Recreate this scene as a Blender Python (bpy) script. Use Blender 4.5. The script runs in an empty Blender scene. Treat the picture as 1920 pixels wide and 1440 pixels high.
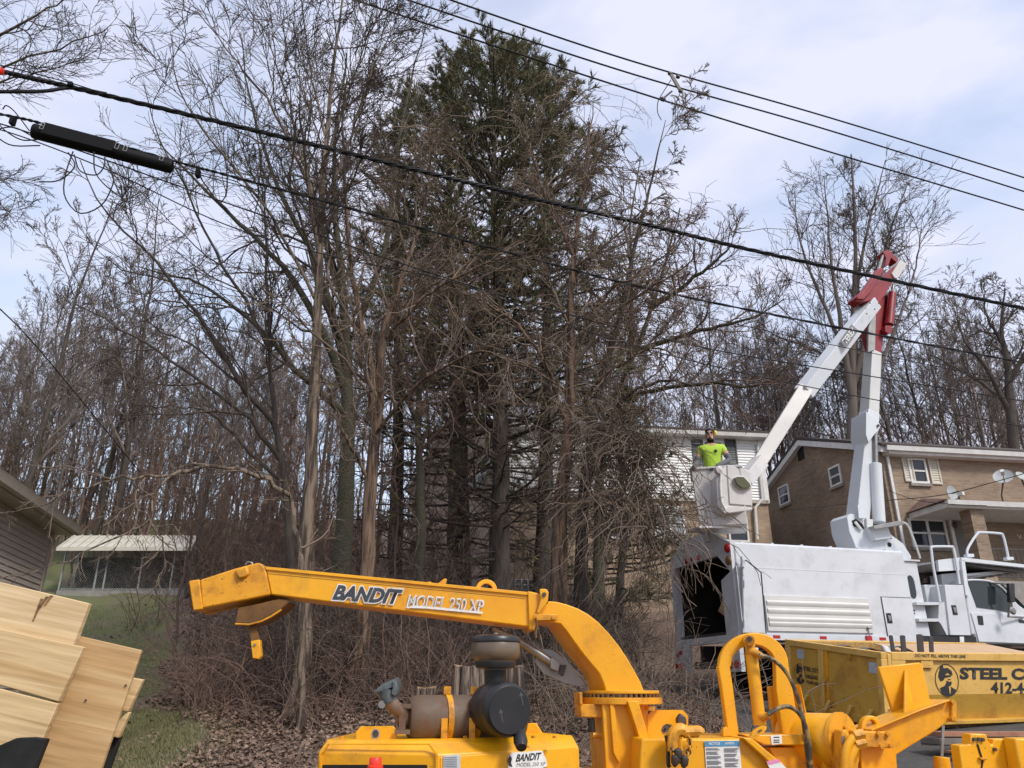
import bpy, bmesh, math, random
import numpy as np
from math import radians as R, sin, cos, pi
from mathutils import Vector, Matrix

# ------------------------------------------------------------------ camera, sky, sun, exposure
scene = bpy.context.scene
COL = scene.collection
EYE = 1.7
PITCH = R(21.6)
FPX = 1442.0                      # focal length in pixels of the 1920 px wide photograph
cam_data = bpy.data.cameras.new('camera')
cam_data.sensor_width = 36.0
cam_data.lens = 36.0 * FPX / 1920.0
cam_data.clip_start = 0.05
cam_data.clip_end = 3000
camera = bpy.data.objects.new('camera', cam_data)
COL.objects.link(camera)
camera.location = (0, 0, EYE)
camera.rotation_euler = (R(90) + PITCH, 0, 0)
scene.camera = camera

SUN_EL, SUN_AZ = R(44), R(138)    # azimuth clockwise from +Y (the view direction)
sun_dir = Vector((sin(SUN_AZ) * cos(SUN_EL), cos(SUN_AZ) * cos(SUN_EL), sin(SUN_EL)))
world = bpy.data.worlds.new('World')
scene.world = world
world.use_nodes = True
wn, wl = world.node_tree.nodes, world.node_tree.links
wn.clear()
w_out = wn.new('ShaderNodeOutputWorld')
w_bg = wn.new('ShaderNodeBackground')
w_bg.inputs['Strength'].default_value = 0.15
sky = wn.new('ShaderNodeTexSky')
sky.sky_type = 'NISHITA'
sky.sun_disc = False
sky.sun_elevation = SUN_EL
sky.sun_rotation = SUN_AZ
sky.air_density = 1.6
sky.dust_density = 1.0
sky.ozone_density = 4.0
w_tc = wn.new('ShaderNodeTexCoord')
w_map = wn.new('ShaderNodeMapping')
w_map.inputs['Scale'].default_value = (1.0, 1.0, 2.2)
w_map.inputs['Rotation'].default_value = (0.2, 0.1, 0.5)
w_n1 = wn.new('ShaderNodeTexNoise')
w_n1.inputs['Scale'].default_value = 2.6
w_n1.inputs['Detail'].default_value = 8
w_n1.inputs['Roughness'].default_value = 0.52
w_n1.inputs['Distortion'].default_value = 0.5
w_ramp = wn.new('ShaderNodeValToRGB')
w_ramp.color_ramp.elements[0].position = 0.38
w_ramp.color_ramp.elements[0].color = (0.50, 0.50, 0.50, 1)
w_ramp.color_ramp.elements[1].position = 0.60
w_ramp.color_ramp.elements[1].color = (0.97, 0.97, 0.97, 1)
w_mix = wn.new('ShaderNodeMixRGB')
w_mix.inputs['Color2'].default_value = (3.80, 3.90, 4.72, 1)
wl.new(w_tc.outputs['Generated'], w_map.inputs['Vector'])
wl.new(w_map.outputs['Vector'], w_n1.inputs['Vector'])
wl.new(w_n1.outputs['Fac'], w_ramp.inputs['Fac'])
wl.new(w_ramp.outputs['Color'], w_mix.inputs['Fac'])
wl.new(sky.outputs['Color'], w_mix.inputs['Color1'])
wl.new(w_mix.outputs['Color'], w_bg.inputs['Color'])
wl.new(w_bg.outputs['Background'], w_out.inputs['Surface'])

sun_data = bpy.data.lights.new('sun', 'SUN')
sun_data.energy = 2.0
sun_data.angle = R(12)
sun_data.color = (1.0, 0.95, 0.87)
sun = bpy.data.objects.new('sun', sun_data)
COL.objects.link(sun)
sun.rotation_euler = (-sun_dir).to_track_quat('-Z', 'Y').to_euler()
sun.location = (0, 0, 40)

scene.view_settings.view_transform = 'Standard'
scene.view_settings.look = 'None'
scene.view_settings.gamma = 1
scene.view_settings.exposure = 0.58
scene.view_settings.use_curve_mapping = False
scene.cycles.max_bounces = 5
scene.cycles.diffuse_bounces = 3
scene.cycles.use_adaptive_sampling = True
scene.cycles.adaptive_threshold = 0.02
scene.cycles.transparent_max_bounces = 8

# ------------------------------------------------------------------ helpers
A = lambda *p: np.array(p, dtype=float)
def nrm(v):
    v = np.asarray(v, float)
    return v / max(np.linalg.norm(v), 1e-12)

def ray(px, py):
    u, v = (px - 960) / FPX, (720 - py) / FPX
    return A(u, cos(PITCH) - v * sin(PITCH), sin(PITCH) + v * cos(PITCH))
CAM = A(0, 0, EYE)
def at(px, py, Y):
    """the point seen at that place of the photograph, Y metres in front of the camera"""
    d = ray(px, py)
    return CAM + d * (Y / d[1])
def onplane(px, py, P, n):
    d = ray(px, py)
    return CAM + d * (np.dot(P - CAM, n) / np.dot(d, n))

WLOC = {}
def wloc(o):
    return WLOC.get(o.name, A(0, 0, 0))
def tag(o, label=None, cat=None, group=None, kind=None):
    if label: o['label'] = label
    if cat: o['category'] = cat
    if group: o['group'] = group
    if kind: o['kind'] = kind
    return o
def empty(name, loc, label=None, cat=None, group=None, kind=None):
    o = bpy.data.objects.new(name, None)
    COL.objects.link(o)
    o.location = Vector(loc)
    o.empty_display_size = 0.2
    WLOC[o.name] = A(*loc)
    return tag(o, label, cat, group, kind)

def link_mesh(name, me, mat, parent, c):
    o = bpy.data.objects.new(name, me)
    COL.objects.link(o)
    WLOC[o.name] = c
    if parent is not None:
        o.parent = parent
        o.location = Vector(c - wloc(parent))
    else:
        o.location = Vector(c)
    if mat is not None and len(me.materials) == 0:
        me.materials.append(mat)
    return o

class MB:
    """collects shapes in world space; build() links them as one mesh object"""
    def __init__(s, F=None):
        s.v, s.f, s.F = [], [], F
    def add(s, vs, fs):
        o = len(s.v)
        s.v += [s.F(p) if s.F else np.asarray(p, float) for p in vs]
        s.f += [[i + o for i in f] for f in fs]
        return s
    def hexa(s, p):       # p: 4 bottom then 4 top
        return s.add(p, [(0, 3, 2, 1), (4, 5, 6, 7), (0, 1, 5, 4), (1, 2, 6, 5), (2, 3, 7, 6), (3, 0, 4, 7)])
    def box(s, x0, x1, y0, y1, z0, z1):
        return s.hexa([A(x0, y0, z0), A(x1, y0, z0), A(x1, y1, z0), A(x0, y1, z0),
                       A(x0, y0, z1), A(x1, y0, z1), A(x1, y1, z1), A(x0, y1, z1)])
    def prism(s, poly, vec):
        n = len(poly)
        vec = np.asarray(vec, float)
        vs = [np.asarray(p, float) for p in poly] + [np.asarray(p, float) + vec for p in poly]
        fs = [tuple(range(n)), tuple(range(2 * n - 1, n - 1, -1))]
        fs += [(i, i + n, (i + 1) % n + n, (i + 1) % n) for i in range(n)]
        return s.add(vs, fs)
    def ring(s, outer, inner, vec):
        """a flat strip between two polylines of equal length, thickened by vec; closed if first == last"""
        n = len(outer)
        vec = np.asarray(vec, float)
        vs = []
        for a, b in zip(outer, inner):
            a, b = np.asarray(a, float), np.asarray(b, float)
            vs += [a, b, b + vec, a + vec]
        fs = []
        for i in range(n - 1):
            for k in range(4):
                fs.append((4 * i + k, 4 * i + (k + 1) % 4, 4 * i + 4 + (k + 1) % 4, 4 * i + 4 + k))
        if np.linalg.norm(np.asarray(outer[0], float) - np.asarray(outer[-1], float)) > 1e-6:
            fs += [(0, 3, 2, 1), (4 * n - 4, 4 * n - 3, 4 * n - 2, 4 * n - 1)]
        return s.add(vs, fs)
    def tube(s, path, r, n=8, rot=0.0, cap=True, flat=1.0, up=None):
        P = [np.asarray(p, float) for p in path]
        K = len(P)
        rr = [r] * K if np.isscalar(r) else list(r)
        vs, fs = [], []
        ref = None
        for k in range(K):
            t = nrm(P[min(k + 1, K - 1)] - P[max(k - 1, 0)])
            if ref is None:
                ref = A(*up) if up is not None else (A(0, 0, 1) if abs(t[2]) < 0.9 else A(1, 0, 0))
            u = nrm(np.cross(t, ref)); w = np.cross(u, t)
            ref = w
            for j in range(n):
                a = 2 * pi * j / n + rot
                vs.append(P[k] + rr[k] * (cos(a) * u + flat * sin(a) * w))
        for k in range(K - 1):
            for j in range(n):
                fs.append((k * n + j, k * n + (j + 1) % n, (k + 1) * n + (j + 1) % n, (k + 1) * n + j))
        if cap:
            fs += [tuple(range(n - 1, -1, -1)), tuple(range((K - 1) * n, K * n))]
        return s.add(vs, fs)
    def cyl(s, p0, p1, r0, r1=None, n=18):
        return s.tube([p0, p1], [r0, r0 if r1 is None else r1], n)
    def beam(s, p0, p1, w, h, up=(0, 0, 1)):
        """box beam from p0 to p1, w across, h along up"""
        p0, p1 = np.asarray(p0, float), np.asarray(p1, float)
        t = nrm(p1 - p0); u = nrm(np.cross(t, A(*up))); q = np.cross(u, t)
        c = [(-w / 2, -h / 2), (w / 2, -h / 2), (w / 2, h / 2), (-w / 2, h / 2)]
        return s.hexa([p0 + u * a + q * b for a, b in c] + [p1 + u * a + q * b for a, b in c])
    def lathe(s, prof, p0, axis, n=24):
        axis = nrm(axis)
        ref = A(0, 0, 1) if abs(axis[2]) < 0.9 else A(1, 0, 0)
        u = nrm(np.cross(axis, ref)); w = np.cross(axis, u)
        vs, fs = [], []
        for r, h in prof:
            for j in range(n):
                a = 2 * pi * j / n
                vs.append(np.asarray(p0, float) + axis * h + r * (cos(a) * u + sin(a) * w))
        for k in range(len(prof) - 1):
            for j in range(n):
                fs.append((k * n + j, k * n + (j + 1) % n, (k + 1) * n + (j + 1) % n, (k + 1) * n + j))
        fs += [tuple(range(n - 1, -1, -1)), tuple(range((len(prof) - 1) * n, len(prof) * n))]
        return s.add(vs, fs)
    def build(s, name, mat, parent=None, bevel=0.0, seg=2, smooth=True, ang=38, recalc=True, pivot=None):
        V = np.array(s.v)
        c = (V.min(0) + V.max(0)) / 2
        if pivot is not None: c = np.asarray(pivot, float)
        me = bpy.data.meshes.new(name)
        me.from_pydata([tuple(p) for p in (V - c)], [], [tuple(f) for f in s.f])
        if recalc:
            bm = bmesh.new(); bm.from_mesh(me)
            bmesh.ops.recalc_face_normals(bm, faces=bm.faces[:])
            bm.to_mesh(me); bm.free()
        me.update()
        if smooth:
            me.shade_smooth()
            me.set_sharp_from_angle(angle=R(ang))
        o = link_mesh(name, me, mat, parent, c)
        if bevel > 0:
            m = o.modifiers.new('bevel', 'BEVEL')
            m.width = bevel; m.segments = seg; m.limit_method = 'ANGLE'; m.angle_limit = R(35)
            m.harden_normals = False
        return o

def part(name, mat, parent, fn, bevel=0.0, **kw):
    m = MB(); fn(m)
    return m.build(name, mat, parent, bevel, **kw)

def spline(pts, n):
    """Catmull-Rom through pts, n points"""
    P = np.array(pts, float)
    P = np.vstack([2 * P[0] - P[1], P, 2 * P[-1] - P[-2]])
    m = len(P) - 3
    out = []
    for t in np.linspace(0, m - 1e-9, n):
        i = int(t); f = t - i
        a, b, c, d = P[i], P[i + 1], P[i + 2], P[i + 3]
        out.append(0.5 * (2 * b + (c - a) * f + (2 * a - 5 * b + 4 * c - d) * f * f + (3 * b - a - 3 * c + d) * f ** 3))
    return np.array(out)

# ------------------------------------------------------------------ materials
def mat(name, col, rough=0.6, metal=0.0, col2=None, scale=4.0, amt=1.0, bump=0.0, bscale=None,
        stretch=(1, 1, 1), ramp=(0.35, 0.7), coat=0.0, detail=6, dirt=None, dscale=2.0, dramp=(0.55, 0.75), chips=None, cscale=55.0, cramp=(0.66, 0.70)):
    m = bpy.data.materials.new(name)
    m.use_nodes = True
    n, l = m.node_tree.nodes, m.node_tree.links
    b = n['Principled BSDF']
    b.inputs['Base Color'].default_value = (*col, 1)
    b.inputs['Roughness'].default_value = rough
    b.inputs['Metallic'].default_value = metal
    if coat:
        b.inputs['Coat Weight'].default_value = coat
        b.inputs['Coat Roughness'].default_value = 0.15
    tc = n.new('ShaderNodeTexCoord')
    mp = n.new('ShaderNodeMapping')
    mp.inputs['Scale'].default_value = stretch
    l.new(tc.outputs['Object'], mp.inputs['Vector'])
    last = None
    if col2 is not None:
        t = n.new('ShaderNodeTexNoise')
        t.inputs['Scale'].default_value = scale
        t.inputs['Detail'].default_value = detail
        t.inputs['Roughness'].default_value = 0.6
        l.new(mp.outputs['Vector'], t.inputs['Vector'])
        rp = n.new('ShaderNodeValToRGB')
        rp.color_ramp.elements[0].position = ramp[0]
        rp.color_ramp.elements[1].position = ramp[1]
        rp.color_ramp.elements[0].color = (*col, 1)
        rp.color_ramp.elements[1].color = tuple(col[i] * (1 - amt) + col2[i] * amt for i in range(3)) + (1,)
        l.new(t.outputs['Fac'], rp.inputs['Fac'])
        last = rp.outputs['Color']
    if dirt is not None:
        t2 = n.new('ShaderNodeTexNoise')
        t2.inputs['Scale'].default_value = dscale
        t2.inputs['Detail'].default_value = 10
        t2.inputs['Roughness'].default_value = 0.72
        l.new(tc.outputs['Object'], t2.inputs['Vector'])
        r2 = n.new('ShaderNodeValToRGB')
        r2.color_ramp.elements[0].position = dramp[0]
        r2.color_ramp.elements[1].position = dramp[1]
        l.new(t2.outputs['Fac'], r2.inputs['Fac'])
        mx = n.new('ShaderNodeMixRGB')
        mx.inputs['Color1'].default_value = (*col, 1)
        if last is not None: l.new(last, mx.inputs['Color1'])
        mx.inputs['Color2'].default_value = (*dirt, 1)
        l.new(r2.outputs['Color'], mx.inputs['Fac'])
        last = mx.outputs['Color']
        rr = n.new('ShaderNodeMapRange')
        rr.inputs['To Min'].default_value = rough
        rr.inputs['To Max'].default_value = min(1, rough + 0.3)
        l.new(r2.outputs['Color'], rr.inputs['Value'])
        l.new(rr.outputs['Result'], b.inputs['Roughness'])
    if chips is not None:
        for sc_, st_ in ((cscale, (1, 1, 1)), (cscale * .35, (1.0, 1.0, 7.0))):
            m3 = n.new('ShaderNodeMapping'); m3.inputs['Scale'].default_value = st_
            m3.inputs['Rotation'].default_value = (.3, .5, .2)
            l.new(tc.outputs['Object'], m3.inputs['Vector'])
            t3 = n.new('ShaderNodeTexNoise'); t3.inputs['Scale'].default_value = sc_; t3.inputs['Detail'].default_value = 5
            l.new(m3.outputs['Vector'], t3.inputs['Vector'])
            r3 = n.new('ShaderNodeValToRGB')
            r3.color_ramp.elements[0].position = cramp[0]; r3.color_ramp.elements[1].position = cramp[1]
            l.new(t3.outputs['Fac'], r3.inputs['Fac'])
            mx3 = n.new('ShaderNodeMixRGB')
            mx3.inputs['Color1'].default_value = (*col, 1)
            if last is not None: l.new(last, mx3.inputs['Color1'])
            mx3.inputs['Color2'].default_value = (*chips, 1)
            l.new(r3.outputs['Color'], mx3.inputs['Fac'])
            last = mx3.outputs['Color']
    if last is not None:
        l.new(last, b.inputs['Base Color'])
    if bump:
        tb = n.new('ShaderNodeTexNoise')
        tb.inputs['Scale'].default_value = bscale or scale * 3
        tb.inputs['Detail'].default_value = 8
        l.new(mp.outputs['Vector'], tb.inputs['Vector'])
        bn = n.new('ShaderNodeBump')
        bn.inputs['Strength'].default_value = bump
        bn.inputs['Distance'].default_value = 0.05
        l.new(tb.outputs['Fac'], bn.inputs['Height'])
        l.new(bn.outputs['Normal'], b.inputs['Normal'])
    return m

def brick_mat(name, along, c1, c2, mortar, bw=0.21, bh=0.075, off=0.0):
    m = bpy.data.materials.new(name)
    m.use_nodes = True
    n, l = m.node_tree.nodes, m.node_tree.links
    b = n['Principled BSDF']
    b.inputs['Roughness'].default_value = 0.9
    tc = n.new('ShaderNodeNewGeometry')
    dt = n.new('ShaderNodeVectorMath'); dt.operation = 'DOT_PRODUCT'
    dt.inputs[1].default_value = tuple(along)
    l.new(tc.outputs['Position'], dt.inputs[0])
    sp = n.new('ShaderNodeSeparateXYZ')
    l.new(tc.outputs['Position'], sp.inputs[0])
    cb = n.new('ShaderNodeCombineXYZ')
    l.new(dt.outputs['Value'], cb.inputs['X'])
    l.new(sp.outputs['Z'], cb.inputs['Y'])
    br = n.new('ShaderNodeTexBrick')
    br.inputs['Color1'].default_value = (*c1, 1)
    br.inputs['Color2'].default_value = (*c2, 1)
    br.inputs['Mortar'].default_value = (*mortar, 1)
    br.inputs['Scale'].default_value = 1.0
    br.inputs['Brick Width'].default_value = bw
    br.inputs['Row Height'].default_value = bh
    br.inputs['Mortar Size'].default_value = 0.007
    br.inputs['Bias'].default_value = -0.1
    l.new(cb.outputs['Vector'], br.inputs['Vector'])
    ns = n.new('ShaderNodeTexNoise')
    ns.inputs['Scale'].default_value = 0.9
    ns.inputs['Detail'].default_value = 6
    l.new(tc.outputs['Position'], ns.inputs['Vector'])
    rp = n.new('ShaderNodeValToRGB')
    rp.color_ramp.elements[0].position = 0.3
    rp.color_ramp.elements[0].color = (0.72, 0.72, 0.72, 1)
    rp.color_ramp.elements[1].position = 0.7
    rp.color_ramp.elements[1].color = (1.1, 1.1, 1.1, 1)
    l.new(ns.outputs['Fac'], rp.inputs['Fac'])
    mx = n.new('ShaderNodeMixRGB'); mx.blend_type = 'MULTIPLY'
    mx.inputs['Fac'].default_value = 1
    l.new(br.outputs['Color'], mx.inputs['Color1'])
    l.new(rp.outputs['Color'], mx.inputs['Color2'])
    l.new(mx.outputs['Color'], b.inputs['Base Color'])
    bn = n.new('ShaderNodeBump')
    bn.inputs['Strength'].default_value = 0.6
    bn.inputs['Distance'].default_value = 0.01
    bn.invert = True
    l.new(br.outputs['Fac'], bn.inputs['Height'])
    l.new(bn.outputs['Normal'], b.inputs['Normal'])
    return m

def wood_mat(name, c1, c2, along, scale=5.0):
    """sawn timber: long grain bands along the given direction"""
    m = bpy.data.materials.new(name)
    m.use_nodes = True
    n, l = m.node_tree.nodes, m.node_tree.links
    b = n['Principled BSDF']
    b.inputs['Roughness'].default_value = 0.75
    tc = n.new('ShaderNodeNewGeometry')
    along = nrm(along); side = nrm(np.cross(along, A(0, 1, 0.1)))
    ax = []
    for v, sc in ((along, 0.7), (side, 16.0)):
        d = n.new('ShaderNodeVectorMath'); d.operation = 'DOT_PRODUCT'
        d.inputs[1].default_value = tuple(v * sc)
        l.new(tc.outputs['Position'], d.inputs[0]); ax.append(d)
    oi = n.new('ShaderNodeObjectInfo')
    ml = n.new('ShaderNodeMath'); ml.operation = 'MULTIPLY'; ml.inputs[1].default_value = 37.0
    l.new(oi.outputs['Random'], ml.inputs[0])
    cb = n.new('ShaderNodeCombineXYZ')
    l.new(ax[0].outputs['Value'], cb.inputs['X']); l.new(ax[1].outputs['Value'], cb.inputs['Y']); l.new(ml.outputs[0], cb.inputs['Z'])
    w = n.new('ShaderNodeTexNoise'); w.inputs['Scale'].default_value = 1.1; w.inputs['Detail'].default_value = 2
    w.inputs['Distortion'].default_value = 0.7
    l.new(cb.outputs[0], w.inputs['Vector'])
    mu = n.new('ShaderNodeMath'); mu.operation = 'MULTIPLY'; mu.inputs[1].default_value = scale * 9
    l.new(w.outputs['Fac'], mu.inputs[0])
    sn = n.new('ShaderNodeMath'); sn.operation = 'SINE'
    l.new(mu.outputs[0], sn.inputs[0])
    mr = n.new('ShaderNodeMapRange'); mr.inputs['From Min'].default_value = -1
    l.new(sn.outputs[0], mr.inputs['Value'])
    rp = n.new('ShaderNodeValToRGB')
    rp.color_ramp.elements[0].color = (*c1, 1); rp.color_ramp.elements[1].color = (*c2, 1)
    rp.color_ramp.elements[0].position = 0.45
    l.new(mr.outputs['Result'], rp.inputs['Fac'])
    ns = n.new('ShaderNodeTexNoise'); ns.inputs['Scale'].default_value = 3.2; ns.inputs['Detail'].default_value = 9
    ns.inputs['Roughness'].default_value = 0.65
    l.new(cb.outputs[0], ns.inputs['Vector'])
    r2 = n.new('ShaderNodeValToRGB')
    r2.color_ramp.elements[0].position = 0.3; r2.color_ramp.elements[0].color = (0.72, 0.66, 0.58, 1)
    r2.color_ramp.elements[1].position = 0.62; r2.color_ramp.elements[1].color = (1.06, 1.06, 1.06, 1)
    l.new(ns.outputs['Fac'], r2.inputs['Fac'])
    mx = n.new('ShaderNodeMixRGB'); mx.blend_type = 'MULTIPLY'; mx.inputs['Fac'].default_value = 1
    l.new(rp.outputs['Color'], mx.inputs['Color1']); l.new(r2.outputs['Color'], mx.inputs['Color2'])
    l.new(mx.outputs['Color'], b.inputs['Base Color'])
    kd = []
    for v, sc in ((along, 4.2), (side, 6.5)):
        d = n.new('ShaderNodeVectorMath'); d.operation = 'DOT_PRODUCT'
        d.inputs[1].default_value = tuple(v * sc); l.new(tc.outputs['Position'], d.inputs[0]); kd.append(d)
    kc = n.new('ShaderNodeCombineXYZ')
    l.new(kd[0].outputs['Value'], kc.inputs['X']); l.new(kd[1].outputs['Value'], kc.inputs['Y']); l.new(ml.outputs[0], kc.inputs['Z'])
    vo = n.new('ShaderNodeTexVoronoi'); vo.inputs['Scale'].default_value = 0.55
    l.new(kc.outputs[0], vo.inputs['Vector'])
    rk = n.new('ShaderNodeValToRGB')
    rk.color_ramp.elements[0].position = 0.045; rk.color_ramp.elements[0].color = (0.22, 0.12, 0.06, 1)
    rk.color_ramp.elements[1].position = 0.10; rk.color_ramp.elements[1].color = (1, 1, 1, 1)
    l.new(vo.outputs['Distance'], rk.inputs['Fac'])
    mk = n.new('ShaderNodeMixRGB'); mk.blend_type = 'MULTIPLY'; mk.inputs['Fac'].default_value = 1
    l.new(mx.outputs['Color'], mk.inputs['Color1']); l.new(rk.outputs['Color'], mk.inputs['Color2'])
    l.new(mk.outputs['Color'], b.inputs['Base Color'])
    bn = n.new('ShaderNodeBump'); bn.inputs['Strength'].default_value = 0.15; bn.inputs['Distance'].default_value = 0.003
    l.new(mr.outputs['Result'], bn.inputs['Height']); l.new(bn.outputs['Normal'], b.inputs['Normal'])
    return m

def glass_mat(name, col=(0.02, 0.025, 0.03), rough=0.06):
    m = bpy.data.materials.new(name)
    m.use_nodes = True
    b = m.node_tree.nodes['Principled BSDF']
    b.inputs['Base Color'].default_value = (*col, 1)
    b.inputs['Roughness'].default_value = rough
    b.inputs['IOR'].default_value = 1.5
    return m

M = {}
M['yellow'] = mat('chipper yellow paint', (0.84, 0.40, 0.008), 0.36, col2=(0.77, 0.33, 0.006), scale=2.5, dirt=(0.36, 0.16, 0.03), dscale=3.6, dramp=(0.52, 0.84), bump=0.03, bscale=40, chips=(0.30, 0.13, 0.03), cscale=60, cramp=(0.68, 0.76))
M['yellow_dirty'] = mat('worn yellow paint', (0.77, 0.35, 0.012), 0.5, col2=(0.64, 0.26, 0.010), scale=5, dirt=(0.16, 0.075, 0.02), dscale=6, dramp=(0.50, 0.74), bump=0.05, bscale=40, chips=(0.12, 0.06, 0.02), cscale=52, cramp=(0.67, 0.74))
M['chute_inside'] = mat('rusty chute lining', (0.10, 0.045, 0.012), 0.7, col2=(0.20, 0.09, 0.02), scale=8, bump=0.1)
M['dump_yellow'] = mat('faded dumpster yellow', (0.62, 0.36, 0.055), 0.62, col2=(0.52, 0.28, 0.04), scale=1.6, dirt=(0.26, 0.13, 0.035), dscale=3.0, dramp=(0.50, 0.80), bump=0.10, bscale=6, chips=(0.20, 0.10, 0.04), cscale=26, cramp=(0.67, 0.75))
M['dump_pale'] = mat('pale dumpster yellow', (0.72, 0.44, 0.12), 0.6, col2=(0.62, 0.36, 0.08), scale=3, dirt=(0.30, 0.15, 0.04), dscale=5, dramp=(0.54, 0.8), bump=0.08, bscale=8, chips=(0.24, 0.12, 0.05), cscale=28, cramp=(0.67, 0.75))
M['white'] = mat('truck white paint', (0.63, 0.645, 0.67), 0.32, col2=(0.55, 0.565, 0.59), scale=1.2, dirt=(0.40, 0.385, 0.36), dscale=2.6, dramp=(0.50, 0.92), coat=0.2, bump=0.02, bscale=3, chips=(0.30, 0.27, 0.24), cscale=22, cramp=(0.71, 0.80))
M['offwhite'] = mat('aged off white panel', (0.64, 0.635, 0.61), 0.5, col2=(0.56, 0.555, 0.53), scale=2.0, dirt=(0.40, 0.37, 0.30), dscale=6, dramp=(0.62, 0.85))
M['bucket'] = mat('bucket fibreglass', (0.61, 0.585, 0.56), 0.45, col2=(0.54, 0.505, 0.475), scale=2.5, dirt=(0.40, 0.30, 0.24), dscale=7, dramp=(0.62, 0.85))
M['boom_white'] = mat('boom white paint', (0.62, 0.645, 0.67), 0.38, col2=(0.66, 0.68, 0.70), scale=2.5, dirt=(0.40, 0.36, 0.32), dscale=9, dramp=(0.64, 0.85))
M['boom_red'] = mat('boom red paint', (0.30, 0.014, 0.018), 0.4, col2=(0.17, 0.009, 0.011), scale=3, dirt=(0.30, 0.22, 0.18), dscale=8, dramp=(0.62, 0.85))
M['black'] = mat('black plastic', (0.012, 0.012, 0.014), 0.38, col2=(0.025, 0.024, 0.024), scale=8)
M['black_dusty'] = mat('dusty black plastic', (0.008, 0.0085, 0.010), 0.42, col2=(0.022, 0.021, 0.020), scale=5, bump=0.02)
M['smoke_plastic'] = mat('smoky brown plastic bowl', (0.11, 0.078, 0.048), 0.3, col2=(0.16, 0.12, 0.08), scale=6)
M['rubber'] = mat('black rubber', (0.014, 0.014, 0.014), 0.75, col2=(0.03, 0.029, 0.028), scale=10)
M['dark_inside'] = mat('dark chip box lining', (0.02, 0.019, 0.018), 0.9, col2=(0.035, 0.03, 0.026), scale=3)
M['steel'] = mat('bare steel', (0.33, 0.32, 0.31), 0.42, 0.7, col2=(0.22, 0.20, 0.18), scale=6)
M['dark_steel'] = mat('dark steel', (0.06, 0.058, 0.058), 0.5, 0.5, col2=(0.10, 0.08, 0.07), scale=8)
M['galv'] = mat('galvanised steel', (0.36, 0.36, 0.35), 0.5, 0.4, col2=(0.25, 0.24, 0.23), scale=5)
M['muffler'] = mat('heat stained muffler steel', (0.105, 0.073, 0.050), 0.65, 0.1, col2=(0.19, 0.145, 0.108), scale=3.5, dirt=(0.13, 0.055, 0.022), dscale=7, dramp=(0.42, 0.68), bump=0.05, bscale=30)
M['exhaust'] = mat('scorched exhaust pipe', (0.34, 0.25, 0.17), 0.55, 0.35, col2=(0.16, 0.10, 0.07), scale=6, bump=0.04)
M['exhaust_tip'] = mat('sooty exhaust tip', (0.05, 0.06, 0.065), 0.5, 0.4, col2=(0.16, 0.18, 0.185), scale=9)
M['red_light'] = mat('red lamp lens', (0.42, 0.012, 0.015), 0.25)
M['amber'] = mat('amber lamp lens', (0.22, 0.10, 0.03), 0.3)
M['red_cap'] = mat('red plastic cap', (0.85, 0.04, 0.02), 0.35)
M['decal_white'] = mat('white decal vinyl', (0.78, 0.78, 0.76), 0.5, col2=(0.62, 0.60, 0.55), scale=12)
M['decal_black'] = mat('black decal vinyl', (0.02, 0.021, 0.024), 0.45, col2=(0.045, 0.045, 0.045), scale=20)
M['decal_navy'] = mat('dark slate decal vinyl', (0.028, 0.036, 0.048), 0.45, col2=(0.06, 0.065, 0.07), scale=20)
M['decal_blue'] = mat('blue decal vinyl', (0.06, 0.26, 0.45), 0.5)
M['decal_pink'] = mat('pink decal vinyl', (0.72, 0.25, 0.42), 0.5)
M['decal_grey'] = mat('grey printed text', (0.18, 0.18, 0.19), 0.6)
M['decal_silver'] = mat('faded silver sticker', (0.50, 0.53, 0.55), 0.5, col2=(0.36, 0.40, 0.44), scale=30)
M['cable'] = mat('black cable sheath', (0.014, 0.014, 0.016), 0.55, col2=(0.03, 0.03, 0.032), scale=10)
M['closure'] = mat('black splice closure', (0.006, 0.006, 0.007), 0.6)
M['hose'] = mat('worn hydraulic hose', (0.05, 0.042, 0.03), 0.6, col2=(0.30, 0.20, 0.07), scale=14, ramp=(0.5, 0.6))
M['glass'] = glass_mat('window glass', (0.03, 0.035, 0.042))
M['cab_glass'] = glass_mat('cab glass', (0.025, 0.034, 0.036))
M['trim'] = mat('white painted trim', (0.74, 0.73, 0.70), 0.55, col2=(0.62, 0.60, 0.56), scale=4)
M['siding_white'] = mat('white vinyl siding', (0.80, 0.80, 0.78), 0.55, col2=(0.70, 0.70, 0.67), scale=1.5)
M['siding_tan'] = mat('taupe vinyl siding', (0.50, 0.42, 0.355), 0.55, col2=(0.44, 0.365, 0.31), scale=2)
M['gutter_tan'] = mat('taupe gutter metal', (0.46, 0.40, 0.335), 0.4, col2=(0.36, 0.31, 0.255), scale=2)
M['shutter_dark'] = mat('dark grey shutter', (0.075, 0.082, 0.08), 0.6)
M['shutter_cream'] = mat('cream shutter', (0.60, 0.55, 0.45), 0.6, col2=(0.50, 0.45, 0.36), scale=8)
M['roof'] = mat('asphalt shingle', (0.055, 0.045, 0.04), 0.95, col2=(0.09, 0.07, 0.06), scale=12, bump=0.2)
M['roof_red'] = mat('worn porch shingle', (0.16, 0.085, 0.065), 0.95, col2=(0.25, 0.17, 0.14), scale=9, bump=0.2)
M['door_grey'] = mat('grey brown door', (0.16, 0.145, 0.13), 0.6)
M['dish'] = mat('satellite dish grey', (0.42, 0.44, 0.43), 0.55, col2=(0.34, 0.36, 0.35), scale=6)
M['kennel_roof'] = mat('cream ribbed metal roof', (0.62, 0.58, 0.48), 0.45, col2=(0.50, 0.46, 0.37), scale=2)
M['concrete'] = mat('weathered concrete', (0.30, 0.28, 0.25), 0.9, col2=(0.22, 0.20, 0.18), scale=5, bump=0.1)
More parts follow.
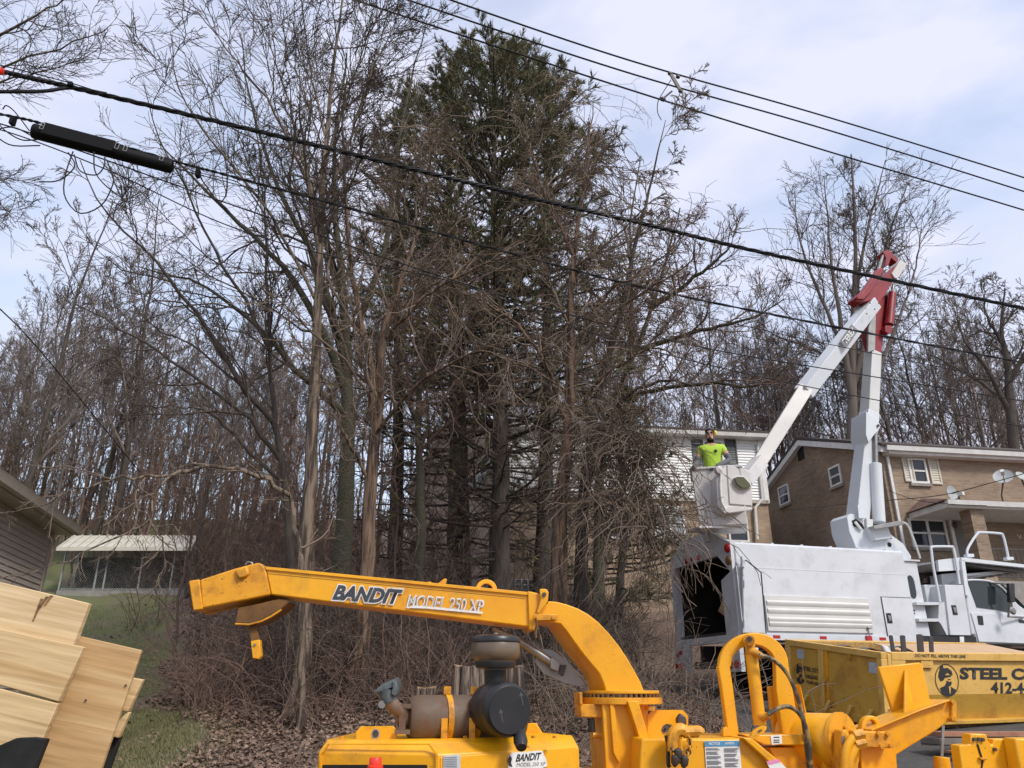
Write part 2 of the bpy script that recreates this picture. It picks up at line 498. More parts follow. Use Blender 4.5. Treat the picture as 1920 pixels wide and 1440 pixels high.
M['bark_light'] = mat('light ridged bark', (0.20, 0.150, 0.108), 0.95, col2=(0.055, 0.038, 0.028), scale=16, stretch=(1, 1, 0.10), ramp=(0.44, 0.56), bump=1.0, bscale=18)
M['bark_red'] = mat('red brown shaggy bark', (0.185, 0.118, 0.078), 0.95, col2=(0.050, 0.031, 0.021), scale=17, stretch=(1, 1, 0.09), ramp=(0.43, 0.57), bump=1.0, bscale=16)
M['bark_dark'] = mat('dark bark', (0.085, 0.066, 0.053), 0.95, col2=(0.034, 0.027, 0.022), scale=9, stretch=(1, 1, 0.2), bump=0.8, bscale=14)
M['bark_moss'] = mat('mossy grey bark', (0.085, 0.070, 0.050), 0.95, col2=(0.048, 0.055, 0.026), scale=2.5, bump=0.8, bscale=22)
M['twig'] = mat('grey brown twig bark', (0.105, 0.078, 0.060), 0.9, col2=(0.060, 0.046, 0.037), scale=1.2)
M['twig_light'] = mat('pale tan twig bark', (0.21, 0.155, 0.115), 0.9, col2=(0.125, 0.088, 0.064), scale=1.2)
M['twig_red'] = mat('red brown twig bark', (0.195, 0.122, 0.090), 0.9, col2=(0.115, 0.075, 0.058), scale=1.2)
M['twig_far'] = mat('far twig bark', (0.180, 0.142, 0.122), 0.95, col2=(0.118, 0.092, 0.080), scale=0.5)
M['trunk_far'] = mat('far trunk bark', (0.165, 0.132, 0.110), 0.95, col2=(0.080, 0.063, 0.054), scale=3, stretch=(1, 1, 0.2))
M['needle'] = mat('olive conifer needles', (0.092, 0.102, 0.042), 0.8, col2=(0.175, 0.142, 0.070), scale=0.9, ramp=(0.38, 0.66))
M['needle_brown'] = mat('bronze conifer needles', (0.075, 0.072, 0.028), 0.85, col2=(0.130, 0.095, 0.045), scale=1.3)
M['leaf'] = mat('dead leaves', (0.26, 0.168, 0.120), 0.85, col2=(0.135, 0.084, 0.060), scale=2.0)
M['leaf2'] = mat('pale dead leaves', (0.34, 0.245, 0.18), 0.85, col2=(0.17, 0.11, 0.075), scale=2.0)
M['grass'] = mat('short lawn grass', (0.135, 0.160, 0.052), 0.8, col2=(0.25, 0.215, 0.11), scale=0.9)
M['grass_dry'] = mat('winter dry grass', (0.21, 0.175, 0.095), 0.85, col2=(0.11, 0.12, 0.042), scale=0.9)
M['stump'] = mat('weathered grey stump', (0.25, 0.185, 0.14), 0.95, col2=(0.045, 0.032, 0.025), scale=26, stretch=(1, 1, 0.07), ramp=(0.44, 0.56), bump=1.0, bscale=20)
M['cut_wood'] = mat('cut wood face', (0.30, 0.19, 0.10), 0.9, col2=(0.2, 0.12, 0.07), scale=8)
M['skin'] = mat('tanned skin', (0.47, 0.27, 0.185), 0.6)
M['hair'] = mat('dark brown hair', (0.022, 0.013, 0.010), 0.7)
M['hivis'] = mat('high visibility lime cotton', (0.46, 0.68, 0.06), 0.85, col2=(0.38, 0.58, 0.05), scale=9)
M['sleeve'] = mat('grey sleeve fabric', (0.13, 0.14, 0.15), 0.85, col2=(0.10, 0.105, 0.115), scale=12)
M['jeans'] = mat('dark work trousers', (0.03, 0.033, 0.04), 0.9)
M['muff'] = mat('yellow ear muff', (0.80, 0.66, 0.04), 0.4)

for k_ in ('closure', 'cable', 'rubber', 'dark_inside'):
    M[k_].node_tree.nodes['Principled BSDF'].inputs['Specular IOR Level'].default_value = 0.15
# ------------------------------------------------------------------ ground
def smooth(a, b, x):
    t = np.clip((x - a) / (b - a), 0, 1)
    return t * t * (3 - 2 * t)
def height(x, y):
    x = np.asarray(x, float); y = np.asarray(y, float)
    bank = 0.24 * np.clip(y - 7.0, 0, None)
    bank = np.where(y > 28, 0.24 * 21 + 0.30 * (y - 28), bank)
    bank = np.where(y > 54, 0.24 * 21 + 0.30 * 26 + 0.01 * (y - 54), bank)
    left = smooth(-4.0, -6.5, x) * smooth(7, 9, y) * (1 - smooth(16, 24, y)) * -0.35
    road = 0.11 * np.clip(y - 1.2, 0, None)
    road = np.where(y > 18, 0.11 * 16.8 + 0.30 * (y - 18), road)
    t = smooth(1.2, 3.4, x)
    hump = 0.45 * smooth(6.5, 9, y) * (1 - smooth(12, 16, y)) * smooth(-5.6, -3.6, x)
    h = (bank + left + hump) * (1 - t) + np.minimum(road, 0.24 * 21 + 0.30 * 26) * t
    near = smooth(1.0, 7.0, y)
    h = h * near
    h = h + 0.06 * np.sin(x * 1.7 + 0.6) * np.cos(y * 1.3 + 1.1) * near * (1 - t) + 0.03 * np.sin(x * 4.1 + y * 2.3) * near * (1 - t)
    return h
def H(x, y):
    return float(height(x, y))

def grid_mesh(name, xs, ys, fz, mat_, kind='structure', lift=0.0, attr=None):
    X, Y = np.meshgrid(xs, ys)
    Z = fz(X, Y) + lift
    V = np.stack([X, Y, Z], -1).reshape(-1, 3)
    nx, ny = len(xs), len(ys)
    i = np.arange(nx * ny).reshape(ny, nx)
    F = np.stack([i[:-1, :-1], i[:-1, 1:], i[1:, 1:], i[1:, :-1]], -1).reshape(-1, 4)
    me = bpy.data.meshes.new(name)
    me.from_pydata(V.tolist(), [], F.tolist())
    me.shade_smooth()
    if attr:
        for k, fn in attr.items():
            a = me.attributes.new(k, 'FLOAT', 'POINT')
            a.data.foreach_set('value', fn(X, Y).reshape(-1).astype(np.float32))
    me.materials.append(mat_)
    o = bpy.data.objects.new(name, me)
    COL.objects.link(o)
    if kind: o['kind'] = kind
    WLOC[o.name] = A(0, 0, 0)
    return o

def lawn_mask(x, y):
    """1 where the green lawn of the left yard is, 0 on leaf litter"""
    edge = np.interp(y, [8, 10.8, 13, 14.5, 16, 17.5, 26], [-3.4, -4.1, -5.1, -6.3, -7.0, -7.3, -11.2]) + 0.25 * np.sin(y * 2.1)
    return smooth(0.8, -0.8, x - edge)

def ground_material():
    m = bpy.data.materials.new('yard ground')
    m.use_nodes = True
    n, l = m.node_tree.nodes, m.node_tree.links
    b = n['Principled BSDF']
    b.inputs['Roughness'].default_value = 0.95
    g = n.new('ShaderNodeNewGeometry')
    def noise(sc, det=8):
        t = n.new('ShaderNodeTexNoise'); t.inputs['Scale'].default_value = sc; t.inputs['Detail'].default_value = det
        t.inputs['Roughness'].default_value = 0.65
        l.new(g.outputs['Position'], t.inputs['Vector']); return t
    def ramp(src, p0, c0, p1, c1):
        r = n.new('ShaderNodeValToRGB')
        r.color_ramp.elements[0].position = p0; r.color_ramp.elements[0].color = (*c0, 1)
        r.color_ramp.elements[1].position = p1; r.color_ramp.elements[1].color = (*c1, 1)
        l.new(src, r.inputs['Fac']); return r
    n1, n2, n3 = noise(0.8), noise(14), noise(45, 4)
    litter = ramp(n2.outputs['Fac'], 0.35, (0.075, 0.050, 0.037), 0.65, (0.25, 0.17, 0.125))
    grass = ramp(n3.outputs['Fac'], 0.35, (0.075, 0.10, 0.028), 0.7, (0.19, 0.20, 0.07))
    dry = ramp(n3.outputs['Fac'], 0.35, (0.09, 0.076, 0.04), 0.7, (0.21, 0.175, 0.105))
    mx0 = n.new('ShaderNodeMixRGB')
    r0 = ramp(n1.outputs['Fac'], 0.42, (0, 0, 0), 0.62, (1, 1, 1))
    l.new(r0.outputs['Color'], mx0.inputs['Fac'])
    l.new(grass.outputs['Color'], mx0.inputs['Color1']); l.new(dry.outputs['Color'], mx0.inputs['Color2'])
    at_ = n.new('ShaderNodeAttribute'); at_.attribute_name = 'lawn'
    ad = n.new('ShaderNodeMath'); ad.operation = 'ADD'
    sb = n.new('ShaderNodeMath'); sb.operation = 'SUBTRACT'; sb.inputs[1].default_value = 0.5
    n4 = noise(3.0)
    l.new(n4.outputs['Fac'], sb.inputs[0])
    l.new(at_.outputs['Fac'], ad.inputs[0]); l.new(sb.outputs[0], ad.inputs[1])
    mk = ramp(ad.outputs[0], 0.40, (0, 0, 0), 0.60, (1, 1, 1))
    mx = n.new('ShaderNodeMixRGB')
    l.new(mk.outputs['Color'], mx.inputs['Fac'])
    l.new(litter.outputs['Color'], mx.inputs['Color1']); l.new(mx0.outputs['Color'], mx.inputs['Color2'])
    l.new(mx.outputs['Color'], b.inputs['Base Color'])
    bn = n.new('ShaderNodeBump'); bn.inputs['Strength'].default_value = 0.8; bn.inputs['Distance'].default_value = 0.05
    l.new(n2.outputs['Fac'], bn.inputs['Height']); l.new(bn.outputs['Normal'], b.inputs['Normal'])
    return m
M['ground'] = ground_material()
M['asphalt'] = mat('worn asphalt', (0.075, 0.07, 0.066), 0.95, col2=(0.045, 0.042, 0.04), scale=2.0, dirt=(0.12, 0.105, 0.09), dscale=18, dramp=(0.5, 0.7), bump=0.4, bscale=60)
xs = np.concatenate([np.linspace(-600, -70, 8)[:-1], np.linspace(-70, -14, 28)[:-1], np.linspace(-14, 12, 105)[:-1], np.linspace(12, 70, 28)[:-1], np.linspace(70, 600, 8)])
ys = np.concatenate([np.linspace(-300, -6, 6)[:-1], np.linspace(-6, 5, 12)[:-1], np.linspace(5, 26, 85)[:-1], np.linspace(26, 80, 40)[:-1], np.linspace(80, 900, 12)])
ground = grid_mesh('ground', xs, ys, height, M['ground'], attr={'lawn': lawn_mask})
road = grid_mesh('driveway', np.linspace(3.1, 24, 60), np.linspace(2.5, 17.6, 60), height, M['asphalt'], lift=0.012)

# ------------------------------------------------------------------ the boarded box at the left
bx_n = nrm(A(-0.18, 1.0, 0.0))
bx_P = at(130, 1280, 2.7)
def BX(px, py, off=0.0):
    return onplane(px, py, bx_P + bx_n * off, bx_n)
box = empty('plywood_box', A(BX(130, 1440)[0], BX(130, 1440)[1], 0.0), 'tilted box of raw pine boards and plywood with black mudguards beside the lawn', 'wooden box')
ga = BX(165, 1130) - BX(0, 1092)
gb = BX(110, 1440) - BX(215, 1200)
M['pine'] = wood_mat('pale pine board', (0.66, 0.50, 0.29), (0.57, 0.40, 0.20), ga, 2.2)
M['pine2'] = wood_mat('golden pine board', (0.62, 0.45, 0.24), (0.51, 0.34, 0.155), ga, 2.6)
M['ply'] = wood_mat('honey plywood', (0.58, 0.40, 0.20), (0.50, 0.315, 0.14), ga, 1.6)
def board(pts, off, th, m, nm='board', bevel=0.003):
    mb = MB(); mb.prism([BX(x, y, off) for x, y in pts], bx_n * th)
    return mb.build(nm, m, box, bevel)
board([(-60, 1077), (167, 1131), (138, 1210), (-60, 1175)], 0.0, 0.035, M['pine'])
board([(-60, 1167), (157, 1213), (110, 1316), (-60, 1268)], -0.03, 0.03, M['pine2'])
board([(-60, 1276), (109, 1319), (30, 1500), (-60, 1500)], -0.028, 0.03, M['pine2'])
board([(139, 1190), (265, 1219), (170, 1500), (28, 1500)], 0.036, 0.022, M['ply'])
board([(245, 1270), (268, 1274), (240, 1335), (205, 1328)], 0.065, 0.03, M['pine2'])
board([(238, 1335), (243, 1336), (222, 1384), (196, 1378)], 0.07, 0.03, M['pine2'])
board([(206, 1376), (225, 1380), (190, 1480), (165, 1480)], 0.10, 0.04, M['rubber'], 'mudguard')
arc = [(-60, 1384), (0, 1392), (25, 1384), (55, 1382), (86, 1386), (66, 1440), (40, 1500), (-60, 1500)]
board([(-60, 1410), (0, 1397), (30, 1384), (60, 1383), (86, 1386), (64, 1442), (40, 1500), (-60, 1500)], -0.075, 0.04, M['rubber'], 'mudguard')
def scuff(m):
    for k, (a, b) in enumerate((((86, 1118), (66, 1150)), ((94, 1116), (82, 1136)), ((76, 1122), (60, 1165)))):
        m.prism([BX(a[0], a[1], -0.002), BX(a[0] + 6, a[1] + 1, -0.002), BX(b[0] + 3, b[1], -0.002), BX(b[0], b[1], -0.002)], bx_n * 0.0015)
part('scuff_mark', mat('dark scuff', (0.10, 0.045, 0.02), 0.9, col2=(0.3, 0.18, 0.08), scale=40, ramp=(0.4, 0.6)), box, scuff)
for x, y, o in ((161, 1313, .034), (236, 1285, .034)):
    p = BX(x, y, o)
    part('nail', M['dark_steel'], box, lambda m: m.cyl(p, p - bx_n * 0.004, 0.0035, n=8))
# hidden frame posts under the boards so that the box stands on the ground
for x in (-40, 60):
    p = BX(x, 1430, 0.08)
    part('post', M['pine2'], box, lambda m: m.box(p[0] - .04, p[0] + .04, p[1] - .02, p[1] + .06, -0.02, p[2]))

# ------------------------------------------------------------------ the taupe house at the left
hs_c = A(-8.95, 15.0, 0); hs_d = nrm(A(0.25, -1.0, 0)); hs_n = nrm(A(1.0, 0.25, 0))     # wall runs towards the camera, faces right
house = empty('siding_house', A(-8.6, 15.0, H(-8.6, 15)), 'taupe vinyl sided house at the left edge with deep eave and gutter', 'house')
HW = lambda k, o, z: hs_c + hs_d * k + hs_n * o + A(0, 0, z)
part('wall', M['siding_tan'], house, lambda m: m.hexa([HW(0, -6, .8), HW(9, -6, .8), HW(9, 0, .8), HW(0, 0, .8), HW(0, -6, 4.55), HW(9, -6, 4.55), HW(9, 0, 4.55), HW(0, 0, 4.55)]))
me_b = None
for i in range(30):
    z = 1.5 + i * 0.101
    mb = MB()
    a, b = HW(0.1, 0, z), HW(9, 0, z)
    mb.hexa([a, b, b + hs_n * 0.022, a + hs_n * 0.022, a + A(0, 0, .1), b + A(0, 0, .1), b + hs_n * .003 + A(0, 0, .1), a + hs_n * .003 + A(0, 0, .1)])
    mb.build('clapboard', M['siding_tan'], house, smooth=False, recalc=False)
part('corner_board', M['gutter_tan'], house, lambda m: m.hexa([HW(-.06, -.1, 1.0), HW(.09, -.1, 1.0), HW(.09, .035, 1.0), HW(-.06, .035, 1.0), HW(-.06, -.1, 4.5), HW(.09, -.1, 4.5), HW(.09, .035, 4.5), HW(-.06, .035, 4.5)]), 0.006)
part('soffit', M['gutter_tan'], house, lambda m: m.hexa([HW(-.1, -.02, 4.5), HW(9, -.02, 4.5), HW(9, .35, 4.5), HW(-.1, .35, 4.5), HW(-.1, -.02, 4.55), HW(9, -.02, 4.55), HW(9, .35, 4.55), HW(-.1, .35, 4.55)]))
def gut(m):
    prof = [(.35, 4.52), (.41, 4.5), (.47, 4.52), (.485, 4.62), (.50, 4.66), (.45, 4.66), (.35, 4.64)]
    m.prism([HW(-.12, o, z) for o, z in prof], hs_d * 9.3)
part('gutter', M['gutter_tan'], house, gut)
part('roof', M['roof'], house, lambda m: m.prism([HW(-.1, .40, 4.68), HW(-.1, -3, 6.2), HW(-.1, -6.5, 4.68), HW(-.1, -6.5, 4.58), HW(-.1, .35, 4.58)], hs_d * 9.1))

# ------------------------------------------------------------------ kennel behind the lawn
KY = 26.0
def K(px, py, dy=0.0):
    return at(px, py, KY + dy)
k0, k1 = K(112, 1112), K(352, 1112)
kz = (k0[2] + k1[2]) / 2
kennel = empty('dog_kennel', A((k0[0] + k1[0]) / 2, KY, kz - .1), 'chain link dog kennel with cream ribbed metal roof at the wood edge', 'kennel')
kt = K(200, 1026)[2]; rz_back = kt + .12
kx0, kx1 = k0[0], k1[0]
SK = lambda x, y: x - .42 * (y - KY)          # the kennel stands turned, its sides run back to the left
part('sill', M['concrete'], kennel, lambda m: m.hexa([A(SK(x, y), y, z) for z in (kz - .5, kz + .08) for x, y in ((kx0 - .1, KY - .1), (kx1 + .1, KY - .1), (kx1 + .1, KY + 3.0), (kx0 - .1, KY + 3.0))]))
def krail(m):
    for z in (kt - .03, kz + .12): m.cyl(A(kx0, KY, z), A(kx1, KY, z), .022, n=8)
for px in (115, 180, 197, 262, 322, 343):
    x = K(px, 1080)[0]
    o = part('post', M['galv'], kennel, lambda m: m.cyl(A(x, KY, kz + .05), A(x, KY, kt + .05), .032, n=10))
for x in (kx0, (kx0 + kx1) / 2, kx1):
    part('post', M['galv'], kennel, lambda m: m.cyl(A(SK(x, KY + 2.9), KY + 2.9, kz + .05), A(SK(x, KY + 2.9), KY + 2.9, kt + .3), .032, n=10))
part('rail', M['galv'], kennel, krail)
part('dark_backing', M['dark_inside'], kennel, lambda m: m.hexa([A(SK(x, y), y, z) for z in (kz + .08, rz_back) for x, y in ((kx0, KY + 2.96), (kx1, KY + 2.96), (kx1, KY + 2.98), (kx0, KY + 2.98))]))  # dark sheet added to deepen the shade inside the kennel
def link_wire(m):
    w, h, s = kx1 - kx0, kt - kz - .15, 0.085
    for k in range(int((w + h) / s)):
        for sg in (1, -1):
            c = k * s
            t0, t1 = max(0, c - w), min(h, c)
            if t1 <= t0: continue
            xa, xb = c - t0, c - t1
            if sg < 0: xa, xb = w - xa, w - xb
            y = KY + .01 * sg
            m.tube([A(kx0 + xa, y, kz + .12 + t0), A(kx0 + xb, y, kz + .12 + t1)], .0045, 3, cap=False)
tag(part('chain_link', M['galv'], kennel, link_wire, recalc=False), kind='stuff')
rz0, rz1 = K(250, 1027, -.5)[2], K(250, 997, .4)[2]
for i in range(15):
    x0 = kx0 - .1 + i * (kx1 - kx0 + .2) / 15; x1 = x0 + (kx1 - kx0 + .2) / 15
    def pan(m):
        for a, b, up in ((x0, x0 + .05, .03), (x0 + .05, x1, 0)):
            m.hexa([A(a, KY - .5, rz0 + up), A(b, KY - .5, rz0 + up), A(SK(b, KY + 1.2), KY + 1.2, rz1 + up), A(SK(a, KY + 1.2), KY + 1.2, rz1 + up),
                    A(a, KY - .5, rz0 + up + .02), A(b, KY - .5, rz0 + up + .02), A(SK(b, KY + 1.2), KY + 1.2, rz1 + up + .02), A(SK(a, KY + 1.2), KY + 1.2, rz1 + up + .02)])
    part('roof_panel', M['kennel_roof'], kennel, pan)
part('fascia', M['kennel_roof'], kennel, lambda m: m.box(kx0 - .12, kx1 + .12, KY - .53, KY - .50, rz0 - .1, rz0 + .03))
part('roof_deck', M['kennel_roof'], kennel, lambda m: m.hexa([A(SK(x, y), y, z) for z in (rz1 - .05, rz1 + .01) for x, y in ((kx0 - .1, KY + 1.2), (kx1 + .1, KY + 1.2), (kx1 + .1, KY + 3.1), (kx0 - .1, KY + 3.1))]))
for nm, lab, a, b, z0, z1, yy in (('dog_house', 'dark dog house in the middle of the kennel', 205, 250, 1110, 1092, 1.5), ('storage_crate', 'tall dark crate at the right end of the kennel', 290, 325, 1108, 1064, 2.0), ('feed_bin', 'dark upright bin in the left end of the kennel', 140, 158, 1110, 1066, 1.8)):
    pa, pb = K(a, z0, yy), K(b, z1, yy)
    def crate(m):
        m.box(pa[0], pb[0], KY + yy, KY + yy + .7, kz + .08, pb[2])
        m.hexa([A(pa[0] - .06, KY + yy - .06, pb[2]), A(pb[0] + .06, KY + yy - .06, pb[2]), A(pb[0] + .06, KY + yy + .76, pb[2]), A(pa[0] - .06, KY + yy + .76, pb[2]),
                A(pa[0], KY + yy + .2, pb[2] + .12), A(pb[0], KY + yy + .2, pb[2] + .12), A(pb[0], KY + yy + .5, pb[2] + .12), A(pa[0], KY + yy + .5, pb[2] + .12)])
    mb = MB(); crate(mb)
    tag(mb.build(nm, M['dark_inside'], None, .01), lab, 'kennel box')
# ------------------------------------------------------------------ text and emblems
def text_mesh(txt, shear=0.0, offset=0.0, extrude=0.0):
    cu = bpy.data.curves.new('lettering', 'FONT')
    cu.body = txt; cu.size = 1.0; cu.shear = shear; cu.offset = offset; cu.extrude = extrude
    cu.resolution_u = 3
    ob = bpy.data.objects.new('lettering_tmp', cu)
    COL.objects.link(ob)
    bpy.context.view_layer.update()
    dg = bpy.context.evaluated_depsgraph_get()
    me = bpy.data.meshes.new_from_object(ob.evaluated_get(dg))
    bpy.data.objects.remove(ob, do_unlink=True)
    bpy.data.curves.remove(cu)
    return me
def lettering(name, txt, bl, br, tl, m, parent, lift, shear=0.0, offset=0.0, ref=None):
    """text filling the parallelogram bl-br-tl, lifted off the surface by lift (a vector)"""
    me = text_mesh(txt, shear, offset)
    n = len(me.vertices)
    co = np.zeros(n * 3); me.vertices.foreach_get('co', co); co = co.reshape(-1, 3)
    if ref is None: lo, hi = co.min(0), co.max(0)
    else: lo, hi = ref
    u = (co[:, 0] - lo[0]) / (hi[0] - lo[0]); v = (co[:, 1] - lo[1]) / (hi[1] - lo[1])
    bl, br, tl = (np.asarray(p, float) for p in (bl, br, tl))
    W = bl + np.outer(u, br - bl) + np.outer(v, tl - bl) + np.asarray(lift, float)
    c = W.mean(0)
    me.vertices.foreach_set('co', (W - c).reshape(-1)); me.materials.clear()
    me.name = name; me.update()
    o = link_mesh(name, me, m, parent, c)
    return o, (lo, hi)
def flat(name, pts, m, parent, lift, th=0.0015):
    lift = np.asarray(lift, float)
    mb = MB(); mb.prism([np.asarray(p, float) + lift for p in pts], nrm(lift) * th)
    return mb.build(name, m, parent)
def emblem(O, ex, ey, nv, parent):
    """round portrait badge: outline, hat, beard and coat as flat vinyl"""
    E = lambda x, y, k=1.0: O + ex * x + ey * y + nv * (0.004 * k)
    n = 40
    part('emblem_outline', M['decal_black'], parent, lambda m: m.ring([E(cos(2 * pi * i / n), sin(2 * pi * i / n)) for i in range(n + 1)], [E(.94 * cos(2 * pi * i / n), .95 * sin(2 * pi * i / n)) for i in range(n + 1)], nv * .001))
    def port(m):
        m.prism([E(x, y) for x, y in ((-.66, -.50), (-.25, -.36), (-.08, -.18), (.12, -.30), (.28, -.40), (.72, -.58), (.5, -.84), (.2, -.95), (-.2, -.95), (-.5, -.82))], nv * .001)
        m.prism([E(x, y) for x, y in ((-.70, .18), (-.62, .52), (-.3, .72), (.15, .76), (.46, .58), (.52, .30), (.30, .36), (.1, .46), (-.1, .34), (-.18, .12), (-.30, -.02), (-.55, -.08))], nv * .001)
        m.prism([E(x, y) for x, y in ((-.1, -.20), (-.02, -.02), (.18, -.10), (.38, -.06), (.36, -.26), (.2, -.36), (.05, -.34))], nv * .0012)
        m.prism([E(x, y) for x, y in ((-.18, .30), (-.14, .14), (.1, .18), (.36, .22), (.40, .32))], nv * .0013)
        m.prism([E(x, y) for x, y in ((-.62, .40), (-.5, .80), (-.25, .97), (-.2, .72))], nv * .0011)
        m.prism([E(x, y) for x, y in ((.08, .02), (.34, .03), (.34, .07), (.08, .07))], nv * .0012)
    part('emblem_portrait', M['decal_black'], parent, port, recalc=False)
    part('emblem_shirt', M['dump_pale'], parent, lambda m: m.prism([E(x, y, 1.4) for x, y in ((.10, -.36), (.26, -.42), (.20, -.84), (.12, -.80))], nv * .001))

# ------------------------------------------------------------------ windows and shutters of the houses
def window(parent, P, ex, ez, n, w, h, cols=1, frame=0.06, sash=True, glass=None, name='window', sill=True):
    """P lower left corner on the wall, ex and ez unit, n outwards"""
    W = lambda a, b, o: P + ex * a + ez * b + n * o
    def fr(m):
        for a0, a1, b0, b1 in ((0, w, 0, frame), (0, w, h - frame, h), (0, frame, frame, h - frame), (w - frame, w, frame, h - frame)):
            m.hexa([W(a0, b0, -.05), W(a1, b0, -.05), W(a1, b0, .05), W(a0, b0, .05), W(a0, b1, -.05), W(a1, b1, -.05), W(a1, b1, .05), W(a0, b1, .05)])
    f = part(name, M['trim'], parent, fr)
    cw = (w - 2 * frame) / cols
    for c in range(cols):
        a = frame + c * cw
        if c:
            part('mullion', M['trim'], f, lambda m: m.hexa([W(a - .04, frame, -.04), W(a + .04, frame, -.04), W(a + .04, frame, .045), W(a - .04, frame, .045), W(a - .04, h - frame, -.04), W(a + .04, h - frame, -.04), W(a + .04, h - frame, .045), W(a - .04, h - frame, .045)]))
        mid = h * .5
        for b0, b1, o in ((frame, mid - .02, .006), (mid + .02, h - frame, .018)):
            part('pane', glass or M['glass'], f, lambda m: m.hexa([W(a + .01, b0, o - .02), W(a + cw - .01, b0, o - .02), W(a + cw - .01, b0, o), W(a + .01, b0, o), W(a + .01, b1, o - .02), W(a + cw - .01, b1, o - .02), W(a + cw - .01, b1, o), W(a + .01, b1, o)]))
        part('sash_bar', M['trim'], f, lambda m: m.hexa([W(a, mid - .025, 0), W(a + cw, mid - .025, 0), W(a + cw, mid - .025, .035), W(a, mid - .025, .035), W(a, mid + .025, 0), W(a + cw, mid + .025, 0), W(a + cw, mid + .025, .035), W(a, mid + .025, .035)]))
    if sill:
        part('sill', M['concrete'], f, lambda m: m.hexa([W(-.05, -.09, -.02), W(w + .05, -.09, -.02), W(w + .05, -.09, .08), W(-.05, -.09, .08), W(-.05, -.005, -.02), W(w + .05, -.005, -.02), W(w + .05, -.005, .08), W(-.05, -.005, .08)]))
    return f
def louvre(parent, P, ex, ez, n, w, h, m_, k=10, name='shutter'):
    W = lambda a, b, o: P + ex * a + ez * b + n * o
    def sh(m):
        for a0, a1, b0, b1 in ((0, w, 0, .05), (0, w, h - .05, h), (0, .05, .05, h - .05), (w - .05, w, .05, h - .05)):
            m.hexa([W(a0, b0, .005), W(a1, b0, .005), W(a1, b0, .045), W(a0, b0, .045), W(a0, b1, .005), W(a1, b1, .005), W(a1, b1, .045), W(a0, b1, .045)])
    s = part(name, m_, parent, sh)
    st = (h - .1) / k
    for i in range(k):
        b = .05 + i * st
        part('slat', m_, s, lambda m: m.hexa([W(.05, b, .028), W(w - .05, b, .028), W(w - .05, b, .036), W(.05, b, .036), W(.05, b + st, .006), W(w - .05, b + st, .006), W(w - .05, b + st, .014), W(.05, b + st, .014)]))
    return s
Z = A(0, 0, 1)
def wallfit(px, py, P, n):        # pixel -> point on a vertical wall through P with normal n
    return onplane(px, py, P, n)

# ------------------------------------------------------------------ the brick house at the right
bc = at(1650, 848, 22.0)
b_ez = bc[2]
bex = nrm(A(4.78, .8, 0)); bey = nrm(A(-.8, 4.78, 0))
bfn = -bey; bgn = -bex
bz0 = 3.0
M['brick_front'] = brick_mat('tan brick', bex, (0.35, 0.255, 0.175), (0.255, 0.175, 0.115), (0.32, 0.265, 0.21))
M['brick_gable'] = brick_mat('shaded tan brick', bey, (0.33, 0.235, 0.16), (0.24, 0.16, 0.105), (0.27, 0.215, 0.165))  # gable copy of the brick mixed darker, its shade put into the colour
bh = empty('brick_house', A(bc[0] + 3, bc[1] + 3, bz0), 'tan brick house at the right with gable end, cream shutters and porch', 'house')
B = lambda s, d, z: A(bc[0], bc[1], 0) + bex * s + bey * d + A(0, 0, z)
ridge = b_ez + 1.42
part('front_wall', M['brick_front'], bh, lambda m: m.hexa([B(0, 0, bz0), B(11, 0, bz0), B(11, .25, bz0), B(0, .25, bz0), B(0, 0, b_ez), B(11, 0, b_ez), B(11, .25, b_ez), B(0, .25, b_ez)]))
part('gable_wall', M['brick_gable'], bh, lambda m: m.prism([B(-.004, .004, bz0), B(-.004, 8.2, bz0), B(-.004, 8.2, b_ez), B(-.004, 4.1, ridge), B(-.004, .004, b_ez)], bex * .25))
def brake(m):
    for d0, z0, d1, z1 in ((-.3, b_ez - .08, 4.1, ridge + .02), (8.5, b_ez - .08, 4.1, ridge + .02)):
        m.hexa([B(-.18, d0, z0), B(.05, d0, z0), B(.05, d1, z1), B(-.18, d1, z1), B(-.18, d0, z0 + .2), B(.05, d0, z0 + .2), B(.05, d1, z1 + .2), B(-.18, d1, z1 + .2)])
part('rake_board', M['trim'], bh, brake)
part('roof', M['roof'], bh, lambda m: m.prism([B(-.2, -.4, b_ez + .10), B(-.2, 4.1, ridge + .24), B(-.2, 8.6, b_ez + .10), B(-.2, 8.6, b_ez + .16), B(-.2, 4.1, ridge + .34), B(-.2, -.4, b_ez + .16)], bex * 11.5))
part('fascia', M['trim'], bh, lambda m: m.hexa([B(.06, -.32, b_ez - .12), B(11.2, -.32, b_ez - .12), B(11.2, .0, b_ez - .12), B(.06, .0, b_ez - .12), B(.06, -.32, b_ez + .09), B(11.2, -.32, b_ez + .09), B(11.2, .0, b_ez + .09), B(.06, .0, b_ez + .09)]))
part('gutter', M['trim'], bh, lambda m: m.prism([B(-.05, -.33, b_ez - .05), B(-.05, -.42, b_ez - .04), B(-.05, -.45, b_ez + .09), B(-.05, -.33, b_ez + .09)], bex * 11.2))
p_dn = [wallfit(x, y, bc + bfn * .12, bfn) for x, y in ((1653, 866), (1668, 930), (1690, 1020), (1700, 1080))]
part('downspout', M['trim'], bh, lambda m: m.beam(B(.16, -.06, b_ez), B(.16, -.06, bz0), .09, .07, up=(1, 0, 0)))
def bwin(parent, pts, P, n, ex, **kw):
    q = [wallfit(x, y, P, n) for x, y in pts]          # bottom-left, bottom-right, top-left
    w = abs(np.dot(q[1] - q[0], ex)); h = q[2][2] - q[0][2]
    return window(parent, q[0], ex, Z, n, w, h, **kw)
bwin(bh, [(1708, 906), (1742, 908), (1700, 859)], bc, bfn, bex)
qa = [wallfit(x, y, bc, bfn) for x, y in ((1697, 903), (1712, 905), (1688, 853))]
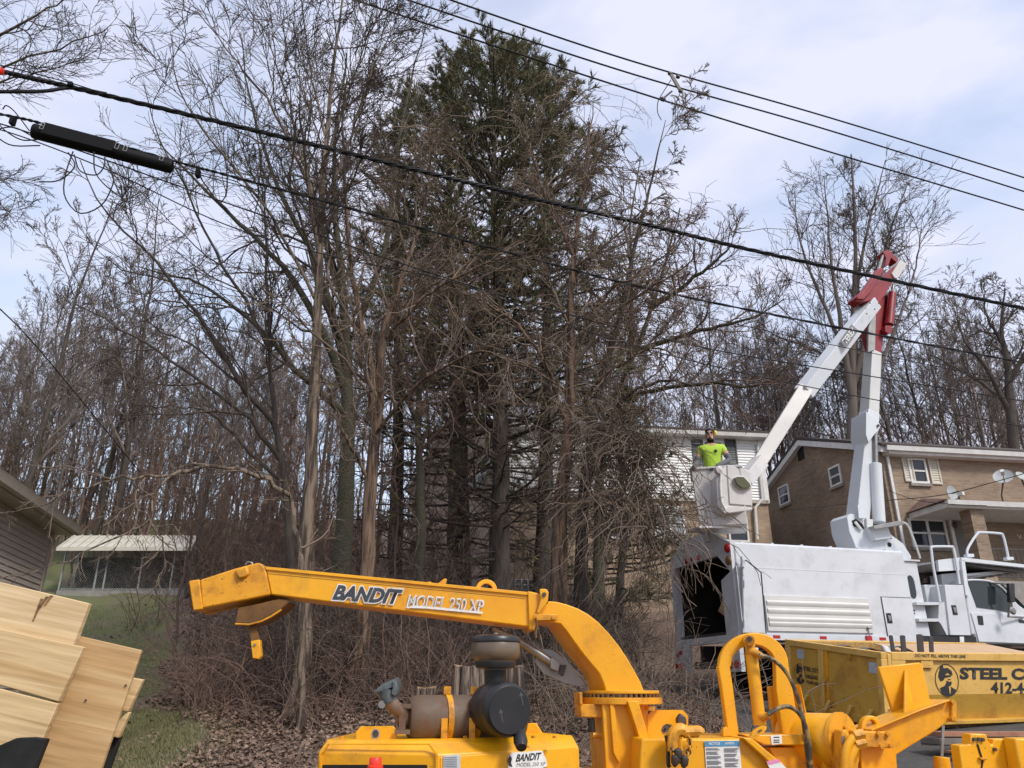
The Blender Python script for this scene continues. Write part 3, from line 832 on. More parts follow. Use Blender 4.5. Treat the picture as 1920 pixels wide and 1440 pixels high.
louvre(bh, qa[0], bex, Z, bfn, .34, qa[2][2] - qa[0][2], M['shutter_cream'])
qb = [wallfit(x, y, bc, bfn) for x, y in ((1747, 908), (1762, 909), (1737, 857))]
louvre(bh, qb[0], bex, Z, bfn, .34, qb[2][2] - qb[0][2], M['shutter_cream'])
bwin(bh, [(1711, 1026), (1780, 1027), (1698, 972)], bc, bfn, bex, cols=2)
bwin(bh, [(1560, 915), (1581, 906), (1552, 880)], B(0, 0, 0), bgn, bey * -1)
bwin(bh, [(1464, 950), (1483, 943), (1458, 916)], B(0, 0, 0), bgn, bey * -1)
vq = wallfit(1502, 851, B(0, 0, 0), bgn)
part('gable_vent', M['dark_inside'], bh, lambda m: m.hexa([vq + bey * a + bgn * o + A(0, 0, z) for z in (-.22, .22) for a, o in ((-.2, 0), (.2, 0), (.2, .03), (-.2, .03))]))
# porch
pz = wallfit(1790, 955, bc, bfn)
pL = at(1778, 958, 20.6); 
pex = bex
def PQ(px, py, d):
    return onplane(px, py, bc + bfn * d, bfn)
g0, g1 = PQ(1778, 957, 1.6), PQ(1960, 952, 1.6)
pz = (g0[2] + g1[2]) / 2
s0 = np.dot(g0 - bc, bex)
PB = lambda s, d, z: A(bc[0], bc[1], 0) + bex * (s0 + s) + bfn * d + A(0, 0, z)
porch = part('porch', M['trim'], bh, lambda m: m.hexa([PB(0, 0.0, pz), PB(6, 0.0, pz), PB(6, 1.6, pz), PB(0, 1.6, pz), PB(0, 0, pz + .16), PB(6, 0, pz + .16), PB(6, 1.6, pz + .16), PB(0, 1.6, pz + .16)]))
part('gutter', M['trim'], porch, lambda m: m.prism([PB(-.05, 1.6, pz + .04), PB(-.05, 1.7, pz + .05), PB(-.05, 1.73, pz + .18), PB(-.05, 1.6, pz + .18)], bex * 6))
part('porch_roof', M['roof_red'], porch, lambda m: m.hexa([PB(-.08, 0.0, pz + .17), PB(6, 0.0, pz + .17), PB(6, 1.7, pz + .19), PB(-.08, 1.7, pz + .19), PB(.5, 0, pz + .62), PB(6, 0, pz + .62), PB(6, 1.6, pz + .22), PB(-.08, 1.6, pz + .22)]))
c0 = PQ(1840, 1000, 1.5)
sc_ = np.dot(c0 - bc, bex) - s0
part('column', M['brick_front'], porch, lambda m: m.hexa([PB(a, b, z) for z in (bz0, pz) for a, b in ((sc_ - .2, 1.1), (sc_ + .2, 1.1), (sc_ + .2, 1.5), (sc_ - .2, 1.5))]))
part('column', M['brick_front'], porch, lambda m: m.hexa([PB(a, b, z) for z in (bz0, pz) for a, b in ((5.5, 1.1), (5.9, 1.1), (5.9, 1.5), (5.5, 1.5))]))
d0, d1 = wallfit(1798, 1052, bc, bfn), wallfit(1832, 975, bc, bfn)
sd = np.dot(d0 - bc, bex)
fz = 4.35
part('door', M['door_grey'], porch, lambda m: m.hexa([B(s, d, z) for z in (fz, fz + 2.05) for s, d in ((sd, -.05), (sd + .9, -.05), (sd + .9, .01), (sd, .01))]))
part('door_frame', M['trim'], porch, lambda m: (m.hexa([B(s, d, z) for z in (fz, fz + 2.15) for s, d in ((sd - .1, -.07), (sd, -.07), (sd, .01), (sd - .1, .01))]), m.hexa([B(s, d, z) for z in (fz, fz + 2.15) for s, d in ((sd + .9, -.07), (sd + 1.0, -.07), (sd + 1.0, .01), (sd + .9, .01))])))
part('porch_floor', M['concrete'], porch, lambda m: m.hexa([PB(0, 0, bz0), PB(6, 0, bz0), PB(6, 1.6, bz0), PB(0, 1.6, bz0), PB(0, 0, fz - .02), PB(6, 0, fz - .02), PB(6, 1.6, fz - .02), PB(0, 1.6, fz - .02)]))
rl = part('railing', M['dark_steel'], porch, lambda m: (m.beam(PB(sc_ + .2, 1.4, fz + .85), PB(5.5, 1.4, fz + .85), .04, .04), m.beam(PB(sc_ + .2, 1.4, fz + .12), PB(5.5, 1.4, fz + .12), .03, .03)))
for i in range(22):
    s = sc_ + .3 + i * .14
    if s < 5.5: part('baluster', M['dark_steel'], rl, lambda m: m.beam(PB(s, 1.4, fz + .1), PB(s, 1.4, fz + .85), .018, .018, up=(1, 0, 0)))
lamp = wallfit(1786, 985, bc, bfn)
part('porch_lamp', M['dark_steel'], porch, lambda m: m.lathe([(.03, 0), (.07, .04), (.07, .14), (.03, .18)], lamp + bfn * .1 - A(0, 0, .1), (0, 0, 1), 10))
hn = wallfit(1908, 1011, bc, bfn)
lettering('house_lettering', 'V', hn, hn + bex * .14, hn + A(0, 0, .13), M['trim'], bh, bfn * .02, offset=.01)
# satellite dishes on the porch roof and wall
def dish(px, py, d, r, aim, lab, foot):
    c = PQ(px, py, d)
    aim = nrm(aim)
    e = empty('satellite_dish', foot(c), lab, 'satellite dish', 'satellite dishes on the brick house')
    prof = [(r * k / 8, .22 * r * (k / 8) ** 2) for k in range(0, 9)]
    prof[0] = (.004, 0)
    mb = MB(); mb.lathe(prof + [(r * .98, .22 * r - .012)] + [(r * k / 8, .22 * r * (k / 8) ** 2 - .012) for k in range(7, 0, -1)], c - aim * .05, aim, 28)
    mb.build('reflector', M['dish'], e)
    up = nrm(np.cross(np.cross(aim, A(0, 0, 1)), aim))
    f = c + aim * r * .9 - up * r * .35
    part('feed_arm', M['galv'], e, lambda m: m.tube([c - up * r * .9, c - up * r * .75 + aim * r * .5, f], .016, 6))
    part('receiver', M['trim'], e, lambda m: m.beam(f - aim * .05, f + aim * .1 , .09, .09))
    ft = foot(c)
    part('mast', M['dark_steel'], e, lambda m: m.tube([ft, ft + A(0, 0, .25), c - aim * .08], .022, 8))
dish(1881, 893, 1.0, .26, (-.45, -.7, .5), 'large round satellite dish standing on the porch roof', lambda c: A(c[0] - .1, c[1] + .12, pz + .34))
dish(1786, 925, 1.45, .22, (.45, -.85, .05), 'small satellite dish at the left end of the porch roof', lambda c: A(c[0] + .22, c[1] + .1, pz + .26))
dish(1918, 893, 1.0, .2, (.2, -.75, .5), 'satellite dish cut off by the right edge of the photo', lambda c: A(c[0] + .1, c[1] + .12, pz + .34))

# ------------------------------------------------------------------ the white sided house behind the trees
wc = at(1425, 823, 25.5); w_ez = wc[2]
wex = nrm(A(5.87, .82, 0)); wfn = nrm(A(.82, -5.87, 0)); wz0 = 3.6
wl0 = 9.05                                        # length of the front
WH = lambda s, d, z: A(wc[0], wc[1], 0) + wex * s - wfn * d + A(0, 0, z)
wgd = nrm(A(-2.1, 4.5, 0))
lc = WH(-wl0, 0, 0)
LG = lambda k, z: lc + wgd * k + A(0, 0, z)
M['brick_white_house'] = brick_mat('pale tan brick', wex, (0.42, 0.31, 0.215), (0.34, 0.235, 0.155), (0.35, 0.28, 0.215), .3, .11)
M['block_side'] = brick_mat('tan block', wgd, (0.42, 0.32, 0.235), (0.36, 0.265, 0.19), (0.33, 0.26, 0.20), .4, .2)
wh = empty('sided_house', A(lc[0] + 4, lc[1] + 3, wz0), 'white sided house with brick lower floor behind the trees', 'house')
sb = wallfit(1428, 938, wc, wfn)[2]
part('lower_wall', M['brick_white_house'], wh, lambda m: m.hexa([WH(-wl0, 0.02, wz0), WH(0, 0.02, wz0), WH(0, .3, wz0), WH(-wl0, .3, wz0), WH(-wl0, 0.02, sb), WH(0, 0.02, sb), WH(0, .3, sb), WH(-wl0, .3, sb)]))
part('upper_wall', M['siding_white'], wh, lambda m: m.hexa([WH(-wl0, -.02, sb), WH(0, -.02, sb), WH(0, .3, sb), WH(-wl0, .3, sb), WH(-wl0, -.02, w_ez), WH(0, -.02, w_ez), WH(0, .3, w_ez), WH(-wl0, .3, w_ez)]))
nb = 22; st = (w_ez - sb) / nb
for i in range(nb):
    z = sb + i * st
    def cb(m):
        a, b = WH(-wl0, -.02, z), WH(-.12, -.02, z)
        m.hexa([a, b, b + wfn * .032, a + wfn * .032, a + A(0, 0, st), b + A(0, 0, st), b + wfn * .004 + A(0, 0, st), a + wfn * .004 + A(0, 0, st)])
    part('clapboard', M['siding_white'], wh, cb, smooth=False)
part('corner_board', M['trim'], wh, lambda m: m.hexa([WH(-.12, -.06, sb - .1), WH(.04, -.06, sb - .1), WH(.04, .3, sb - .1), WH(-.12, .3, sb - .1), WH(-.12, -.06, w_ez), WH(.04, -.06, w_ez), WH(.04, .3, w_ez), WH(-.12, .3, w_ez)]))
part('overhang', M['gutter_tan'], wh, lambda m: m.hexa([WH(-wl0, -.06, sb - .12), WH(0, -.06, sb - .12), WH(0, .05, sb - .12), WH(-wl0, .05, sb - .12), WH(-wl0, -.06, sb - .01), WH(0, -.06, sb - .01), WH(0, .05, sb - .01), WH(-wl0, .05, sb - .01)]))
wpk = 11.4
part('gable_wall', M['block_side'], wh, lambda m: m.prism([LG(0.01, wz0), LG(9.4, wz0), LG(9.4, w_ez), LG(4.9, wpk), LG(0.01, w_ez)], wex * .3))
part('side_wall', M['siding_white'], wh, lambda m: m.hexa([WH(-.3, .3, sb), WH(0, .3, sb), WH(-2.5, 9, sb), WH(-2.8, 9, sb), WH(-.3, .3, w_ez), WH(0, .3, w_ez), WH(-2.5, 9, w_ez), WH(-2.8, 9, w_ez)]))
part('rake_board', M['trim'], wh, lambda m: m.hexa([LG(9.7, w_ez - .1) - wex * .2, LG(9.7, w_ez - .1) + wex * .05, LG(4.9, wpk) + wex * .05, LG(4.9, wpk) - wex * .2, LG(9.7, w_ez + .06) - wex * .2, LG(9.7, w_ez + .06) + wex * .05, LG(4.9, wpk + .16) + wex * .05, LG(4.9, wpk + .16) - wex * .2]))
def wroof(m):
    e0, e1, r0, r1 = LG(-.4, w_ez + .05) - wex * .2, WH(.3, -.4, w_ez + .05), LG(4.9, wpk + .17) - wex * .2, LG(4.9, wpk + .17) + wex * 9.3
    f0, f1 = LG(9.8, w_ez + .05) - wex * .2, LG(9.8, w_ez + .05) + wex * 9.3
    u = A(0, 0, .1)
    m.hexa([e0, e1, r1, r0, e0 + u, e1 + u, r1 + u, r0 + u]); m.hexa([r0, r1, f1, f0, r0 + u, r1 + u, f1 + u, f0 + u])
part('roof', M['roof'], wh, wroof)
part('gutter', M['trim'], wh, lambda m: m.prism([WH(-wl0, -.3, w_ez - .08), WH(-wl0, -.4, w_ez - .06), WH(-wl0, -.43, w_ez + .06), WH(-wl0, 0, w_ez + .06), WH(-wl0, 0, w_ez - .08)], wex * (wl0 + .15)))
def wdown(m):
    q = [wallfit(x, y, wc + wfn * .1, wfn) for x, y in ((1420, 832), (1430, 935), (1416, 952), (1420, 1012))]
    m.tube(q, .05, 8)
part('downspout', M['trim'], wh, wdown)
q = [wallfit(x, y, wc + wfn * .03, wfn) for x, y in ((1363, 872), (1380, 872), (1360, 824))]
louvre(wh, q[0], wex, Z, wfn, .4, q[2][2] - q[0][2], M['shutter_dark'])
q = [wallfit(x, y, wc + wfn * .03, wfn) for x, y in ((1300, 872), (1318, 872), (1297, 824))]
louvre(wh, q[0], wex, Z, wfn, .38, q[2][2] - q[0][2], M['shutter_dark'])
bwin(wh, [(1321, 872), (1358, 872), (1318, 826)], wc + wfn * .03, wfn, wex)
M['glass_pale'] = glass_mat('curtained glass', (0.32, 0.34, 0.35), .15)
bwin(wh, [(1228, 1010), (1288, 1011), (1226, 948)], wc + wfn * .0, wfn, wex, cols=2, frame=.1, glass=M['glass_pale'])
bwin(wh, [(1367, 1016), (1405, 1017), (1365, 970)], wc + wfn * .0, wfn, wex)
bwin(wh, [(1140, 1010), (1180, 1010), (1138, 950)], wc + wfn * .0, wfn, wex)
gq = [wallfit(x, y, wc, wfn) for x, y in ((966, 1106), (1014, 1106), (966, 1086))]
gb_ = part('glass_block_window', M['trim'], wh, lambda m: m.hexa([gq[0] - wfn * .03, gq[1] - wfn * .03, gq[1] + wfn * .03, gq[0] + wfn * .03] + [p + A(0, 0, gq[2][2] - gq[0][2]) for p in (gq[0] - wfn * .03, gq[1] - wfn * .03, gq[1] + wfn * .03, gq[0] + wfn * .03)]))
bwid, bhei = np.linalg.norm(gq[1] - gq[0]) / 4, (gq[2][2] - gq[0][2]) / 2
for i in range(4):
    for j in range(2):
        o = gq[0] + wex * (i * bwid + .02) + A(0, 0, j * bhei + .02) + wfn * .03
        part('glass_block', M['glass'], gb_, lambda m: m.hexa([o, o + wex * (bwid - .04), o + wex * (bwid - .04) + wfn * .02, o + wfn * .02] + [p + A(0, 0, bhei - .04) for p in (o, o + wex * (bwid - .04), o + wex * (bwid - .04) + wfn * .02, o + wfn * .02)]))
gn = nrm(np.cross(wgd, Z)); gn = gn if gn[0] < 0 else -gn
aq = wallfit(905, 910, lc, gn)
ac = MB(); ac.hexa([aq + wgd * a + gn * o + A(0, 0, z) for z in (-.25, .25) for a, o in ((-.35, -.02), (.35, -.02), (.35, .35), (-.35, .35))])
ao = ac.build('air_conditioner', M['dish'], wh, .02)
for i in range(5):
    z = -.2 + i * .09
    part('louvre_slat', M['door_grey'], ao, lambda m: m.hexa([aq + wgd * a + gn * o + A(0, 0, zz) for zz in (z, z + .04) for a, o in ((-.3, .35), (.3, .35), (.3, .365), (-.3, .365))]))
bwin(wh, [(900, 895), (880, 895), (900, 860)], lc, gn, -wgd)
# ------------------------------------------------------------------ the bucket truck
t_ang = R(16)
tex = A(cos(t_ang), sin(t_ang), 0); tey = A(-sin(t_ang), cos(t_ang), 0)
tr0 = at(1392, 1190, 14.0); tg = H(tr0[0] + 2, tr0[1] + 1.0)
tO = A(tr0[0], tr0[1], 0)
T = lambda s, d, z: tO + tex * s + tey * d + A(0, 0, z)
def TP(px, py, d=0.0):                     # pixel -> point on the plane d metres inboard of the near side
    return onplane(px, py, tO + tey * d, tey)
def TS(px, py, d=0.0):
    p = TP(px, py, d); return np.dot(p - tO, tex), p[2]
truck = empty('bucket_truck', T(3, 1.15, tg), 'white bucket truck with chip box and raised boom in front of the brick house', 'truck')
zb, zt = TS(1500, 1190)[1], TS(1392, 1015)[1]
LEN = TS(1706, 1110)[0]
WID = 2.35
def Z4(x, y): return (1240 + x * 680 / 1920, 780 + y * 680 / 1920)
def thing_hexa(m, s0, s1, d0, d1, z0, z1):
    m.hexa([T(s0, d0, z0), T(s1, d0, z0), T(s1, d1, z0), T(s0, d1, z0), T(s0, d0, z1), T(s1, d0, z1), T(s1, d1, z1), T(s0, d1, z1)])
def tbox(name, m_, parent, s0, s1, d0, d1, z0, z1, bevel=0.0):
    return part(name, m_, parent, lambda m: thing_hexa(m, s0, s1, d0, d1, z0, z1), bevel)
# chip box: shell of walls and roof open at the rear
cb_ = tbox('chip_box', M['white'], truck, 0, LEN, 0, .05, zb, zt - .10)
tbox('side_wall', M['white'], cb_, 0, LEN, WID - .05, WID, zb, zt - .10)
tbox('front_wall', M['white'], cb_, LEN - .05, LEN, .05, WID - .05, zb, zt - .10)
tbox('floor', M['dark_steel'], cb_, 0, LEN, .05, WID - .05, zb, zb + .06)
def shade_liner(m):
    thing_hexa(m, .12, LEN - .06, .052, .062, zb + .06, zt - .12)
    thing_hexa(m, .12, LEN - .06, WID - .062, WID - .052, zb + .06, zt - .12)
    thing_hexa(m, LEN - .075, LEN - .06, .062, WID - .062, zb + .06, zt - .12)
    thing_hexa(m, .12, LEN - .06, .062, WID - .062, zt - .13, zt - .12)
part('shade_liner', M['dark_inside'], cb_, shade_liner)  # near-black sheets: interior shade, chips and rust put into the colour
def roofp(m):
    pr = [(0, zt - .10), (0, zt - .05), (.03, zt - .012), (.10, zt), (WID - .10, zt), (WID - .03, zt - .012), (WID, zt - .05), (WID, zt - .10)]
    m.prism([T(0, d, z) for d, z in pr], tex * LEN)
part('roof', M['white'], cb_, roofp)
for i in range(6):
    s = .25 + i * (LEN - .4) / 5.2
    tbox('roof_rib', M['white'], cb_, s, s + .05, .12, WID - .12, zt, zt + .025)
# rear frame: header with lights, posts, sill
hz = zt - .42
def header(m):
    poly = [(0, zt - .02), (.10, zt + .02), (.55, zt + .22), (.9, zt + .30), (WID - .9, zt + .30), (WID - .45, zt + .2), (WID - .05, zt + .0), (WID, zt - .05), (WID, zt - .45), (WID - .06, zt - .42), (WID - .18, zt - .20), (.48, zt - .20), (.10, zt - .52), (0, zt - .52)]
    m.prism([T(-.06, d, z) for d, z in poly], tex * .10)
hd = part('rear_header', M['white'], truck, header)
def rlamp(m, d, z, r): m.lathe([(r, 0), (r, .02), (r * .85, .035), (r * .4, .045)], T(-.06, d, z), -tex, 16)
for d, z, r, mm in ((.09, zt - .12, .085, 'red_light'), (.09, zt - .34, .085, 'amber'), (1.15, zt - .13, .05, 'red_light'), (1.4, zt - .13, .05, 'red_light'), (1.65, zt - .13, .05, 'red_light')):
    part('marker_lamp', M[mm], hd, lambda m: rlamp(m, d, z, r))
for d in (.72, 1.72):
    tbox('stop_block', M['white'], hd, -.12, -.06, d - .06, d + .06, zt + .1, zt + .32)
part('header_brace', M['white'], hd, lambda m: m.beam(T(-.12, .72, zt + .3), T(.1, 1.35, zt + .36), .05, .06))
tbox('rear_post', M['white'], truck, -.06, .04, WID - .06, WID, zb, zt - .45)
tbox('rear_post', M['white'], truck, -.06, .04, 0, .10, zb, zt - .52)
bump = tbox('rear_sill', M['white'], truck, -.08, .05, 0, WID, zb - .12, zb)
lt = tbox('light_box', M['white'], truck, -.10, -.02, WID - .55, WID + .02, zb - .62, zb - .12)
tbox('reflector', M['red_light'], lt, -.112, -.10, WID - .3, WID - .18, zb - .27, zb - .2)
for d, z, r in ((WID - .12, zb - .3, .05), (WID - .07, zb - .5, .07), (WID - .25, zb - .5, .07)):
    part('tail_lamp', M['red_light'], lt, lambda m: m.lathe([(r, 0), (r, .02), (r * .6, .03)], T(-.10, d, z), -tex, 14))
lt2 = tbox('light_box', M['white'], truck, -.10, -.02, -.02, .5, zb - .62, zb - .12)
for d in (.1, .3):
    part('tail_lamp', M['red_light'], lt2, lambda m: m.lathe([(.07, 0), (.07, .02), (.04, .03)], T(-.10, d, zb - .5), -tex, 14))
# open rear door folded back along the near side
def door(m):
    m.prism([TP(*Z4(x, y), -.10) for x, y in ((432, 778), (448, 772), (522, 832), (548, 1150), (437, 1148))], tey * .05)
dr = part('rear_door', M['white'], truck, door, .008)
part('door_gasket', M['black'], dr, lambda m: m.tube([TP(*Z4(x, y), -.052) for x, y in ((430, 772), (449, 764), (528, 829), (555, 1152))], .012, 5))
def doorback(m):
    a = [TP(*Z4(x, y), -.10) for x, y in ((432, 778), (437, 1148))]
    z0, z1 = a[1][2], a[0][2] - .05
    s_ = np.dot(a[1] - tO, tex)
    m.hexa([T(s_ - .012, -.10, z0), T(s_, -.10, z0), T(s_ - .02, .42, z0), T(s_ - .032, .42, z0), T(s_ - .012, -.10, z1), T(s_, -.10, z1), T(s_ - .02, .42, z1 - .2), T(s_ - .032, .42, z1 - .2)])
db = part('door_edge_panel', M['white'], dr, doorback)
hp = T(np.dot(TP(*Z4(437, 1000), -.1) - tO, tex) - .03, .22, TS(*Z4(405, 985))[1])
part('door_latch', M['black'], dr, lambda m: m.hexa([hp + tey * a + tex * b + A(0, 0, z) for z in (-.12, .12) for b, a in ((-.012, -.05), (.012, -.05), (.012, .05), (-.012, .05))]))
part('hinge', M['white'], dr, lambda m: m.cyl(TP(*Z4(432, 800), -.12), TP(*Z4(428, 745), -.12), .035, n=10))
for y in (870, 1080):
    part('hinge', M['galv'], dr, lambda m: m.cyl(TP(*Z4(436, y), -.13), TP(*Z4(436, y + 40), -.13), .016, n=8))
# side details
seam = [TS(*Z4(520, 790)), TS(*Z4(1290, 820))]
part('side_seam', M['boom_white'], cb_, lambda m: thing_hexa(m, .3, LEN, -.004, 0, zt - .47, zt - .455))
pa, pb = TS(*Z4(540, 950)), TS(*Z4(1090, 965))
pz1 = (pa[1] + pb[1]) / 2; pz0 = TS(*Z4(550, 1140))[1] * .5 + TS(*Z4(1100, 1150))[1] * .5
pn = tbox('side_panel', M['offwhite'], truck, pa[0], pb[0], -.03, -.001, pz0, pz1, .006)
for f in (.14, .36, .60, .72):
    z = pz1 - (pz1 - pz0) * f
    part('pressed_rib', M['offwhite'], pn, lambda m: m.prism([T(pa[0] + .03, -.03, z), T(pa[0] + .03, -.055, z - .03), T(pa[0] + .03, -.055, z - .06), T(pa[0] + .03, -.03, z - .10)], tex * (pb[0] - pa[0] - .06)))
pc, pd = TS(*Z4(1163, 960)), TS(*Z4(1310, 960))
ca = tbox('cabinet_door', M['white'], truck, pc[0], min(pd[0], LEN - .02), -.018, -.001, TS(*Z4(1190, 1182))[1] + .02, pc[1], .004)
part('door_seal', M['black'], ca, lambda m: (thing_hexa(m, pc[0] - .012, LEN - .02, -.01, -.001, pc[1], pc[1] + .014), thing_hexa(m, pc[0] - .012, pc[0], -.01, -.001, TS(*Z4(1190, 1182))[1] + .02, pc[1])))
def latch(parent, px, py, d):
    q = TP(px, py, d)
    l_ = part('latch', M['black'], parent, lambda m: m.hexa([q + tex * a + tey * b + A(0, 0, z) for z in (-.09, .09) for a, b in ((-.055, -.012), (.055, -.012), (.055, .0), (-.055, .0))]), .006)
    part('paddle', M['steel'], l_, lambda m: m.hexa([q + tex * a + tey * b + A(0, 0, z) for z in (-.05, .045) for a, b in ((-.03, -.022), (.03, -.022), (.03, -.012), (-.03, -.012))]), .004)
latch(ca, *Z4(1206, 1070), -.018)
zr = zb - .06
tbox('rub_rail', M['white'], truck, .35, LEN, -.03, .05, zb - .10, zb - .002)
for x in (605, 850, 1163):
    s = TS(*Z4(x, 1166))[0]
    tbox('reflector', M['red_light'], truck, s - .07, s + .07, -.036, -.03, zb - .07, zb - .02)
s = TS(*Z4(1088, 1168))[0]
tl = tbox('marker_light', M['red_light'], truck, s - .06, s + .06, -.06, -.03, zb - .1, zb - .0)
part('antenna_knob', M['galv'], tl, lambda m: (m.cyl(T(s + .02, -.05, zb), T(s + .02, -.05, zb + .14), .01, n=8), m.lathe([(.02, 0), (.035, .02), (.02, .05)], T(s + .02, -.05, zb + .12), (0, 0, 1), 10)))
# frame rail, wheels, mudflaps
for d in (.65, 1.6):
    tbox('frame_rail', M['dark_steel'], truck, .1, 7.6, d, d + .09, zb - .42, zb - .13)
def wheel(s, d, r=.48, w=.27):
    c = T(s, d, tg + r - .01)
    t = MB(); t.lathe([(r * .62, -w / 2), (r * .93, -w / 2), (r, -w / 2 + .05), (r, w / 2 - .05), (r * .93, w / 2), (r * .62, w / 2)], c, tey, 30)
    o = t.build('wheel', M['rubber'], truck)
    part('rim', M['steel'], o, lambda m: m.lathe([(r * .62, -w / 2 + .02), (r * .5, -w / 2 + .08), (r * .2, -w / 2 + .03), (r * .2, w / 2 - .03), (r * .62, w / 2 - .02)], c, tey, 24))
for s in (1.7, 6.9):
    wheel(s, .2); wheel(s, WID - .2)
    if s < 3: wheel(s, .52); wheel(s, WID - .52)
for d in (.0, WID - .6):
    tbox('mudflap', M['rubber'], truck, .95, .975, d, d + .6, tg + .12, zb - .2)
for s0_, s1_ in ((.02, .9),):
    tbox('step_bumper', M['dark_steel'], truck, s0_, s0_ + .1, .5, WID - .55, zb - .55, zb - .42)
# pedestal bay between box and cab
bay0 = LEN
bs1 = TS(1722, 1130)[0]
bay = tbox('pedestal_housing', M['white'], truck, LEN + .005, bs1 + .25, .12, WID - .2, zb - .02, TS(*Z4(1330, 770), .12)[1], .01)
wq = TP(*Z4(1325, 905), .12)
part('oval_window', M['cab_glass'], bay, lambda m: m.prism([wq + tex * (.085 * cos(a) ** 1) * 1.0 + A(0, 0, .22 * np.sign(sin(a)) * abs(sin(a)) ** .55) - tey * .006 for a in np.linspace(0, 2 * pi, 20, endpoint=False)], tey * .004))
part('bay_cap', M['white'], bay, lambda m: thing_hexa(m, LEN + .01, bs1 + .3, .08, WID - .16, TS(*Z4(1330, 770), .12)[1], TS(*Z4(1330, 770), .12)[1] + .03))
for y in (1030, 1045):
    q = TP(*Z4(1338, y), .12)
    part('rivet', M['dark_steel'], bay, lambda m: m.cyl(q - tey * .001, q - tey * .012, .016, n=10))
# catwalk step, cabinet, rails
def poly_side(name, zpts, d, depth, m_, parent, bevel=0.0):
    return part(name, m_, parent, lambda m: m.prism([TP(*Z4(x, y), d) for x, y in zpts], tey * depth), bevel)
c1 = poly_side('tool_cabinet', [(1500, 893), (1598, 895), (1640, 1162), (1530, 1160)], -.02, .55, M['white'], truck, .008)
latch(c1, *Z4(1551, 1027), -.02)
def stepbox(m):
    a = [TP(*Z4(x, y), .02) for x, y in ((1350, 985), (1490, 985), (1475, 1000), (1352, 1000))]
    m.prism(a, tey * .5)
    m.prism([TP(*Z4(x, y), .02) for x, y in ((1362, 1072), (1465, 1072), (1468, 1088), (1366, 1088))], tey * .5)
    m.prism([TP(*Z4(x, y), .02) for x, y in ((1470, 985), (1502, 985), (1528, 1160), (1512, 1160), (1480, 1100), (1466, 1085))], tey * .5)
    m.prism([TP(*Z4(x, y), .5) for x, y in ((1352, 985), (1500, 985), (1520, 1160), (1370, 1160))], tey * .03)
part('access_steps', M['white'], truck, stepbox)
poly_side('upper_cabinet', [(1392, 893), (1500, 893), (1520, 1000), (1410, 1000)], .35, .4, M['white'], truck, .008)
poly_side('running_board', [(1365, 1163), (1665, 1168), (1670, 1200), (1372, 1198)], .02, .3, M['black'], truck)
pl_ = poly_side('warning_placard', [(1580, 1168), (1602, 1168), (1604, 1198), (1582, 1198)], .0, .015, M['decal_white'], truck)
def hoop(pts, d, r=.026):
    q = spline([TP(*Z4(x, y), d) for x, y in pts], 30)
    return part('grab_rail', M['boom_white'], truck, lambda m: m.tube(q, r, 8))
hoop([(1475, 985), (1465, 930), (1440, 800), (1430, 720), (1428, 700), (1440, 692), (1530, 692), (1545, 700), (1560, 770), (1578, 890)], .05)
hoop([(1625, 745), (1618, 715), (1640, 670), (1672, 625), (1690, 616), (1790, 622), (1808, 632), (1822, 680), (1838, 758)], .6)
for x, y in ((1628, 740), (1838, 756)):
    q = TP(*Z4(x, y), .6)
    part('rail_foot', M['boom_white'], truck, lambda m: m.box(q[0] - .07, q[0] + .07, q[1] - .07, q[1] + .07, q[2] - .03, q[2] + .03))
# cab guard deck
gd = poly_side('cab_guard', [(1590, 748), (1960, 790), (1960, 806), (1592, 768)], .05, WID - .2, M['boom_white'], truck)
for i in range(10):
    d = .15 + i * .2
    part('deck_slat', M['dark_steel'], gd, lambda m: m.prism([TP(*Z4(x, y), .05) + tey * (d - .05) for x, y in ((1600, 772), (1960, 812), (1960, 822), (1602, 782))], tey * .12))
poly_side('guard_post', [(1588, 760), (1606, 764), (1632, 948), (1612, 950)], .05, .09, M['boom_white'], truck)
poly_side('guard_side', [(1465, 762), (1590, 748), (1594, 815), (1470, 822)], .1, .06, M['boom_white'], truck)
poly_side('hydraulic_reservoir', [(1352, 792), (1470, 772), (1474, 822), (1356, 830)], .5, .7, M['dark_steel'], truck, .01)
poly_side('deck_crossbar', [(1350, 782), (1600, 752), (1600, 762), (1352, 792)], .3, .05, M['galv'], truck)
poly_side('valve_rack', [(1370, 860), (1600, 850), (1600, 880), (1370, 885)], .9, .4, M['dark_steel'], truck)
poly_side('cab_back', [(1480, 838), (1612, 825), (1640, 1000), (1500, 1000)], .55, .3, M['white'], truck)
poly_side('light_bar', [(1610, 835), (1880, 812), (1882, 824), (1612, 848)], .4, 1.2, M['boom_white'], truck)
# cab
cab = empty('cab', T(LEN + 2.2, 1.1, zb - .3)); cab.parent = truck; cab.location = Vector(wloc(cab) - wloc(truck))
def cabbody(m):
    out = [(1612, 950), (1618, 872), (1640, 862), (1740, 868), (1800, 898), (1858, 962), (1895, 1000), (1935, 1030), (2100, 1070), (2100, 1215), (1672, 1204), (1660, 1160), (1640, 1160)]
    P_ = [TP(*Z4(x, y), .10) for x, y in out]
    m.prism(P_, tey * (WID - .3))
part('cab_shell', M['white'], cab, cabbody, .03)
def doorp(m):
    m.prism([TP(*Z4(x, y), .08) for x, y in ((1640, 1042), (1655, 1040), (1880, 1052), (1960, 1062), (1960, 1206), (1682, 1196), (1668, 1140))], tey * .02)
cd = part('door', M['white'], cab, doorp, .008)
sg = part('side_window', M['cab_glass'], cab, lambda m: m.prism([TP(*Z4(x, y), .085) for x, y in ((1623, 874), (1660, 872), (1742, 880), (1800, 912), (1858, 976), (1862, 1030), (1848, 1040), (1780, 1026), (1672, 1012))], tey * .012))
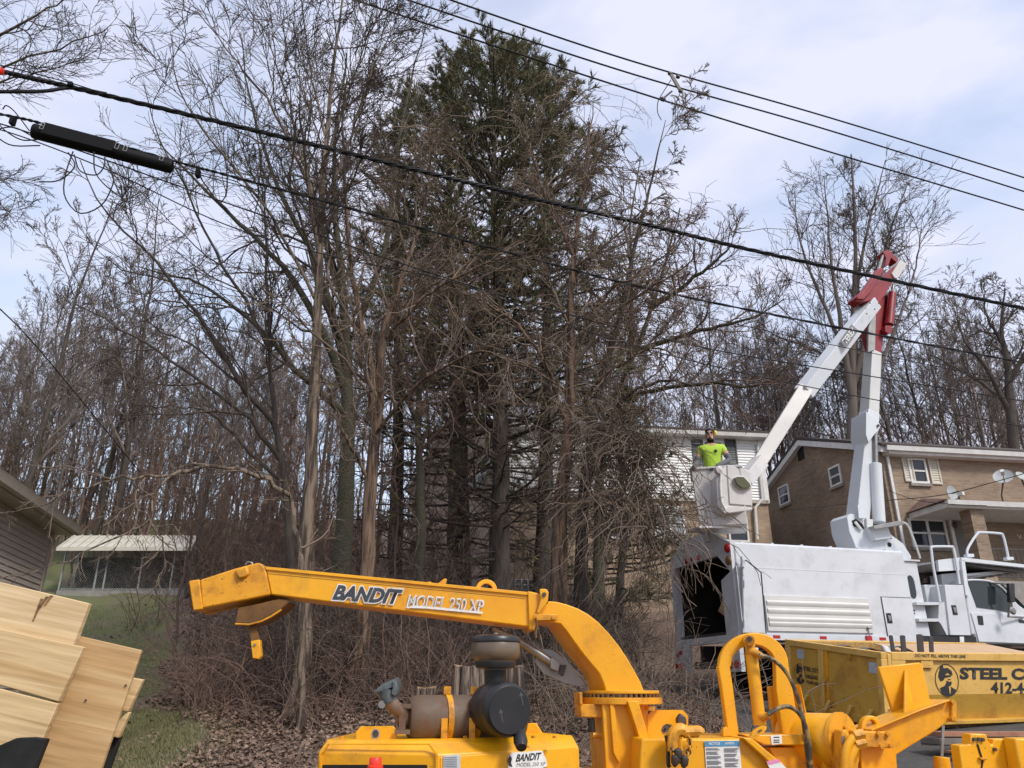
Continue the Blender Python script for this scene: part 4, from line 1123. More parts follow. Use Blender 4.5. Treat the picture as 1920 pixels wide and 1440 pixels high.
def wfr(m):
    q = [TP(*Z4(x, y), .075) for x, y in ((1620, 870), (1660, 868), (1742, 876), (1802, 908), (1862, 974))]
    m.tube(spline(q, 16), .022, 6)
part('window_frame', M['white'], cab, wfr)
part('door_handle', M['black'], cd, lambda m: m.prism([TP(*Z4(x, y), .066) for x, y in ((1674, 1056), (1702, 1058), (1708, 1106), (1682, 1104))], tey * .014), .005)
part('seat_back', M['sleeve'], cab, lambda m: m.prism([TP(*Z4(x, y), .7) for x, y in ((1700, 940), (1740, 945), (1745, 1030), (1700, 1030))], tey * .4))
part('keyhole_vent', M['black'], cd, lambda m: m.prism([TP(*Z4(x, y), .066) for x, y in ((1893, 1078), (1960, 1086), (1960, 1100), (1896, 1092))], tey * .014))
mir = MB(); mir.prism([TP(*Z4(x, y), -.18) for x, y in ((1842, 884), (1872, 886), (1876, 985), (1848, 985))], tey * .08)
mo = mir.build('mirror', M['black'], cab, .015)
part('mirror_arm', M['steel'], mo, lambda m: m.tube([TP(*Z4(1740, 882), .08), TP(*Z4(1850, 890), -.15)], .018, 6))
part('mirror_arm', M['steel'], mo, lambda m: m.tube([TP(*Z4(1848, 985), -.15), TP(*Z4(1836, 1062), -.05), TP(*Z4(1920, 1066), .05)], .02, 6))
part('convex_mirror', M['steel'], mo, lambda m: m.lathe([(.07, 0), (.075, .015), (.05, .04)], TP(*Z4(1858, 1032), -.2), -tey, 16))
part('hood', M['white'], cab, lambda m: m.prism([TP(*Z4(x, y), .14) for x, y in ((1930, 1030), (2200, 1085), (2200, 1220), (1960, 1206))], tey * (WID - .45)), .04)
part('windscreen', M['cab_glass'], cab, lambda m: m.hexa([TP(*Z4(1802, 900), .2) + A(.02, 0, .02), TP(*Z4(1928, 1026), .2) + A(.02, 0, .02), TP(*Z4(1928, 1026), .2) + tey * 1.8 + A(.02, 0, .02), TP(*Z4(1802, 900), .2) + tey * 1.8 + A(.02, 0, .02)] + [p + A(.01, 0, .012) for p in (TP(*Z4(1802, 900), .2) + A(.02, 0, .02), TP(*Z4(1928, 1026), .2) + A(.02, 0, .02), TP(*Z4(1928, 1026), .2) + tey * 1.8 + A(.02, 0, .02), TP(*Z4(1802, 900), .2) + tey * 1.8 + A(.02, 0, .02))]))
# ---------------- boom
def Z5(x, y): return (1560 + x * 200 / 465, 440 + y * 620 / 1440)
BD = .95
def bpoly(name, zpts, d, depth, m_, parent, bevel=.006, Zf=Z5):
    return part(name, m_, parent, lambda m: m.prism([TP(*Zf(x, y), d) for x, y in zpts], tey * depth), bevel)
tur = bpoly('turret', [(66, 1230), (80, 1215), (150, 1225), (160, 1290), (215, 1275), (310, 1345), (345, 1400), (345, 1415), (300, 1420), (120, 1410), (100, 1350), (75, 1290)], .9, .55, M['boom_white'], truck, .008)
part('turret_base', M['boom_white'], tur, lambda m: m.lathe([(.42, -.5), (.42, -.1), (.36, -.06), (.36, .0)], TP(*Z5(235, 1405), 1.2), (0, 0, 1), 28))
for x, y, r in ((255, 1318, .035), (250, 1350, .05)):
    q = TP(*Z5(x, y), .9)
    part('port_hole', M['dark_inside'], tur, lambda m: m.cyl(q + tey * .01, q - tey * .006, r, n=14))
q0 = TP(*Z5(100, 1252), .88)
part('pivot_recess', M['dark_inside'], tur, lambda m: m.prism([TP(*Z5(x, y), .885) for x, y in ((88, 1245), (105, 1238), (135, 1262), (142, 1280), (125, 1285), (110, 1275), (95, 1268))], tey * .012))
part('hose_bundle', M['decal_white'], tur, lambda m: m.tube([TP(*Z5(100, 1250), .86), TP(*Z5(115, 1270), .85), TP(*Z5(128, 1285), .87)], .03, 8))
part('pivot_bracket', M['offwhite'], tur, lambda m: m.prism([TP(*Z5(x, y), .84) for x, y in ((150, 1235), (180, 1240), (178, 1290), (160, 1295), (152, 1270))], tey * .06), .01)
def strut(name, a, b, w, m_, parent, d=BD, Zf=Z5, rot=pi / 4, n=4, flat=1.0):
    p, q = TP(*Zf(*a), d), TP(*Zf(*b), d)
    return part(name, m_, parent, lambda m: m.tube([p, q], [w, w * .93], n, rot=rot, flat=flat), .012)
lb = strut('lower_boom', (110, 1250), (162, 778), .235, M['boom_white'], truck, 1.1, rot=.42)
strut('lower_boom_insert', (162, 785), (178, 515), .205, M['offwhite'], lb, 1.1, rot=.42)
bpoly('lower_boom_gusset', [(150, 770), (190, 800), (212, 830), (205, 850), (185, 870), (160, 905), (148, 870)], .82, .5, M['boom_white'], lb)
qg = TP(*Z5(200, 832), .81)
part('gusset_pin', M['dark_steel'], lb, lambda m: m.cyl(qg, qg - tey * .03, .028, n=12))
bpoly('lower_boom_plate', [(112, 1180), (140, 1150), (152, 1180), (152, 1235), (118, 1235)], .80, .03, M['boom_white'], lb)
strut('lift_cylinder', (205, 1255), (190, 998), .13, M['boom_white'], truck, .9, n=16)
strut('cylinder_rod', (191, 1000), (188, 850), .05, M['steel'], truck, .9, n=12)
part('cylinder_mount', M['boom_white'], truck, lambda m: m.prism([TP(*Z5(x, y), .75) for x, y in ((160, 1275), (240, 1262), (262, 1320), (190, 1330))], tey * .3))
rs = bpoly('boom_rest', [(180, 1268), (290, 1246), (310, 1250), (312, 1262), (190, 1282)], .55, .16, M['galv'], truck)
part('rest_strap', M['offwhite'], rs, lambda m: m.tube(spline([TP(*Z5(x, y), .56) for x, y in ((305, 1252), (330, 1265), (350, 1310), (365, 1350), (385, 1410))], 14), .022, 5))
# red knuckle
kn = bpoly('knuckle', [(150, 420), (152, 350), (195, 300), (225, 265), (270, 240), (275, 265), (262, 300), (230, 410), (215, 520), (180, 515)], .98, .22, M['boom_red'], truck, .012)
bpoly('knuckle_slide', [(160, 400), (185, 330), (192, 340), (188, 500), (158, 512)], .93, .06, M['galv'], kn)
strut('compensator_cylinder', (248, 395), (262, 255), .105, M['boom_red'], kn, .88, n=14)
strut('compensator_rod', (262, 258), (268, 215), .035, M['steel'], kn, .88, n=10)
bpoly('cylinder_foot', [(232, 395), (262, 395), (262, 425), (245, 432), (232, 420)], .82, .12, M['boom_red'], kn)
ub = strut('upper_boom', (-125, 690), (178, 300), .225, M['boom_white'], truck, .80, rot=.5)
bpoly('upper_boom_head', [(105, 275), (112, 258), (165, 245), (235, 170), (290, 125), (325, 128), (310, 160), (270, 200), (230, 262), (205, 303), (175, 285), (128, 296)], .66, .30, M['boom_red'], ub, .012)
bpoly('head_cylinder', [(108, 268), (130, 250), (200, 148), (222, 140), (228, 160), (170, 252), (140, 285), (112, 282)], .56, .16, M['boom_red'], ub, .03)
bpoly('head_rod', [(200, 150), (222, 85), (229, 88), (210, 155)], .62, .05, M['steel'], ub)
bpoly('head_crank', [(222, 75), (240, 66), (255, 72), (290, 108), (282, 122), (258, 100), (248, 130), (232, 138), (236, 100)], .60, .22, M['boom_red'], ub, .008)
bpoly('head_end_cap', [(262, 168), (300, 108), (328, 128), (300, 172), (285, 192), (272, 186)], .62, .34, M['bucket'], ub)
def Z6(x, y): return (1260 + x / 6, 780 + y / 6)
strut('upper_boom_tip', (1490, -290), (960, 560), .21, M['bucket'], ub, .80, Zf=Z6, rot=.5)
part('upper_boom_end', M['bucket'], ub, lambda m: m.tube([TP(*Z6(985, 520), .74), TP(*Z6(810, 735), .02)], [.19, .17], 4, rot=.55), .012)
part('boom_opening', mat('olive boom interior', (0.10, 0.10, 0.055), .8), ub, lambda m: m.prism([TP(*Z6(x, y), -.245) for x, y in ((700, 700), (740, 680), (810, 685), (880, 760), (888, 795), (850, 812), (790, 812), (735, 770))], tey * .04), .01)
part('boom_end_rim', M['offwhite'], ub, lambda m: m.prism([TP(*Z6(x, y), -.20) for x, y in ((692, 700), (735, 672), (815, 672), (895, 765), (905, 800), (860, 825), (785, 825), (725, 775))], tey * .3), .02)
# lettering on the upper boom
e0, e1 = TP(*Z5(45, 495), .5), TP(*Z5(130, 375), .5)
ax_ = nrm(e1 - e0); upv = nrm(np.cross(tey, ax_)); upv = upv if upv[2] > 0 else -upv
e0c = TP(*Z5(48, 478), .55)
nv = -tey
pl2 = flat('maker_plate', [e0c - upv * .10, e0c + ax_ * .62 - upv * .10, e0c + ax_ * .62 + upv * .11, e0c + upv * .11], M['decal_grey'], ub, nv * .003)
lettering('maker_lettering', 'TEREX', e0c + ax_ * .05 - upv * .06, e0c + ax_ * .57 - upv * .06, e0c + ax_ * .05 + upv * .07, M['decal_white'], ub, nv * .012, offset=.02)
for x, y in ((120, 318), (165, 298), (150, 345), (185, 325)):
    q = TP(*Z5(x, y), .53)
    part('boom_bolt', M['dark_steel'], ub, lambda m: m.cyl(q, q - tey * .015, .018, n=8))
# ---------------- bucket
bk = empty('bucket', TP(*Z6(520, 1230), .6)); bk.parent = truck; bk.location = Vector(wloc(bk) - wloc(truck))
b_out = [(210, 610), (600, 520), (620, 545), (800, 1100), (800, 1240), (540, 1250), (300, 1240), (278, 1200)]
n_front = nrm(A(-.25, -1, 0))
def BKP(x, y, off=0.0):
    return onplane(*Z6(x, y), TP(*Z6(400, 900), .15) - n_front * off, n_front)
def bucketshell(m):
    # tapered open tub: outer shell and inner shell, rim joined
    tl, trp, br_, bl_ = BKP(212, 612), BKP(560, 560), BKP(560, 1240), BKP(285, 1225)
    dep = -n_front * .95
    z1 = (tl[2] + trp[2]) / 2 ; z0 = (br_[2] + bl_[2]) / 2
    def lv(p, z): return A(p[0], p[1], z)
    ex_ = nrm(lv(BKP(798, 1100), 0) - lv(tl, 0)); w = .92
    O_ = lv(tl, 0)
    outer_t = [O_ + A(0, 0, z1), O_ + ex_ * w + A(0, 0, z1), O_ + ex_ * w + dep + A(0, 0, z1), O_ + dep + A(0, 0, z1)]
    outer_b = [O_ + ex_ * .07 - n_front * .05 + A(0, 0, z0), O_ + ex_ * (w - .0) - n_front * .05 + A(0, 0, z0), O_ + ex_ * (w - 0) + dep + A(0, 0, z0), O_ + ex_ * .07 + dep + A(0, 0, z0)]
    c = sum(outer_t) / 4
    inner_t = [c + (p - c) * .93 for p in outer_t]; 
    c2 = sum(outer_b) / 4
    inner_b = [c2 + (p - c2) * .92 + A(0, 0, .05) for p in outer_b]
    vs = outer_b + outer_t + inner_t + inner_b
    fs = [(3, 2, 1, 0)] + [(i, (i + 1) % 4, 4 + (i + 1) % 4, 4 + i) for i in range(4)] + [(4 + i, 4 + (i + 1) % 4, 8 + (i + 1) % 4, 8 + i) for i in range(4)] + [(8 + i, 8 + (i + 1) % 4, 12 + (i + 1) % 4, 12 + i) for i in range(4)] + [(12, 13, 14, 15)]
    m.add(vs, fs)
    bucketshell.info = (O_, ex_, dep, z0, z1, w)
tub = part('tub', M['bucket'], bk, bucketshell, .03, seg=3)
bO, bX, bDep, bz0_, bz1_, bw_ = bucketshell.info
rim = [bO + A(0, 0, bz1_), bO + bX * bw_ + A(0, 0, bz1_), bO + bX * bw_ + bDep + A(0, 0, bz1_), bO + bDep + A(0, 0, bz1_), bO + A(0, 0, bz1_)]
part('rim', M['bucket'], bk, lambda m: [m.beam(rim[i], rim[i + 1], .05, .05) for i in range(4)], .012)
# control housing on the near right face
cv = bpoly('control_housing', [(610, 540), (880, 605), (910, 1000), (908, 1055), (800, 1085), (600, 1092), (545, 1060), (520, 985), (512, 700), (545, 640)], -.12, .36, M['bucket'], bk, .04, Zf=Z6)
bpoly('control_cover', [(622, 545), (775, 575), (888, 640), (908, 1010), (650, 990)], -.15, .04, M['bucket'], cv, .012, Zf=Z6)
bpoly('housing_skirt', [(548, 1050), (640, 1005), (905, 1030), (906, 1060), (760, 1082), (660, 1094), (590, 1096)], -.14, .3, M['bucket'], cv, .02, Zf=Z6)
part('hose', M['decal_white'], cv, lambda m: m.tube(spline([TP(*Z6(x, y), -.15) for x, y in ((552, 640), (545, 800), (560, 960), (600, 1050))], 14), .018, 6))
q = TP(*Z6(525, 610), -.12)
part('lever_knob', M['bucket'], cv, lambda m: m.lathe([(.03, -.06), (.075, -.04), (.085, .0), (.075, .05), (.03, .07)], q, tey, 14))
bpoly('bucket_floor_plate', [(300, 1235), (790, 1235), (790, 1262), (310, 1262)], .1, .5, M['bucket'], bk, .01, Zf=Z6)

# ------------------------------------------------------------------ the worker in the bucket
def skinned(name, joints, edges, mat_, parent, root, subd=2):
    """joints: name -> (point, radius or (rx, ry)); one continuous surface grown over the skeleton"""
    names = list(joints); V = np.array([joints[k][0] for k in names])
    c = V[names.index(root)].copy()
    me = bpy.data.meshes.new(name)
    me.from_pydata([tuple(p - c) for p in V], [(names.index(a), names.index(b)) for a, b in edges], [])
    o = link_mesh(name, me, mat_, parent, c)
    md = o.modifiers.new('skin', 'SKIN')
    for i, k in enumerate(names):
        r = joints[k][1]
        sv = me.skin_vertices[0].data[i]
        sv.radius = (r, r) if np.isscalar(r) else r
        sv.use_root = (k == root)
    md.use_smooth_shade = True
    s_ = o.modifiers.new('subdivision', 'SUBSURF'); s_.levels = subd; s_.render_levels = subd
    return o
fl = bz0_ + .06
pc_ = bO + bX * .42 + bDep * .38
head_c = at(*Z6(425, 215), float(pc_[1]))
hy = head_c[2]                                         # head centre height
fwd = nrm(A(-.28, -1, 0)); lft = A(-fwd[1], fwd[0], 0)   # faces the camera, slightly left; lft = the worker's right in the picture... mirrored below
sdx = -lft                                              # towards the left of the picture
px_ = A(head_c[0], pc_[1], 0)
def WP(side, f, z): return px_ + sdx * side + fwd * f + A(0, 0, z)
sh = hy - .275                                           # shoulder height
J = {
 'pelvis': (WP(0, 0, sh - .52), (.15, .12)), 'waist': (WP(0, 0, sh - .36), (.15, .115)), 'chest': (WP(0, .0, sh - .14), (.18, .13)), 'collar': (WP(0, 0, sh + .02), (.11, .09)),
 'neck': (WP(0, .01, sh + .10), .062), 'jaw': (WP(0, .035, hy - .08), (.066, .075)), 'head': (WP(0, .01, hy + .01), (.078, .092)), 'crown': (WP(0, -.005, hy + .085), (.06, .07)),
 'shl': (WP(.20, 0, sh - .01), .075), 'ell': (WP(.30, .06, sh - .30), .052), 'wrl': (WP(.34, .30, sh - .42), .034),
 'shr': (WP(-.20, 0, sh - .01), .075), 'elr': (WP(-.33, .05, sh - .27), .055), 'wrr': (WP(-.06, .30, sh - .44), .034),
 'hipl': (WP(.10, 0, sh - .60), .10), 'knl': (WP(.11, .03, (sh - .60 + fl + .1) / 2), .07), 'anl': (WP(.11, 0, fl + .08), .05), 'tol': (WP(.12, .14, fl + .05), .045),
 'hipr': (WP(-.10, 0, sh - .60), .10), 'knr': (WP(-.11, .03, (sh - .60 + fl + .1) / 2), .07), 'anr': (WP(-.11, 0, fl + .08), .05), 'tor': (WP(-.12, .14, fl + .05), .045)}
E_ = [('pelvis', 'waist'), ('waist', 'chest'), ('chest', 'collar'), ('collar', 'neck'), ('neck', 'jaw'), ('jaw', 'head'), ('head', 'crown'), ('collar', 'shl'), ('shl', 'ell'), ('ell', 'wrl'), ('collar', 'shr'), ('shr', 'elr'), ('elr', 'wrr'),
      ('pelvis', 'hipl'), ('hipl', 'knl'), ('knl', 'anl'), ('anl', 'tol'), ('pelvis', 'hipr'), ('hipr', 'knr'), ('knr', 'anr'), ('anr', 'tor')]
person = empty('person', A(px_[0], px_[1], fl), 'bearded worker in lime shirt, sunglasses and yellow ear muffs standing in the bucket', 'person')
skinned('body', J, E_, M['skin'], person, 'pelvis')
def sub(names, k, extra=0.0):
    return {n: (J[n][0], (J[n][1] + extra if np.isscalar(J[n][1]) else (J[n][1][0] + extra, J[n][1][1] + extra)) if k is None else k) for n in names}
js = sub(['pelvis', 'waist', 'chest', 'collar', 'shl', 'shr'], None, .02)
js['shl'] = (J['shl'][0], .092); js['shr'] = (J['shr'][0], .092)
js['sll'] = (J['shl'][0] * .5 + J['ell'][0] * .5, .088); js['slr'] = (J['shr'][0] * .5 + J['elr'][0] * .5, .088)
js['nk'] = (WP(0, .01, sh + .055), .078)
skinned('shirt', js, [('pelvis', 'waist'), ('waist', 'chest'), ('chest', 'collar'), ('collar', 'nk'), ('collar', 'shl'), ('collar', 'shr'), ('shl', 'sll'), ('shr', 'slr')], M['hivis'], person, 'pelvis')
for a, b, c in (('shl', 'ell', 'wrl'), ('shr', 'elr', 'wrr')):
    m0 = J[a][0] * .6 + J[b][0] * .4
    skinned('sleeve', {'a': (m0, .07), 'b': (J[b][0], .062), 'c': (J[c][0], .043)}, [('a', 'b'), ('b', 'c')], M['sleeve'], person, 'a')
    d_ = nrm(J[c][0] - J[b][0])
    hand = {'w': (J[c][0], .036), 'p': (J[c][0] + d_ * .06 , (.045, .026)), 'k': (J[c][0] + d_ * .09 - A(0, 0, .005), (.042, .022))}
    he = [('w', 'p'), ('p', 'k')]
    for fi, (o_, L_) in enumerate(((-.033, .055), (-.011, .065), (.011, .062), (.033, .048))):
        b1 = J[c][0] + d_ * .10 + sdx * o_
        hand[f'f{fi}'] = (b1 + d_ * .02 - A(0, 0, .01), .0105); hand[f'g{fi}'] = (b1 + d_ * (L_ * .7) - A(0, 0, .035), .0095)
        he += [('k', f'f{fi}'), (f'f{fi}', f'g{fi}')]
    hand['t0'] = (J[c][0] + d_ * .05 + sdx * .045 - A(0, 0, .005), .012); hand['t1'] = (J[c][0] + d_ * .085 + sdx * .058 - A(0, 0, .025), .010)
    he += [('p', 't0'), ('t0', 't1')]
    skinned('glove', hand, he, M['black'], person, 'w')
jt = sub(['pelvis', 'hipl', 'knl', 'anl', 'hipr', 'knr', 'anr'], None, .015)
skinned('trousers', jt, [('pelvis', 'hipl'), ('hipl', 'knl'), ('knl', 'anl'), ('pelvis', 'hipr'), ('hipr', 'knr'), ('knr', 'anr')], M['jeans'], person, 'pelvis')
for a, b in (('anl', 'tol'), ('anr', 'tor')):
    skinned('boot', {'a': (J[a][0] + A(0, 0, .08), .06), 'h': (J[a][0] - A(0, 0, .02), .062), 't': (J[b][0] + fwd * .04 - A(0, 0, .0), .052)}, [('a', 'h'), ('h', 't')], M['rubber'], person, 'h')
def blob(m, c, r, n=14):
    m.lathe([(max(.001, sin(pi * k / 10)), -cos(pi * k / 10)) for k in range(11)], A(0, 0, 0), (0, 0, 1), n)
    V = np.array(m.v[-11 * n:]); m.v[-11 * n:] = [c + sdx * p[0] * r[0] + fwd * p[1] * r[1] + A(0, 0, p[2] * r[2]) for p in V]
part('hair', M['hair'], person, lambda m: (blob(m, WP(0, -.045, hy + .095), (.088, .092, .055)), blob(m, WP(0, -.07, hy + .02), (.086, .058, .09))))
part('beard', M['hair'], person, lambda m: blob(m, WP(0, .058, hy - .112), (.066, .060, .042)))
part('nose', M['skin'], person, lambda m: blob(m, WP(0, .118, hy - .012), (.018, .028, .028)))
for s in (-.088, .088):
    part('ear', M['skin'], person, lambda m: blob(m, WP(s, 0, hy - .005), (.015, .026, .04)))
part('mouth', mat('lips', (.25, .09, .07), .6), person, lambda m: blob(m, WP(0, .118, hy - .075), (.03, .01, .009)))
def shades(m):
    for s in (-.037, .037): blob(m, WP(s, .098, hy + .025), (.034, .016, .019))
    m.beam(WP(-.09, .04, hy + .03), WP(-.05, .1, hy + .03), .008, .012); m.beam(WP(.09, .04, hy + .03), WP(.05, .1, hy + .03), .008, .012)
part('sunglasses', M['black'], person, shades)
em = part('ear_muff', M['muff'], person, lambda m: blob(m, WP(-.112, -.01, hy + .035), (.032, .045, .055)))
part('chest_print', M['decal_black'], person, lambda m: blob(m, WP(-.085, .142, sh - .09), (.032, .012, .03)))
# plank seen inside the chip box
wb = MB(); wb.prism([onplane(x, y, tO + tex * .4, tex) for x, y in ((1346, 1146), (1360, 1112), (1380, 1120), (1384, 1162), (1362, 1158))], tex * .12)
tag(wb.build('wood_block', M['pine2'], None, .006), 'orange brown offcut of timber inside the dark chip box', 'wood offcut')
# ------------------------------------------------------------------ the wood chipper
def Z1(x, y): return (330 + x * 480 / 1646, 1020 + y * 420 / 1440)
def Z2(x, y): return (680 + x * 620 / 1920, 1040 + y * 400 / 1239)
def Z3(x, y): return (1200 + x * .375, 1140 + y * .375)
def Z8(x, y): return (1180 + x * 440 / 1920, 1280 + y * 160 / 698)
def Z9(x, y): return (1560 + x * 360 / 1920, 1180 + y * 260 / 1387)
chip = empty('wood_chipper', A(.4, 4.6, 0), 'large yellow wood chipper with long discharge chute in the foreground', 'wood chipper')
ca5 = R(5)
cex = A(cos(ca5), sin(ca5), 0); cey = A(-sin(ca5), cos(ca5), 0)
def CP(px, py, Y=4.8, off=0.0):
    P0 = at(1000, 1150, Y) + cey * off
    return onplane(px, py, P0, cey)
def cpoly(name, pts, m_, parent, depth, Y=4.8, off=0.0, bevel=0.006, Zf=None, **kw):
    q = [CP(*(Zf(*p) if Zf else p), Y, off) for p in pts]
    return part(name, m_, parent, lambda m: m.prism(q, cey * depth), bevel, **kw)
# ---- discharge chute
ch = empty('discharge_chute', CP(1000, 1150)); ch.parent = chip; ch.location = Vector(wloc(ch) - wloc(chip))
W_ = .27
cpoly('chute_tube', [(498, 1064), (990, 1112), (997, 1176), (508, 1115)], M['yellow'], ch, W_, bevel=.008)
part('top_flange', M['yellow'], ch, lambda m: m.prism([CP(x, y, off=-.012) for x, y in ((497, 1062), (990, 1110), (990, 1116), (498, 1068))], cey * (W_ + .024)), .002)
part('side_seam', M['chute_inside'], ch, lambda m: m.prism([CP(x, y, off=-.0015) for x, y in ((500, 1075), (985, 1122), (985, 1122.8), (500, 1075.8))], cey * .003))
cpoly('chute_head', [(375, 1087), (441, 1065.5), (470, 1058), (484, 1055), (491, 1057), (498, 1066), (507, 1115), (378, 1141.5)], M['yellow_dirty'], ch, W_ + .02, off=-.01, bevel=.01)
cpoly('chute_lip', [(354, 1089), (373.5, 1086), (380, 1142), (362, 1145)], M['yellow_dirty'], ch, W_ + .04, off=-.02, bevel=.006)
cpoly('chute_mouth', [(352.5, 1092), (354.5, 1090), (362.5, 1143), (360, 1143)], M['chute_inside'], ch, W_ - .03, off=.015, bevel=0)
cpoly('head_clasp', [(440, 1067), (462, 1060), (467, 1075), (460, 1082), (447, 1085), (443, 1078)], M['yellow_dirty'], ch, .03, off=-.035, bevel=.01)
part('clasp_wire', M['steel'], ch, lambda m: m.tube(spline([CP(x, y, off=.02) for x, y in ((460, 1059), (464, 1054), (472, 1055), (474, 1061))], 10), .004, 5))
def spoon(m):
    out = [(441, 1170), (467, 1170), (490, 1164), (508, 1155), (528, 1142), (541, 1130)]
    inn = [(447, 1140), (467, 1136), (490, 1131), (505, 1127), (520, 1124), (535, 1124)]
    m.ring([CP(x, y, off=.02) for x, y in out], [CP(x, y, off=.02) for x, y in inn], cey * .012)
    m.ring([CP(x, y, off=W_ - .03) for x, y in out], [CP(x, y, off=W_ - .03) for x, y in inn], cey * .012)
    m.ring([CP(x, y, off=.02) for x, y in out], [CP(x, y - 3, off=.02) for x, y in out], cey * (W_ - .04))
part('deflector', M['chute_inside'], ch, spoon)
part('deflector_edge', M['yellow_dirty'], ch, lambda m: m.tube([CP(x, y, off=.02) for x, y in ((441, 1170), (467, 1171), (490, 1165), (508, 1156), (528, 1143))], .006, 6))
hb = cpoly('hanger', [(466, 1168), (480, 1170), (486, 1202), (470, 1203)], M['chute_inside'], ch, .05, off=.06, bevel=.003)
cpoly('hanger_block', [(470, 1202), (486.5, 1199), (489, 1230), (485, 1236), (473, 1234)], M['yellow'], hb, .06, off=.05, bevel=.004)
qh = CP(478, 1209, off=.05)
part('bolt', M['steel'], hb, lambda m: m.cyl(qh, qh - cey * .008, .008, n=8))
part('lifting_eye', M['yellow'], ch, lambda m: m.ring([CP(912 + 20 * cos(a), 1106 - 20 * sin(a), off=.11) for a in np.linspace(0, pi, 16)], [CP(912 + 12 * cos(a), 1106 - 12 * sin(a), off=.11) for a in np.linspace(0, pi, 16)], cey * .03), .003)
cpoly('chute_tab', [(818, 1096), (834, 1084), (838, 1086), (835, 1098)], M['yellow_dirty'], ch, .02, off=.14, bevel=.002)
part('tab_bolt', M['yellow'], ch, lambda m: m.cyl(CP(805, 1096, off=.1), CP(805, 1091, off=.1), .012, n=6))
# collar between tube and elbow
cpoly('collar', [(990, 1108), (1008, 1112), (1018, 1120), (1026, 1135), (1008, 1160), (1002, 1182), (992, 1180)], M['yellow'], ch, W_ + .04, off=-.02, bevel=.006)
cpoly('hinge_lug', [(1012, 1104), (1024, 1104), (1029, 1110), (1027, 1128), (1010, 1152), (1006, 1148), (1014, 1124)], M['yellow'], ch, .03, off=-.05, bevel=.005)
qp = CP(1020, 1115, off=-.05)
part('hinge_pin', M['dark_steel'], ch, lambda m: m.cyl(qp, qp - cey * .012, .013, n=10))
cpoly('collar_plate', [(1006, 1150), (1046, 1152), (1046, 1163), (1004, 1164)], M['yellow_dirty'], ch, .03, off=-.045, bevel=.004)
for x, y in ((1003, 1155), (1038, 1158)):
    q = CP(x, y, off=-.045)
    part('bolt', M['yellow_dirty'], ch, lambda m: m.cyl(q, q - cey * .016, .014, n=6))
part('latch_chain', M['chute_inside'], ch, lambda m: m.tube([CP(x, y, off=-.05) for x, y in ((1005, 1160), (1007, 1175), (1004, 1188), (1006, 1196))], .007, 5))
# elbow
eo = [(1080, 270), (1130, 274), (1190, 290), (1250, 312), (1310, 345), (1370, 392), (1430, 455), (1490, 530), (1540, 605), (1585, 685), (1615, 740), (1636, 795)]
ei = [(1015, 390), (1085, 393), (1150, 402), (1182, 440), (1215, 487), (1250, 535), (1285, 582), (1320, 625), (1350, 660), (1375, 690), (1396, 740), (1416, 797)]
def elbow(m):
    n = len(eo); vs = []
    for (a, b), (c, d) in zip(eo, ei):
        o0, i0 = CP(*Z2(a, b)), CP(*Z2(c, d))
        vs += [o0, i0, i0 + cey * W_ + cex * -.05, o0 + cey * W_ + cex * -.05]
    fs = []
    for i in range(n - 1):
        for k in range(4): fs.append((4 * i + k, 4 * i + (k + 1) % 4, 4 * i + 4 + (k + 1) % 4, 4 * i + 4 + k))
    m.add(vs, fs)
part('elbow', M['yellow'], ch, elbow, .006, ang=50)
sideo = [Z2(x, y) for x, y in ei]
# steel crank arm and plate behind the elbow
part('tilt_rod', M['steel'], ch, lambda m: m.tube([CP(925, 1178, off=.16), CP(975, 1203, off=.16), CP(1036, 1243, off=.16)], [.016, .024, .026], 10))
pl3 = cpoly('tilt_plate', [Z2(x, y) for x, y in ((1002, 625), (1015, 580), (1050, 545), (1100, 552), (1150, 585), (1220, 650), (1300, 760), (1250, 765), (1180, 748), (1110, 720), (1050, 690))], M['galv'], ch, .012, off=.20, bevel=.002)
cpoly('rod_clevis', [Z2(x, y) for x, y in ((1090, 600), (1112, 600), (1150, 625), (1135, 680), (1090, 660))], M['steel'], ch, .05, off=.13, bevel=.004)
cpoly('slot_plate', [Z2(x, y) for x, y in ((1150, 640), (1185, 640), (1165, 705), (1140, 690))], M['dark_steel'], ch, .01, off=.18, bevel=.001)
# turntable flange
fc = CP(*Z2(1520, 818), off=.16)
fl_ = MB(); 
def ringbox(c, rx, ry, z0, z1, n=36):
    return [c + cex * rx * cos(2 * pi * i / n) + cey * ry * sin(2 * pi * i / n) + A(0, 0, z0) for i in range(n)], [c + cex * rx * cos(2 * pi * i / n) + cey * ry * sin(2 * pi * i / n) + A(0, 0, z1) for i in range(n)]
frx = np.linalg.norm(CP(*Z2(1732, 820), off=.16) - CP(*Z2(1275, 820), off=.16)) / 2
fc = (CP(*Z2(1732, 820), off=.16) + CP(*Z2(1275, 820), off=.16)) / 2
def flange(m, z0, z1, r):
    a, b = ringbox(fc, r, r, z0, z1); m.prism(a, A(0, 0, z1 - z0))
fl1 = part('turntable', M['yellow_dirty'], chip, lambda m: flange(m, -.045, -.008, frx), .003)
part('turntable_top', M['yellow'], fl1, lambda m: flange(m, .012, .03, frx * .93), .003)
for i in range(44):
    a = 2 * pi * i / 44
    p = fc + cex * cos(a) * frx * .95 + cey * sin(a) * frx * .95
    part('gear_tooth', M['chute_inside'], fl1, lambda m: m.cyl(p + A(0, 0, -.008), p + A(0, 0, .012), .009, n=6))
